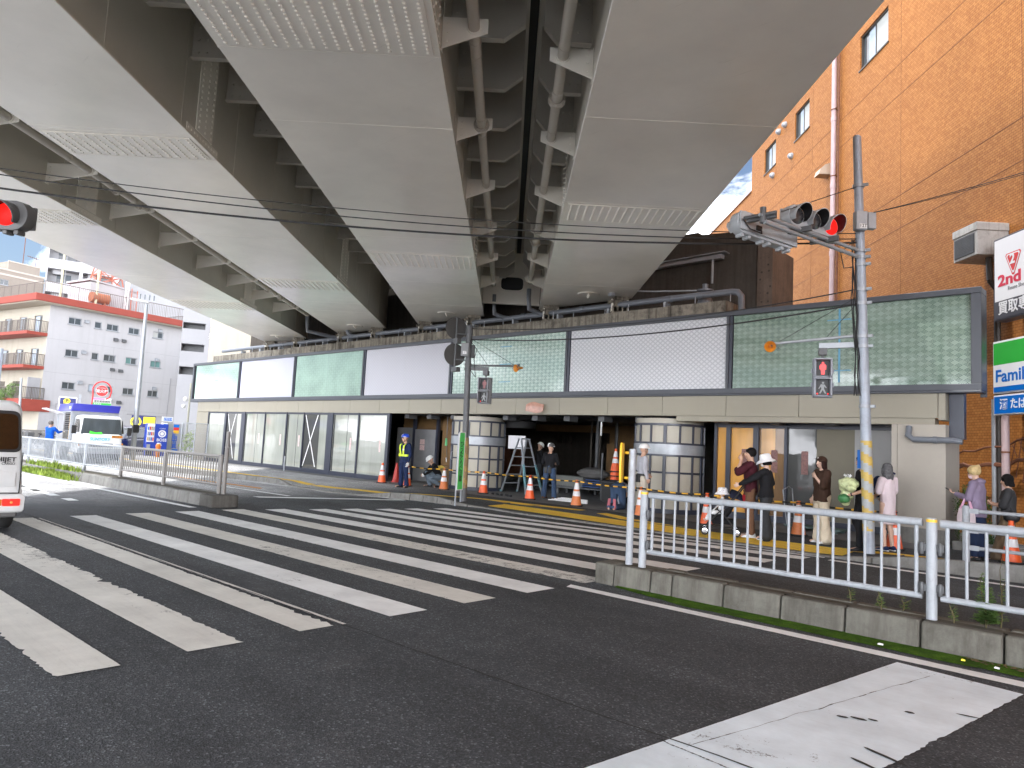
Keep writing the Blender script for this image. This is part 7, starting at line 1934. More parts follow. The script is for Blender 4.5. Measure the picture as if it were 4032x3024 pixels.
pl_=MB(); pl_.box((.12,.38,1.10),(.135,.78,1.20)); pq=pl_.build('orange_plate',M['lamp_amber'],tr)
text_obj('高圧ガス',.085,M['txt_black'],pq,world_of(tr)@Vector((.137,.58,1.15)),world_of(tr).to_3x3()@Vector((0,1,0)),align='CENTER')
text_obj('SUNTORY',.17,paint('pale_cyan_lettering',(.10,.48,.62),.4,.02),tr,world_of(tr)@Vector((.145,-.05,1.02)),world_of(tr).to_3x3()@Vector((0,1,0)),align='CENTER',bold=.02,width=.75)
# box body with open side hatch
g=MB(); g.box((-4.7,-.93,.70),(-1.55,-.90,.95)); g.box((-4.7,-.93,2.10),(-1.55,-.90,2.16)); g.box((-1.62,-.93,.70),(-1.52,-.8,2.16)); g.box((-4.72,-.93,.70),(-4.62,-.8,2.16)); g.box((-3.2,-.93,.95),(-3.1,-.88,2.10)); g.box((-1.60,-.93,.7),(-1.54,.93,2.2)); g.box((-4.7,.88,.7),(-1.55,.93,2.2)); g.box((-4.7,-.93,.62),(-1.55,.93,.70)); g.build('cargo_box',M['galv'],tr,bevel=.006)
g=MB(); g.box((-4.6,-.90,.95),(-3.2,-.87,2.10)); g.build('side_shutter',M['wall_grey'],tr,smooth=False)
g=MB(); g.box((-3.1,.2,.7),(-1.62,.3,2.1)); g.box((-1.625,-.9,.9),(-1.615,.9,2.1)); g.build('cargo_lining',M['black'],tr,smooth=False)
random.seed(21)
g=MB()
for k in range(5):
    for j in range(4): 
        if random.random()<.9: g.box((-3.05+.29*k,-.72,.72+.33*j),(-3.05+.29*k+.26,-.2,.72+.33*j+.29))
g.build('carton_stack',M['cardboard'],tr,bevel=.005)
g=MB(); g.prism([(-4.75,-.96,2.17),(-1.45,-.96,2.17),(-1.45,-.90,2.50),(-4.75,-.90,2.50)],(0,1.86,0)); rb=g.build('roof_box',M['royal'],tr,bevel=.03,seg=2)
g=MB(); g.box((-1.95,-.945,2.25),(-1.6,-.938,2.36)); g.build('white_label',M['sign_white'],rb)
g=MB(); g.hexa([(-4.6,-.95,2.04),(-3.2,-.95,2.04),(-3.2,-1.6,2.22),(-4.6,-1.6,2.22)],[(-4.6,-.95,2.08),(-3.2,-.95,2.08),(-3.2,-1.6,2.26),(-4.6,-1.6,2.26)]); g.build('raised_flap',M['sign_white'],tr)
for x in (-.55,-3.6):
    for y in (-.72,.72): wheel(tr,(x,y,.36),.36,.22,rim='galv_dark')
g=MB(); g.box((-4.6,-.5,.35),(0,.5,.6)); g.build('chassis',M['black'],tr,smooth=False)
# parked cars behind the truck
def car(label,x,y,rz,mt):
    t=thing('parked_car',label,'car',(x,y,0),rz)
    def s(x,hw,z0,z1,t_): return rsec(x,hw,z0,z1,.12,5,t_)
    g=MB(); g.loft([s(-2.1,.78,.4,.95,.05),s(-2.0,.84,.3,1.05,.05),s(-1.0,.86,.25,1.02,.04),s(.8,.86,.25,1.0,.04),s(1.0,.86,.25,.98,.05),s(1.9,.82,.28,.85,.06),s(2.1,.72,.36,.72,.05)]); g.build('body',mt,t,angle=50)
    g=MB(); g.loft([rsec(-2.0,.80,.95,1.02,.03,5,.02,.02),rsec(-1.75,.80,.95,1.58,.1,5,.12,.02),rsec(-.2,.80,.95,1.66,.12,5,.14,.02),rsec(.35,.80,.95,1.58,.1,5,.13,.02),rsec(1.2,.80,.95,1.0,.02,5,.02,.02)]); g.build('roof',mt,t,angle=50)
    for sd in (-1,1):
        g=MB(); y=sd*.802
        for a,b,c,d in ((-1.7,-.75,-.75,-1.45),(-.68,.2,.75,-.68)): g.poly([(a,y,1.04),(b if b<0 else .85,y,1.04),(c if b<0 else .25,y-sd*.10,1.48),(d,y-sd*.10,1.48)])
        g.build('side_window',M['win_pane'],t,smooth=False)
        g=MB(); g.ball((1.95,sd*.6,.72),(.16,.16,.08),10,6); g.build('headlight',M['lamp_clear'],t)
    g=MB(); g.poly([(1.16,.70,1.03),(1.16,-.70,1.03),(.40,-.58,1.56),(.40,.58,1.56)]); g.build('windscreen',M['win_pane'],t,smooth=False)
    for x in (-1.3,1.3):
        for yy in (-.76,.76): wheel(t,(x,yy,.33),.33,.2)
car('dark blue car behind the truck with its front wheel showing left of the vending machine',-43.0,14.4,R(-52),M['car_navy'])
car('white car parked behind the dark blue car',-46.5,15.3,R(-60),M['car_white'])
# ------------------------------------------------------------------ people
# local frame of a figure: +y is where it faces, +x its right, z up, feet at z = 0; sizes for a 1.70 m body, then scaled
M['skin']=paint('skin',(.50,.30,.21),.55,.07,9); M['skin_pale']=paint('pale_skin',(.58,.38,.29),.55,.06,9)
M['lip']=paint('lip',(.36,.12,.10),.5,.05); M['eye']=paint('eye',(.02,.015,.012),.25,.05); M['hair_black']=paint('black_hair',(.006,.005,.005),.75,.3,30,spec=.15); M['hair_brown']=paint('dark_brown_hair',(.028,.012,.010),.7,.4,30,spec=.2)
M['hair_grey']=paint('grey_hair',(.11,.11,.115),.8,.55,26,spec=.2); M['hair_blond']=paint('blond_hair',(.50,.37,.17),.55,.35,22)
def cloth(name,col,var=.16,rough=.85,scale=6):
    n=NT(name); co=n.coord(); a=n.noise(n.mapping(co,(1,1,.45)),scale,5,.6,.8); b=n.noise(co,90,2,.6)
    c=n.ramp(a,[(.3,[x*(1-var) for x in col]),(.72,[min(1,x*(1+var)) for x in col])]); n.set(color=c,rough=rough,spec=.25)
    n.bump(n.math('ADD',n.math('MULTIPLY',a,1.0),n.math('MULTIPLY',b,.06)),.45,.03); return n.m
def capsule(g,a,b,ra,rb,n=12):
    """round-ended tapered limb"""
    a=Vector(a);b=Vector(b); d=b-a; L=d.length
    if L<1e-5: g.ball(a,ra,n,8); return
    ax=d/L; prof=[]
    for k in range(5): t=math.pi/2*(1-k/4); prof.append((ra*math.cos(t),-ra*math.sin(t)))
    for k in range(1,4): f=k/4; prof.append((ra+(rb-ra)*f,L*f))
    for k in range(5): t=math.pi/2*k/4; prof.append((rb*math.cos(t),L+rb*math.sin(t)))
    prof[0]=(0,prof[0][1]); prof[-1]=(0,prof[-1][1])
    g.lathe(prof,a,n,axis=ax)
def oval(c,rx,ry,xd,yd,n=20):
    return [Vector(c)+xd*(rx*math.cos(2*math.pi*k/n))+yd*(ry*math.sin(2*math.pi*k/n)) for k in range(n)]
def voxel(g,name,mats,parent,vox,smooth=4,folds=0.0,seed=0,fz=1.0,post=None):
    """joins the collected volumes into one continuous skin"""
    me=bpy.data.meshes.new('t'); me.from_pydata([tuple(p) for p in g.v],[],g.f)
    bm=bmesh.new(); bm.from_mesh(me); bmesh.ops.recalc_face_normals(bm,faces=bm.faces); bm.to_mesh(me); bm.free()
    o=bpy.data.objects.new(name,me); COL.objects.link(o)
    r_=o.modifiers.new('r','REMESH'); r_.mode='VOXEL'; r_.voxel_size=vox; r_.use_smooth_shade=True
    s_=o.modifiers.new('s','SMOOTH'); s_.factor=.5; s_.iterations=smooth
    bpy.context.view_layer.update(); dg=bpy.context.evaluated_depsgraph_get()
    m2=bpy.data.meshes.new_from_object(o.evaluated_get(dg)); m2.name=name
    o.modifiers.clear(); o.data=m2; bpy.data.meshes.remove(me)
    if folds:
        nn=[v.normal.copy() for v in m2.vertices]
        for v,n in zip(m2.vertices,nn):
            c=v.co; k=noise.noise((c.x*9+seed,c.y*9,c.z*4.5*fz))+.5*noise.noise((c.x*20,c.y*20+seed,c.z*11*fz))
            v.co=c+n*folds*k
    m2.materials.clear()
    for mm in (mats if isinstance(mats,(list,tuple)) else [mats]): m2.materials.append(mm)
    m2.polygons.foreach_set('use_smooth',[True]*len(m2.polygons))
    if post: post(m2)
    m2.update(); o.parent=parent; return o
BASE=dict(pel=(0,0,.92),waist=(0,0,1.08),chest=(0,.005,1.27),neck=(0,-.01,1.44),head=(0,.025,1.585),hdir=0.0,htilt=0.0,
  sR=(.175,-.01,1.385),eR=(.215,-.03,1.10),wR=(.22,.06,.86),sL=(-.175,-.01,1.385),eL=(-.215,-.03,1.10),wL=(-.22,.06,.86),
  hR=(.088,0,.90),kR=(.095,.02,.49),aR=(.10,-.03,.085),hL=(-.088,0,.90),kL=(-.095,.02,.49),aL=(-.10,-.03,.085),
  tR=(.13,.15,.03),tL=(-.13,.15,.03),curl=.55)
def hand(g,w,dirv,palm,side,curl,s=1.0):
    """palm, four unequal bent fingers and a thumb on the side of the palm; w is the wrist"""
    d=Vector(dirv).normalized(); p=Vector(palm); p=(p-d*p.dot(d)).normalized(); x=d.cross(p).normalized()*side   # x points to the thumb side
    w=Vector(w)
    for k,off in enumerate((.030,.010,-.010,-.028)):
        capsule(g,w+d*.01*s+x*off*.6*s,w+d*.085*s+x*off*s,.015*s,.012*s,8)
    L=[(.030,.074),(.010,.082),(-.010,.076),(-.028,.060)]
    for off,l in L:
        a=w+d*.085*s+x*off*s; t=curl; d1=(d*math.cos(t)+p*math.sin(t)); d2=(d*math.cos(t*2.1)+p*math.sin(t*2.1))
        b=a+d1*l*.5*s; c=b+d2*l*.5*s; capsule(g,a,b,.0098*s,.0088*s,8); capsule(g,b,c,.0088*s,.0072*s,8)
    a=w+d*.025*s+x*.026*s; d1=(d*.75+x*.62+p*.25).normalized(); b=a+d1*.040*s; d2=(d*.9+x*.15+p*.45*curl*1.5).normalized(); capsule(g,a,b,.0125*s,.0105*s,8); capsule(g,b,b+d2*.030*s,.0105*s,.0085*s,8)
def person(label,x,y,z,rz,h=1.70,J=None,fat=1.0,skin='skin',group=None,face=True,hands=(True,True),palm=None,detail=1.0):
    t=thing('person',label,'person',(x,y,z),rz,group)
    P=dict(BASE); P.update(J or {}); P={k:(Vector(v) if hasattr(v,'__len__') else v) for k,v in P.items()}
    S=h/1.70; t['_s']=S
    g=MB(); f=fat
    ux=Vector((1,0,0))
    # trunk follows pelvis-waist-chest-neck
    shx=(P['sR']-P['sL']).normalized(); hpx=(P['hR']-P['hL']).normalized()
    spine=[(P['pel']-(P['waist']-P['pel'])*.55,.115*f,.085*f,hpx),(P['pel'],.155*f,.105*f,hpx),(P['waist'],.130*f,.092*f,(hpx+shx).normalized()),(P['chest'],.160*f,.108*f,shx),(P['chest'].lerp(P['neck'],.65),.135*f,.085*f,shx),(P['neck'],.062,.058,shx)]
    rings=[]
    for i,(c,a,b,xd) in enumerate(spine):
        tt=(spine[min(i+1,5)][0]-spine[max(i-1,0)][0]).normalized(); yd=tt.cross(xd).normalized(); x2=yd.cross(tt).normalized(); rings.append(oval(c,a,b,x2,yd,18))
    g.loft(rings)
    capsule(g,P['neck']-(P['neck']-P['chest'])*.15,P['neck'].lerp(P['head'],.55),.056,.050)
    # head: skull, jaw, nose, ears
    q=Euler((P['htilt'],0,P['hdir']),'XYZ').to_matrix() if P['hdir']==0 else (Matrix.Rotation(P['hdir'],3,'Z')@Matrix.Rotation(P['htilt'],3,'X'))
    hc=P['head']
    def hp(a,b,c): return hc+q@Vector((a,b,c))
    g.ball(hp(0,-.012,.025),(.074,.092,.090),16,12,rot=q); g.ball(hp(0,.018,-.035),(.060,.070,.078),14,10,rot=q); g.ball(hp(0,.045,-.078),(.034,.034,.030),10,8,rot=q)
    capsule(g,hp(0,.086,.015),hp(0,.102,-.022),.010,.014,8)
    for s in (-1,1): g.ball(hp(s*.074,-.008,-.008),(.012,.022,.032),8,6,rot=q); g.ball(hp(s*.040,.062,-.03),(.024,.022,.024),8,6,rot=q)
    # limbs
    for s,k in ((1,'R'),(-1,'L')):
        sh,el,wr=P['s'+k],P['e'+k],P['w'+k]; capsule(g,sh,el,.052*f,.040*f); capsule(g,el,wr,.040*f,.026); 
        capsule(g,P['chest'].lerp(P['neck'],.55)+shx*s*.07,sh,.062*f,.055*f)
        hp_,kn,an,to=P['h'+k],P['k'+k],P['a'+k],P['t'+k]; capsule(g,hp_,kn,.085*f,.056*f); capsule(g,kn,an,.055*f,.036); capsule(g,kn.lerp(an,.28)+Vector((0,-.012,0)),kn.lerp(an,.55),.052*f,.042*f)
        capsule(g,an-Vector((0,0,.035)),to,.036,.028)
    b=voxel(g,'body',[M[skin],M['eye'],M['lip'],M['hair_black']],t,.0115/detail,3)
    # hands and face details are welded into the same mesh object
    gh=MB()
    for (s,k),on in zip(((1,'R'),(-1,'L')),hands):
        if on:
            pd=(palm or {}).get(k); wr=P['w'+k]; d=(wr-P['e'+k]).normalized(); 
            if pd is None: pd=Vector((-s,.15,0))
            hand(gh,wr-d*.008,(palm or {}).get('d'+k,d),pd,(palm or {}).get('s'+k,s) ,(palm or {}).get('c'+k,P['curl']))
    ex=[]
    if gh.v: o2=voxel(gh,'hand_tmp',M[skin],None,.0052,2); ex.append(o2)
    if face:
        ge=MB()
        for s in (-1,1):
            ge.ball(hp(s*.030,.074,.008),(.014,.010,.007),8,6,1,rot=q); capsule_b=ge.ball(hp(s*.031,.078,.028),(.020,.008,.0045),8,5,3,rot=q)
        ge.ball(hp(0,.088,-.050),(.022,.008,.0075),8,6,2,rot=q)
        o3=ge.build('face_tmp',[M[skin],M['eye'],M['lip'],M['hair_black']]); ex.append(o3)
    if ex:
        bm=bmesh.new(); bm.from_mesh(b.data)
        for e in ex:
            bm.from_mesh(e.data)
        bm.to_mesh(b.data); bm.free(); b.data.polygons.foreach_set('use_smooth',[True]*len(b.data.polygons))
        for e in ex: bpy.data.objects.remove(e,do_unlink=True)
    t.scale=(S,S,S)
    return t,P,hp,q
def trousers(t,P,mat,w=1.25,ankle=.06,name='trousers',folds=.010,length=1.0,fat=1.0,wide=False,seed=1):
    g=MB(); hpx=(P['hR']-P['hL']).normalized(); up=(P['waist']-P['pel']).normalized(); yd=up.cross(hpx)
    g.loft([oval(P['pel']-up*.12,.13*fat*w*.9,.10*fat*w,hpx,yd),oval(P['pel']-up*.03,.160*fat*1.06,.118*fat*1.08,hpx,yd),oval(P['pel']+up*.06,.148*fat*1.05,.108*fat*1.05,hpx,yd),oval(P['pel']+up*.13,.138*fat*1.06,.1*fat*1.06,hpx,yd)])
    for k in 'RL':
        h_,kn,an=P['h'+k],P['k'+k],P['a'+k]; an2=kn.lerp(an,length)
        capsule(g,h_,kn,.088*fat*w,.064*fat*w); capsule(g,kn,an2+(an2-kn).normalized()*-.02,.064*fat*w,ankle*w)
    return voxel(g,name,mat,t,.013,3,folds,seed,.9)
def top(t,P,mat,w=1.10,sleeve=1.0,hem=.0,name='shirt',folds=.008,fat=1.0,flare=1.0,seed=2,neckr=.072,elbowmat=None,cuff=.036,hood=False):
    """sleeve: 0.5 ends above the elbow, 1 at the elbow, 2 at the wrist; hem: below the pelvis"""
    g=MB(); shx=(P['sR']-P['sL']).normalized(); hpx=(P['hR']-P['hL']).normalized(); f=fat*w
    up=(P['waist']-P['pel']).normalized()
    sp=[(P['pel']-up*hem,.158*f*flare,.110*f*flare,hpx),(P['pel']+up*.06,.155*f*(1+flare)/2,.107*f*(1+flare)/2,hpx),(P['waist'],.142*f,.100*f,(hpx+shx).normalized()),(P['chest'],.165*f,.114*f,shx),(P['chest'].lerp(P['neck'],.62),.140*f,.090*f,shx),(P['neck']-(P['neck']-P['chest'])*.10,neckr,neckr*.95,shx)]
    rings=[]
    for i,(c,a,b,xd) in enumerate(sp):
        tt=(sp[min(i+1,5)][0]-sp[max(i-1,0)][0]).normalized(); yd=tt.cross(xd).normalized(); x2=yd.cross(tt).normalized(); rings.append(oval(c,a,b,x2,yd,20))
    g.loft(rings)
    for s,k in ((1,'R'),(-1,'L')):
        sh,el,wr=P['s'+k],P['e'+k],P['w'+k]
        capsule(g,P['chest'].lerp(P['neck'],.55)+shx*s*.06,sh,.066*f,.062*f)
        if sleeve<=1: capsule(g,sh,sh.lerp(el,sleeve),.062*f,.060*f+.012*(w-1))
        else:
            capsule(g,sh,el,.061*f,.050*f); e2=el.lerp(wr,sleeve-1-.04); capsule(g,el,e2,.050*f,cuff)
    if hood:
        g.loft([oval(P['neck']+Vector((0,-.02,-.05)),.10,.09,shx,Vector((0,1,0))),oval(P['neck']+Vector((0,-.05,.0)),.115,.085,shx,Vector((0,1,.3)).normalized()),oval(P['neck']+Vector((0,-.08,.03)),.08,.05,shx,Vector((0,1,.5)).normalized())])
    return voxel(g,name,mat,t,.012,3,folds,seed)
def shoes(t,P,mat,sole=None,big=1.0,name='shoe'):
    for s,k in ((1,'R'),(-1,'L')):
        an,to=P['a'+k],P['t'+k]; d=(to-an); flat=Vector((d.x,d.y,0)); L=flat.length
        d=flat.normalized() if P.get('flat',1) and L>.02 else d.normalized(); sd=d.cross(Vector((0,0,1))).normalized(); up=sd.cross(d)
        base=Vector((an.x,an.y,an.z-.085)) if 'foot'+k not in P else P['foot'+k]
        def R_(f,hw,h0,h1): c=base+d*(f*.26*big-.075); return [c+sd*(hw*big*math.cos(a))+up*(h0+(h1-h0)*(.5+.5*math.sin(a))) for a in [2*math.pi*j/14 for j in range(14)]]
        g=MB(); g.loft([R_(0,.026,.008,.07),R_(.06,.036,.006,.095),R_(.3,.040,.006,.105),R_(.5,.042,.005,.075),R_(.75,.047,.005,.058),R_(.94,.038,.006,.048),R_(1.0,.018,.012,.035)]); o=g.build(name,mat,t,angle=70)
        if sole: 
            g=MB(); g.loft([R_(-.01,.030,.0,.024),R_(.3,.043,.0,.026),R_(.75,.050,.0,.026),R_(.95,.041,.0,.026),R_(1.02,.02,.004,.024)]); g.build('sole',sole,o,angle=70)
def hair_cap(t,hp,q,mat,name='hair',r=(.084,.102,.100),c=(0,-.022,.038),long=0.0,fringe=0,seed=0,bun=False,wide=1.0):
    g=MB(); g.ball(hp(*c),r,18,12,rot=q)
    if fringe: g.ball(hp(0,.045,.062),(.066,.045,.034+fringe),12,8,rot=q)
    for s in (-1,1): g.ball(hp(s*.070,-.02,-.0),(.020,.045,.055),8,8,rot=q)
    if long>0:
        X=q@Vector((1,0,0));Y=q@Vector((0,1,0))
        g.loft([oval(hp(0,-.03,.04),.082*wide,.085,X,Y),oval(hp(0,-.045,-.05),.088*wide,.075,X,Y),oval(hp(0,-.06,-.05-long*.5),.095*wide,.066,X,Y),oval(hp(0,-.065,-.05-long),.082*wide,.05,X,Y)])
        for s in (-1,1): g.loft([oval(hp(s*.068,.01,.03),.024,.045,X,Y,12),oval(hp(s*.078,.012,-.06),.022,.04,X,Y,12),oval(hp(s*.076,.0,-.06-long*.5),.018,.03,X,Y,12)])
    if bun: g.ball(hp(.0,-.085,.075),(.06,.05,.055),12,8,rot=q); g.ball(hp(.02,-.10,.10),(.03,.03,.03),8,6,rot=q)
    return voxel(g,name,mat,t,.008,2,.005,seed,.6)
def helmet(t,hp,q,mats,stripe=False):
    g=MB(); 
    prof=[(.128,.0),(.124,.012),(.118,.02),(.115,.05),(.100,.085),(.070,.110),(.035,.122),(0,.125)]
    ax=q@Vector((0,0,1)); c=hp(0,-.005,.045)
    n=28; vs=[];fs=[];ms=[]
    for i,(r,z) in enumerate(prof):
        for j in range(n):
            a=2*math.pi*j/n; vs.append(c+q@Vector((r*.92*math.cos(a),r*1.12*math.sin(a),z)))
    for i in range(len(prof)-1):
        for j in range(n):
            a=2*math.pi*(j+.5)/n; mm=0
            if stripe: 
                r=prof[i][0]; x=r*math.cos(a); y=math.sin(a); mm=1 if (abs(x)<.035 or (i<2 and y>0)) else 0
            g.add([vs[i*n+j],vs[i*n+(j+1)%n],vs[(i+1)*n+(j+1)%n],vs[(i+1)*n+j]],[(0,1,2,3)],mm)
    g.loft([[c+q@Vector((.10*math.cos(a),.125+.035*math.sin(a)**2,.004)) if False else c+q@Vector((.105*math.cos(a),.10+.055*math.sin(a),.0)) for a in [math.pi*k/10 for k in range(11)]],[c+q@Vector((.10*math.cos(a),.09+.05*math.sin(a),.018)) for a in [math.pi*k/10 for k in range(11)]]],caps=True)
    h=g.build('helmet',mats,t,weld=True,angle=40)
    g=MB()
    for s in (-1,1): g.path([hp(s*.075,0,.045),hp(s*.066,.02,-.05),hp(s*.02,.05,-.115)],.006,5)
    g.build('chin_strap',M['black'],h); return h

M['navy_cloth']=cloth('navy_uniform',(.012,.022,.065)); M['vest']=paint('lime_reflective_band',(.62,.78,.03),.45,.06,8); M['denim']=cloth('blue_denim',(.045,.075,.135)); M['denim_pale']=cloth('faded_grey_denim',(.13,.165,.20)); M['black_cloth']=cloth('black_cloth',(.010,.010,.012)); M['char_cloth']=cloth('charcoal_cloth',(.030,.032,.035)); M['grey_cloth']=cloth('pale_grey_work_shirt',(.40,.40,.44)); M['cream_cloth']=cloth('cream_trousers',(.58,.50,.38)); M['maroon']=cloth('maroon_cloth',(.050,.008,.014)); M['brown_cloth']=cloth('brown_trousers',(.135,.068,.038)); M['dkbrown_cloth']=cloth('dark_brown_shirt',(.050,.026,.017)); M['beige_trousers']=cloth('pale_work_trousers',(.45,.40,.33)); M['pinkish']=cloth('pale_pink_dress',(.66,.56,.59),.08); M['lilac']=cloth('lilac_hoodie',(.21,.17,.245)); M['dark_denim']=cloth('dark_blue_skirt',(.012,.022,.055)); M['khaki']=cloth('khaki_trousers',(.20,.145,.09)); M['blue_cloth']=cloth('bright_blue_jacket',(.005,.085,.52)); M['white_cloth']=cloth('white_cloth',(.70,.70,.70),.08); M['pink_shoe']=cloth('pink_work_shoe',(.40,.12,.14)); M['red_cloth']=cloth('red_cloth',(.34,.02,.03)); M['dk_grey_hi']=cloth('dark_grey_hoodie_shirt',(.035,.035,.037)); M['tan_cloth']=cloth('tan_top',(.36,.25,.18))
def rim_hat(t,hp,q,mat,name,crown,brim,drop,rise=.095):
    g=MB(); ax=q@Vector((0,0,1)); c=hp(0,-.012,.048); n=28; prof=[(brim,-drop),(brim*.86,-drop*.45),(crown*1.03,.0),(crown,.02),(crown*.93,rise*.75),(crown*.72,rise),(0,rise+.008)]
    vs=[c+q@Vector((r*.95*math.cos(2*math.pi*j/n),r*1.08*math.sin(2*math.pi*j/n),z+ (.012*math.sin(4*math.pi*j/n+1) if i==0 else 0))) for i,(r,z) in enumerate(prof) for j in range(n)]
    fs=[(i*n+j,i*n+(j+1)%n,(i+1)*n+(j+1)%n,(i+1)*n+j) for i in range(len(prof)-1) for j in range(n)]
    g.add(vs,fs); return g.build(name,mat,t,angle=60)

# 1 traffic guard ------------------------------------------------------
t,P,hp,q=person('guard in navy uniform and lime reflective vest wearing a blue and white helmet',-18.44,14.67,.10,R(182),1.70,dict(hdir=R(-28),wL=(-.235,.03,.83),eL=(-.235,-.03,1.09),wR=(.20,-.06,.88),eR=(.235,-.07,1.12),aR=(.12,-.02,.085),tR=(.16,.16,.03),aL=(-.13,-.04,.085),tL=(-.20,.12,.03),kL=(-.11,.01,.49)),hands=(False,True))
trousers(t,P,M['navy_cloth'],1.18,.068); top(t,P,M['navy_cloth'],1.10,2,.02,'jacket'); shoes(t,P,M['black'],M['rubber'])
helmet(t,hp,q,[M['blue'],M['white']],True)
g=MB()   # reflective straps and belt as bands that lie on the jacket
for s in (-1,1):
    pts=[]
    for f in (0,.15,.35,.55,.75,.9,1.0):
        z=1.42-.36*f; y=.118+.025*math.sin(math.pi*min(1,f*1.15)) if f>.1 else .06
        pts.append((s*(.105-.045*f),y,z))
    for (a,b) in zip(pts,pts[1:]): g.add([(a[0]-.033,a[1],a[2]),(a[0]+.033,a[1],a[2]),(b[0]+.033,b[1],b[2]),(b[0]-.033,b[1],b[2]),(a[0]-.033,a[1]+.008,a[2]),(a[0]+.033,a[1]+.008,a[2]),(b[0]+.033,b[1]+.008,b[2]),(b[0]-.033,b[1]+.008,b[2])],[(0,1,2,3),(7,6,5,4),(0,4,5,1),(1,5,6,2),(2,6,7,3),(3,7,4,0)])
g.lathe([(1,-.034),(1.03,-.034),(1.03,.034),(1,.034)],(0,0,1.045),26)
for i in range(len(g.v)-26*4,len(g.v)): v=g.v[i]; g.v[i]=Vector((v.x*.168,v.y*.124,v.z))
g.build('reflective_vest',M['vest'],t,angle=60)
g=MB(); g.ball((.17,.06,1.05),(.05,.05,.055),10,8); g.build('whistle_pouch',M['vest'],t); g=MB(); g.box((-.115,.135,1.21),(-.05,.15,1.25)); g.build('name_badge',M['white'],t)
g=MB(); w=P['wL']; hand(g,w,(w-P['eL']).normalized(),(1,.1,0),-1,.5,1.12); voxel(g,'white_glove',M['white_cloth'],t,.006,2)
g=MB(); w=P['wR']; hand(g,w,(w-P['eR']).normalized(),(-1,.1,0),1,.5,1.1); voxel(g,'white_glove',M['white_cloth'],t,.006,2)
# 2 squatting worker ----------------------------------------------------
SQ=dict(pel=(0,-.12,.36),waist=(0,-.06,.50),chest=(0,.06,.66),neck=(0,.15,.80),head=(0,.21,.90),htilt=R(-38),sR=(.175,.10,.75),eR=(.23,.26,.54),wR=(.14,.40,.42),sL=(-.175,.10,.75),eL=(-.23,.24,.54),wL=(-.10,.42,.40),hR=(.09,-.10,.36),kR=(.17,.30,.47),aR=(.14,.16,.085),hL=(-.09,-.10,.36),kL=(-.17,.26,.30),aL=(-.13,-.12,.10),tR=(.17,.34,.03),tL=(-.17,.05,.03))
t,P,hp,q=person('worker in black shirt and white helmet squatting in front of the brown boards',-18.5,16.1,.10,R(150),1.70,SQ)
trousers(t,P,M['denim_pale'],1.12,.065); top(t,P,M['black_cloth'],1.08,2); shoes(t,P,M['black'],M['rubber']); helmet(t,hp,q,[M['white']])
g=MB(); 
for w in (P['wR'],P['wL']): g.ball(w+Vector((0,.03,-.02)),(.045,.05,.045),10,8)
g.build('work_glove',M['white_cloth'],t)
# 3 kneeling worker seen from behind ------------------------------------
KN=dict(pel=(0,-.02,.56),waist=(0,.14,.62),chest=(0,.34,.56),neck=(0,.52,.47),head=(0,.64,.38),htilt=R(-95),sR=(.175,.46,.48),eR=(.25,.42,.24),wR=(.27,.40,.05),sL=(-.175,.46,.48),eL=(-.20,.58,.26),wL=(-.17,.66,.05),hR=(.10,-.02,.54),kR=(.13,.04,.08),aR=(.07,-.42,.075),hL=(-.10,-.02,.54),kL=(-.13,.04,.08),aL=(-.07,-.42,.075),tR=(.07,-.47,.03),tL=(-.07,-.47,.03))
t,P,hp,q=person('worker in jeans kneeling on all fours with pink shoe soles towards the road',-10.95,15.95,.10,R(14),1.72,KN,face=False,palm=dict(R=(0,0,-1),dR=(.3,-.25,-.5),sR=1,cR=.15,L=(0,0,-1),dL=(0,.9,-.3),sL=-1,cL=.15))
trousers(t,P,M['denim'],1.22,.065,fat=1.08); top(t,P,M['grey_cloth'],1.08,2)
for s in (-1,1):
    g=MB(); rr_=[]
    for f,hw,dp in ((0,.034,.03),(.15,.043,.04),(.35,.038,.045),(.55,.045,.045),(.8,.048,.04),(.95,.036,.03),(1,.018,.02)):
        z=.27*f; rr_.append([Vector((s*.068+hw*math.cos(a)+s*.02*f,-.455+dp*math.sin(a)*.6+.03*(1-f),.285-z)) for a in [2*math.pi*j/14 for j in range(14)]])
    g.loft(rr_); g.build('shoe',M['pink_shoe'],t,angle=60)
g=MB(); g.box((.09,-.08,.50),(.15,.02,.64)); g.build('tool_pouch',M['black'],t,bevel=.015)
hair_cap(t,hp,q,M['hair_black'])
# 4 worker in pale grey jacket, back turned ------------------------------
t,P,hp,q=person('worker in pale grey jacket and light trousers standing behind the white median post',-9.70,15.15,.10,R(-35),1.70,dict(wR=(.26,.02,.90),eR=(.27,-.06,1.12),wL=(-.20,.2,.98),eL=(-.25,-.02,1.12)),fat=1.05)
trousers(t,P,M['beige_trousers'],1.28,.075); top(t,P,M['grey_cloth'],1.12,2,.0,'jacket'); shoes(t,P,M['black'],M['rubber']); helmet(t,hp,q,[M['white']])
g=MB(); g.lathe([(1,-.03),(1.03,-.03),(1.03,.03),(1,.03)],(0,0,.98),24)
for i in range(len(g.v)): v=g.v[i]; g.v[i]=Vector((v.x*.175,v.y*.13,v.z))
for a in (1.9,2.5,4.0,4.6,5.2): g.box((.17*math.cos(a)-.04,.13*math.sin(a)-.03,.80),(.17*math.cos(a)+.04,.13*math.sin(a)+.03,.98))
g.build('tool_belt',M['black'],t,bevel=.008)
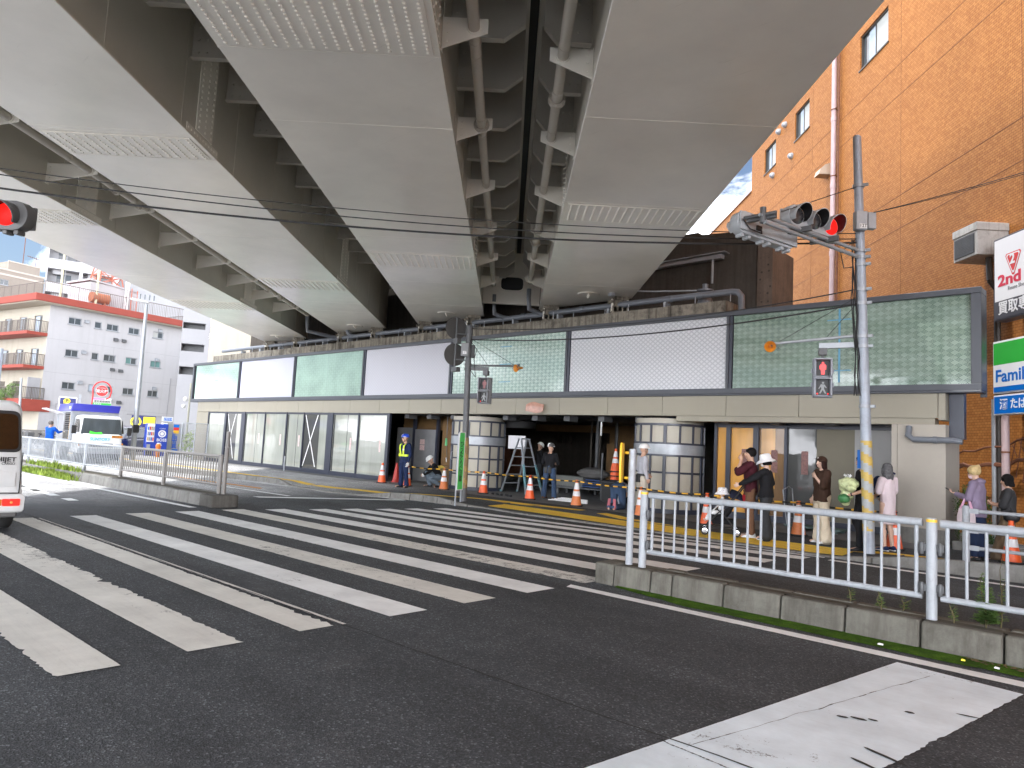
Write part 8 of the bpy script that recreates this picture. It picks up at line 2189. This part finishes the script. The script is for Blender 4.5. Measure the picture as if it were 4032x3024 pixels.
# 5 / 6 workers in the doorway -------------------------------------------
t,P,hp,q=person('worker in black top and blue jeans with a tool belt standing in the dark doorway',-13.93,16.64,.10,R(20),1.63,dict(hdir=R(-20),hR=(.10,0,.90),aR=(.20,-.05,.085),kR=(.15,.02,.49),tR=(.26,.13,.03),hL=(-.10,0,.9),kL=(-.14,.02,.49),aL=(-.16,-.02,.085),eR=(.25,.05,1.12),wR=(.15,.25,1.10),eL=(-.25,.05,1.12),wL=(-.12,.25,1.12)))
trousers(t,P,M['denim'],1.2,.07); top(t,P,M['black_cloth'],1.08,2); shoes(t,P,M['brown_cloth'],M['rubber']); helmet(t,hp,q,[M['van_dark'],M['white']],True)
g=MB()
for a in (.3,1.0,2.2,2.9,4.2,5.0): g.box((.17*math.cos(a)-.05,.13*math.sin(a)-.035,.80),(.17*math.cos(a)+.05,.13*math.sin(a)+.035,1.0))
g.build('tool_belt',M['black'],t,bevel=.01)
t,P,hp,q=person('worker in dark clothes and pale helmet bending his head deep inside the doorway',-17.2,19.9,.10,R(-30),1.68,dict(htilt=R(-30),eR=(.24,.05,1.12),wR=(.1,.22,1.05),eL=(-.24,.05,1.12),wL=(-.1,.22,1.05)))
trousers(t,P,M['char_cloth'],1.15,.06); top(t,P,M['black_cloth'],1.1,2); shoes(t,P,M['black']); helmet(t,hp,q,[M['white']])
t,P,hp,q=person('distant person in red seen through the bright doorway opening',-26.9,31.5,.0,R(60),1.70,dict(eR=(.25,.08,1.12),wR=(.2,.3,1.15)),face=False)
trousers(t,P,M['char_cloth'],1.15,.06); top(t,P,M['red_cloth'],1.1,2); hair_cap(t,hp,q,M['hair_black']); shoes(t,P,M['black'])
# 7 man shading his eyes / holding something to his eyes ------------------
t,P,hp,q=person('man in maroon T-shirt and brown trousers holding both hands up to his eyes',-6.22,13.62,.075,R(118),1.74,dict(hdir=R(12),htilt=R(6),sR=(.17,.02,1.39),eR=(.19,.24,1.26),wR=(.085,.155,1.50),sL=(-.17,.02,1.39),eL=(-.22,.25,1.22),wL=(-.10,.19,1.47)),palm=dict(R=(-.6,-.2,.3),dR=(-.25,.05,1),sR=-1,cR=.6,L=(.6,-.2,.3),dL=(.35,.1,.9),sL=1,cL=.6))
trousers(t,P,M['brown_cloth'],1.18,.062); top(t,P,M['maroon'],1.22,.95,.06,folds=.012); hair_cap(t,hp,q,M['hair_black'],fringe=.006); shoes(t,P,M['white_cloth'],M['white'])
# 8 woman in white bucket hat pushing the stroller -------------------------
t,P,hp,q=person('woman in white bucket hat and black jacket pushing the stroller',-5.86,13.52,.075,R(108),1.60,dict(hdir=R(-5),htilt=R(-12),sR=(.165,.0,1.385),eR=(.26,-.08,1.14),wR=(.22,.02,.95),sL=(-.165,.02,1.385),eL=(-.22,.26,1.22),wL=(-.20,.50,1.10)),skin='skin_pale')
trousers(t,P,M['char_cloth'],1.35,.10,folds=.012); top(t,P,M['black_cloth'],1.28,2,.06,'jacket',folds=.016,flare=1.12,cuff=.045); shoes(t,P,M['black'],M['white'])
hair_cap(t,hp,q,M['hair_black'],long=.03); rim_hat(t,hp,q,M['white_cloth'],'bucket_hat',.112,.195,.075,.11)
g=MB(); g.ball(hp(0,.062,-.055),(.052,.045,.048),12,8,rot=q); g.build('face_mask',M['white_cloth'],t)
g=MB(); g.path([P['neck']+Vector((.06,.05,-.01)),P['neck']+Vector((0,.08,-.05)),P['neck']+Vector((-.06,.05,-.01))],.022,6); g.build('collar',cloth('teal_collar',(.07,.13,.13)),t)
# 9 woman in dark cap -------------------------------------------------------
t,P,hp,q=person('woman in dark brown cap and brown T-shirt holding a hand to her chest',-5.0,14.05,.09,R(140),1.62,dict(hdir=R(10),htilt=R(8),sR=(.165,.0,1.385),eR=(.22,-.03,1.12),wR=(.24,.05,.88),sL=(-.165,.0,1.385),eL=(-.215,.10,1.12),wL=(-.05,.185,1.31)),skin='skin_pale',palm=dict(L=(.3,-.8,-.2),dL=(.75,-.05,.55),sL=1,cL=.25))
trousers(t,P,M['cream_cloth'],1.42,.098,folds=.016); top(t,P,M['dkbrown_cloth'],1.34,.92,.10,folds=.014); shoes(t,P,M['white_cloth'],M['white'])
hair_cap(t,hp,q,M['hair_brown'],long=.10)
g=MB(); g.ball(hp(0,-.012,.055),(.092,.108,.082),18,10,rot=q); X=q@Vector((1,0,0)); g.loft([[hp(.075*math.cos(a),.075+.085*math.sin(a),.060-.012*math.sin(a)) for a in [math.pi*k/10 for k in range(11)]],[hp(.075*math.cos(a),.075+.085*math.sin(a),.070-.012*math.sin(a)) for a in [math.pi*k/10 for k in range(11)]]]); cp=g.build('cap',M['dkbrown_cloth'],t,angle=60)
g=MB(); g.ball(hp(0,.094,.085),(.016,.006,.013),8,6,rot=q); g.build('cap_badge',M['white'],cp)
# 10 man with the bag of cabbage ---------------------------------------------
t,P,hp,q=person('man in black carrying a clear bag of leaves, half behind the right pole',-4.13,13.58,.10,R(125),1.66,dict(hdir=R(0),sR=(.175,0,1.385),eR=(.23,.02,1.12),wR=(.10,.26,1.02),sL=(-.175,0,1.385),eL=(-.26,.02,1.10),wL=(-.10,.27,.98),hR=(.09,0,.9),kR=(.12,.08,.49),aR=(.14,-.14,.085),tR=(.18,.02,.03),kL=(-.13,.10,.49),aL=(-.17,.10,.085),tL=(-.22,.28,.03)),palm=dict(L=(.4,-.6,.4),dL=(.9,.2,-.1),sL=1,cL=.5))
trousers(t,P,M['black_cloth'],1.08,.055); top(t,P,M['black_cloth'],1.1,.95,.05); shoes(t,P,M['black'],M['rubber'],1.08); hair_cap(t,hp,q,M['hair_black'],fringe=.01)
wr=world_of(t)
g=MB(); g.lathe([(.032,-.012),(.036,0),(.032,.012)],P['wL']-(P['wL']-P['eL']).normalized()*.05,12,axis=P['wL']-P['eL']); g.build('watch',M['black'],t)
bl_=cloth('pale_green_leaves_in_bag',(.50,.55,.30),.3,.3,14)
t2=thing('leaf_bag','big clear plastic bag stuffed with pale green cabbage leaves in the man\'s arms','bag',wr@(Vector((-.10,.33,1.12))*1.0))
S=1.66/1.7
def bagblob(parts,name,mat,parent,fold,vox=.012,seed=3):
    g=MB()
    for c,r_ in parts: g.ball(wr@Vector(c)-world_of(parent).translation,r_,14,10)
    return voxel(g,name,mat,parent,vox,2,fold,seed,1.6)
bagblob([((-.12,.28,1.16),(.17,.15,.11)),((.02,.28,1.10),(.13,.13,.11)),((.0,.26,.97),(.11,.11,.13)),((.06,.26,.85),(.07,.07,.10)),((-.26,.28,1.09),(.09,.08,.06))],'bag_of_leaves',bl_,t2,.028)
g=MB()
for k in range(6): c=wr@Vector((-.16+.03*k,.28,1.26)); c=c-t2.location; g.add([c,c+Vector((.04*math.sin(k*2),.04*math.cos(k*2),.07)),c+Vector((.05*math.sin(k*2+.8),.05*math.cos(k*2+.8),.04))],[(0,1,2)])
g.build('tied_neck',M['white'],t2,smooth=False)
t3=thing('green_pouch','small dark green plastic pouch hanging from the man\'s hand','bag',wr@Vector((-.12,.36,.90)))
bagblob([((-.14,.36,.90),(.10,.07,.08)),((-.05,.35,.87),(.08,.06,.06))],'pouch',cloth('green_plastic',(.05,.17,.06),.4,.3),t3,.02)
# 11 grey-haired woman --------------------------------------------------------
t,P,hp,q=person('grey-haired woman in a pale pink dress turned towards the station, right of the pole',-3.87,14.08,.10,R(65),1.54,dict(eR=(.22,.02,1.12),wR=(.12,.16,1.02),eL=(-.22,.02,1.12),wL=(-.12,.18,1.05)),skin='skin_pale')
g=MB(); X=Vector((1,0,0));Y=Vector((0,1,0))
g.loft([oval((0,-.005,.52),.17,.14,X,Y),oval((0,-.01,.75),.165,.13,X,Y),oval((0,-.01,.98),.155,.12,X,Y),oval((0,0,1.2),.16,.12,X,Y),oval((0,-.01,1.36),.15,.10,X,Y),oval((0,-.012,1.43),.075,.065,X,Y)])
for s in (-1,1): k='R' if s>0 else 'L'; capsule(g,Vector((s*.1,-.01,1.37)),P['s'+k],.07,.068); capsule(g,P['s'+k],P['s'+k].lerp(P['e'+k],.85),.068,.068)
voxel(g,'dress',M['pinkish'],t,.012,3,.014,4,.5); hair_cap(t,hp,q,M['hair_grey'],long=.15,seed=8,wide=1.15); shoes(t,P,M['navy_cloth'],M['white'])
t2=thing('backpack','dark shoulder bag worn by the grey-haired woman','bag',world_of(t)@Vector((.14,.12,1.15)))
g=MB(W=True); wt=world_of(t); g.X=wt; g.ball((.0,.20,1.12),(.13,.08,.20),12,8); g.path([(.11,-.06,1.37),(.13,.02,1.40),(.10,.14,1.3)],.018,6); g.build('bag_body',M['navy_cloth'],t2)
# 12 blond woman ----------------------------------------------------------------
t,P,hp,q=person('blond woman in lilac hoodie and pink mask looking at her phone',-2.55,14.35,.08,R(80),1.60,dict(hdir=R(6),htilt=R(-18),sR=(.165,0,1.385),eR=(.20,.04,1.12),wR=(.10,.24,1.12),sL=(-.165,0,1.385),eL=(-.21,.06,1.11),wL=(-.10,.30,1.18),head=(0,.045,1.575)),skin='skin_pale',palm=dict(L=(.2,-.2,1),dL=(.15,1,.25),sL=1,cL=.5,R=(-.2,-.2,1),dR=(-.15,1,.2),sR=-1,cR=.5))
g=MB(); g.loft([oval((0,-.01,.10),.19,.15,X,Y),oval((0,-.01,.45),.185,.15,X,Y),oval((0,0,.80),.175,.135,X,Y),oval((0,0,.98),.155,.115,X,Y)]); voxel(g,'skirt',M['dark_denim'],t,.013,3,.012,5,.4)
top(t,P,M['lilac'],1.24,2,.13,'hoodie',folds=.012,flare=1.08,cuff=.045,hood=True)
g=MB(); g.loft([oval((0,.075,1.0),.075,.05,X,Y,12),oval((0,.095,1.2),.075,.05,X,Y,12),oval((0,.075,1.36),.06,.05,X,Y,12)]); g.build('inner_top',M['tan_cloth'],t)
hair_cap(t,hp,q,M['hair_blond'],fringe=.014,bun=True,seed=9,r=(.090,.106,.104)); shoes(t,P,M['black'],M['rubber'])
g=MB(); g.ball(hp(0,.060,-.050),(.056,.050,.050),12,8,rot=q); g.build('face_mask',paint('pale_pink_mask',(.62,.46,.52),.7,.05),t)
wt=world_of(t); Sc=1.60/1.7
g=MB(W=True); m=wt@Matrix.Scale(Sc,4)@Matrix.Translation((-.06,.43,1.235))@Matrix.Rotation(R(-58),4,'X'); g.X=m; g.box((-.036,-.006,-.075),(.036,.006,.075)); t2=thing('phone','smartphone held by the blond woman','phone',wt@Vector((-.06,.38,1.15))); g.build('phone_body',M['black'],t2,bevel=.004)
t2=thing('tote_bag','white and pink tote bag hanging from the blond woman\'s arm','bag',wt@Vector((-.23,.05,.7)))
g=MB(W=True); g.X=wt@Matrix.Scale(Sc,4); g.loft([oval((-.25,.08,.66),.05,.155,X,Y),oval((-.25,.08,.80),.06,.15,X,Y),oval((-.245,.08,.94),.03,.12,X,Y)]); g.build('bag_body',cloth('pale_pink_tote',(.62,.53,.56),.12),t2)
g=MB(W=True); g.X=wt@Matrix.Scale(Sc,4)
for dx_2 in (-.03,.03): g.path([(-.245+dx_2,.17,.92),(-.23+dx_2*.5,.11,1.10),(-.215+dx_2*.3,.08,1.19),(-.225+dx_2*.5,.04,1.08),(-.245+dx_2,-.01,.92)],.013,6)
g.build('bag_handle',paint('pink_strap',(.60,.33,.46),.7,.05),t2)
# 13 woman in black at the edge ----------------------------------------------------
t,P,hp,q=person('older woman in black T-shirt and khaki trousers at the right frame edge',-2.20,15.0,.05,R(95),1.50,dict(hdir=R(10),htilt=R(-8),eR=(.21,.06,1.12),wR=(.08,.24,1.12),eL=(-.23,.08,1.10),wL=(-.09,.27,1.12),kL=(-.12,.12,.49),aL=(-.14,.18,.085),tL=(-.16,.36,.03),kR=(.1,.02,.49),aR=(.12,-.12,.085),tR=(.14,.05,.03)),fat=1.12,palm=dict(L=(.7,-.2,.5),dL=(.4,.8,.35),sL=1,cL=.8,R=(-.7,-.2,.5),dR=(-.4,.8,.35),sR=-1,cR=.8))
trousers(t,P,M['khaki'],1.38,.09,folds=.014); top(t,P,M['dk_grey_hi'],1.25,.95,.10); hair_cap(t,hp,q,M['hair_black'],long=.07,seed=11,r=(.092,.106,.104)); shoes(t,P,M['skin'],M['brown_cloth'])
wt=world_of(t); t2=thing('handbag','black shoulder bag at the hip of the woman in black','bag',wt@Vector((-.2,-.1,.85)))
g=MB(W=True); g.X=wt@Matrix.Scale(1.5/1.7,4); g.ball((-.23,-.06,.90),(.07,.14,.11),12,8); g.path([(-.2,-.08,1.0),(-.06,.14,1.25),(.08,.06,1.42),(.05,-.1,1.38)],.013,5); g.build('bag_body',M['black'],t2)
# 14 delivery man in blue ------------------------------------------------------------
t,P,hp,q=person('man in bright blue jacket unloading boxes from the open side of the truck',-35.7,8.95,0.02,R(35),1.66,dict(hdir=R(-20),sR=(.175,.02,1.385),eR=(.24,.20,1.22),wR=(.20,.46,1.26),sL=(-.175,.02,1.385),eL=(-.25,.14,1.12),wL=(-.10,.36,1.08)),hands=(False,False))
trousers(t,P,M['navy_cloth'],1.15,.06); top(t,P,M['blue_cloth'],1.16,2,.04,'jacket',flare=1.05); hair_cap(t,hp,q,paint('greying_hair',(.09,.08,.075),.6,.35,25)); shoes(t,P,M['black'])
g=MB()
for k,s in (('R',1),('L',-1)): w=P['w'+k]; hand(g,w,(w-P['e'+k]).normalized(),(0,-.2,-1),s,.4,1.15)
voxel(g,'white_glove',M['white_cloth'],t,.007,2)
# stroller with a child in it -----------------------------------------------------------
st_=thing('stroller','black baby stroller with a red bag on its handle, facing left','stroller',(-6.78,13.50,.065),R(118))
g=MB()
for (x,y) in ((-.24,.30),(.24,.30),(-.26,-.30),(.26,-.30)):
    o=empty('wheel',(x,y,.085),0,st_)
    for dx in (-.035,.035):
        q2=MB(); q2.lathe([(.055,-.012),(.082,-.012),(.085,0),(.082,.012),(.055,.012)],(dx,0,0),18,axis=(1,0,0)); q2.build('tyre',M['tyre'],o); q2=MB(); q2.lathe([(.0,-.013),(.035,-.013),(.055,-.01),(.055,.01),(.035,.013),(0,.013)],(dx,0,0),16,axis=(1,0,0)); q2.build('rim',M['chrome'],o)
g=MB()
for s in (-1,1):
    g.path([(s*.24,.30,.12),(s*.24,.10,.40),(s*.25,-.22,.70),(s*.25,-.42,.98)],.014,8); g.path([(s*.26,-.30,.12),(s*.25,-.10,.36),(s*.24,.08,.52)],.014,8); g.path([(s*.24,.30,.14),(s*.25,-.30,.16)],.010,6)
g.path([(-.25,-.42,.98),(-.2,-.46,1.0),(.2,-.46,1.0),(.25,-.42,.98)],.016,8); g.path([(-.24,.16,.52),(0,.24,.55),(.24,.16,.52)],.014,8); g.build('frame',M['black'],st_)
g=MB(); g.loft([[Vector((.21*math.copysign(abs(math.cos(a))**.6,math.cos(a)),y+.03*math.sin(a),z+h_*math.sin(a))) for a in [2*math.pi*j/16 for j in range(16)]] for y,z,h_ in ((.20,.36,.04),(.10,.33,.06),(-.05,.36,.07),(-.16,.50,.06),(-.26,.70,.04))]); g.build('seat',M['black_cloth'],st_)
g=MB(); n=8
rows_=[]
for k in range(n+1):
    a=R(-15+95*k/n); rows_.append([Vector((.22*math.cos(b),-.16-.30*math.cos(a)*1+.05*abs(math.cos(b)),.66+.26*math.sin(a)*(.35+.65*math.sin(b)))) for b in [math.pi*j/12 for j in range(13)]])
for i in range(n):
    for j in range(12): g.add([rows_[i][j],rows_[i][j+1],rows_[i+1][j+1],rows_[i+1][j]],[(0,1,2,3)])
g.build('canopy',cloth('navy_canopy',(.012,.014,.03)),st_)
g=MB(); g.hexa([(-.2,-.28,.22),(.2,-.28,.22),(.2,.16,.22),(-.2,.16,.22)],[(-.22,-.30,.32),(.22,-.30,.32),(.22,.18,.30),(-.22,.18,.30)]); g.build('basket',M['black_cloth'],st_)
wst=world_of(st_)
t2=thing('red_bag','small red bag hanging from the stroller handle','bag',wst@Vector((-.1,-.46,.75)))
g=MB(W=True); g.X=wst; g.loft([oval((-.1,-.48,.56),.09,.07,X,Y,14),oval((-.1,-.48,.64),.13,.09,X,Y,14),oval((-.1,-.47,.80),.11,.07,X,Y,14),oval((-.1,-.46,.88),.05,.03,X,Y,14)]); g.build('bag_body',M['red_cloth'],t2)
g=MB(W=True); g.X=wst; g.path([(-.12,-.46,1.0),(-.14,-.5,.8),(-.15,-.52,.5),(-.16,-.5,.3)],.014,5); g.path([(-.05,-.46,1.0),(-.02,-.5,.8),(-.0,-.52,.55)],.012,5); g.build('strap',cloth('beige_strap',(.45,.38,.28)),t2)
CH=dict(pel=(0,0,.42),waist=(0,-.05,.62),chest=(0,-.09,.85),neck=(0,-.10,1.05),head=(0,-.08,1.27),sR=(.16,-.08,.98),eR=(.22,.14,.85),wR=(.16,.34,.86),sL=(-.16,-.08,.98),eL=(-.22,.14,.85),wL=(-.16,.34,.86),hR=(.09,.02,.42),kR=(.11,.40,.42),aR=(.10,.52,.12),hL=(-.09,.02,.42),kL=(-.11,.40,.42),aL=(-.10,.52,.12),tR=(.12,.66,.10),tL=(-.12,.66,.10))
c0=wst@Vector((0,.02,.24))
t,P,hp,q=person('child in a white spotted sun hat sitting in the stroller',c0.x,c0.y,c0.z,R(118),.78,CH,skin='skin_pale',detail=.8)
t.scale=(.46,.46,.46)
# child's head is proportionally larger
top(t,P,M['white_cloth'],1.15,1.0); trousers(t,P,M['white_cloth'],1.2,.07); 
sp=NT('spotted_hat_cloth'); v_=sp('ShaderNodeTexVoronoi',{'Vector':sp.coord(),'Scale':16.0}).outputs['Distance']; sp.set(color=sp.ramp(v_,[(.18,(.10,.06,.10)),(.28,(.74,.73,.74))]),rough=.85)
hat=rim_hat(t,hp,q,sp.m,'sun_hat',.20,.31,.10,.20)
g=MB(); pts=[]
g.loft([oval((.0,-.12,1.10),.17,.06,X,Y,14),oval((.02,.02,.80),.20,.05,X,Y,14),oval((.03,.36,.42),.16,.03,X,Y,14),oval((.03,.62,.02),.12,.02,X,Y,14)]); voxel(g,'white_blanket',M['white_cloth'],t,.02,2,.02,7)
ZEN=20.0; HOR=33.0; LOBE=165.0
# ------------------------------------------------------------------ light, sky, camera
sdir=Vector((-.238,-.185,1.0)).normalized()
sl=bpy.data.lights.new('sun','SUN'); sl.energy=5.0; sl.angle=R(.5); sl.color=(1.0,.975,.94)
so=bpy.data.objects.new('sun',sl); COL.objects.link(so); so.rotation_euler=sdir.to_track_quat('Z','Y').to_euler(); so.location=(0,0,60)
wd=bpy.data.worlds.new('World'); SC.world=wd; wd.use_nodes=True; t=wd.node_tree; N=t.nodes; bg=N['Background']
sky=N.new('ShaderNodeTexSky'); sky.sky_type='NISHITA'; sky.sun_disc=False; sky.sun_elevation=math.asin(sdir.z); sky.sun_rotation=math.atan2(sdir.x,sdir.y); sky.air_density=1.0; sky.dust_density=1.2; sky.altitude=10
tc=N.new('ShaderNodeTexCoord'); mp=N.new('ShaderNodeMapping'); mp.inputs['Scale'].default_value=(1,1,2.2); t.links.new(tc.outputs['Generated'],mp.inputs[0])
nz=N.new('ShaderNodeTexNoise'); nz.inputs['Scale'].default_value=3.4; nz.inputs['Detail'].default_value=9; nz.inputs['Roughness'].default_value=.58; nz.inputs['Distortion'].default_value=.4; t.links.new(mp.outputs[0],nz.inputs['Vector'])
cr=N.new('ShaderNodeValToRGB'); cr.color_ramp.elements[0].position=.44; cr.color_ramp.elements[1].position=.60; t.links.new(nz.outputs['Fac'],cr.inputs[0])
mx=N.new('ShaderNodeMix'); mx.data_type='RGBA'; t.links.new(cr.outputs[0],mx.inputs[0]); t.links.new(sky.outputs[0],mx.inputs[6]); 
def nd(op,a,b=None,clamp=False):
    n=N.new('ShaderNodeMath'); n.operation=op; n.use_clamp=clamp
    for i,v in enumerate((a,b)):
        if v is None: continue
        if isinstance(v,bpy.types.NodeSocket): t.links.new(v,n.inputs[i])
        else: n.inputs[i].default_value=v
    return n.outputs[0]
sx_=N.new('ShaderNodeSeparateXYZ'); t.links.new(tc.outputs['Generated'],sx_.inputs[0])
low=nd('SUBTRACT',1.0,nd('DIVIDE',sx_.outputs[2],.62),True)          # sky brightened low down to light the space under the bridge
back=nd('ADD',nd('MULTIPLY',sx_.outputs[0],-DX),nd('MULTIPLY',sx_.outputs[1],-DY))   # added bright lobe behind the camera, lifting the shade under the bridge
k=nd('ADD',ZEN,nd('MULTIPLY',low,nd('ADD',HOR,nd('MULTIPLY',nd('MAXIMUM',back,0.0),LOBE))))
cc=N.new('ShaderNodeCombineColor'); t.links.new(nd('MULTIPLY',k,.98),cc.inputs[0]); t.links.new(k,cc.inputs[1]); t.links.new(nd('MULTIPLY',k,1.06),cc.inputs[2]); t.links.new(cc.outputs[0],mx.inputs[7])
# more cloud low down

t.links.new(mx.outputs[2],bg.inputs['Color']); bg.inputs['Strength'].default_value=.15
cam=bpy.data.cameras.new('camera'); co=bpy.data.objects.new('camera',cam); COL.objects.link(co)
cam.sensor_width=36; cam.sensor_fit='HORIZONTAL'; cam.lens=36*1540/2212; cam.clip_start=.05; cam.clip_end=3000
right=Vector((.73004538,.68145793,.05146678)); down=Vector((-.02239811,.09912857,-.99482252)); fwd=Vector((-.68303152,.72511283,.08763172))
co.matrix_world=Matrix((right,-down,-fwd)).transposed().to_4x4(); co.location=(0,0,1.6)
SC.camera=co
SC.view_settings.view_transform='Standard'; SC.view_settings.look='None'; SC.view_settings.exposure=0; SC.view_settings.gamma=1
SC.cycles.max_bounces=10; SC.cycles.diffuse_bounces=6; SC.cycles.glossy_bounces=4; SC.cycles.transparent_max_bounces=12; SC.cycles.use_denoising=True; SC.cycles.sample_clamp_indirect=8; SC.cycles.caustics_reflective=False; SC.cycles.caustics_refractive=False
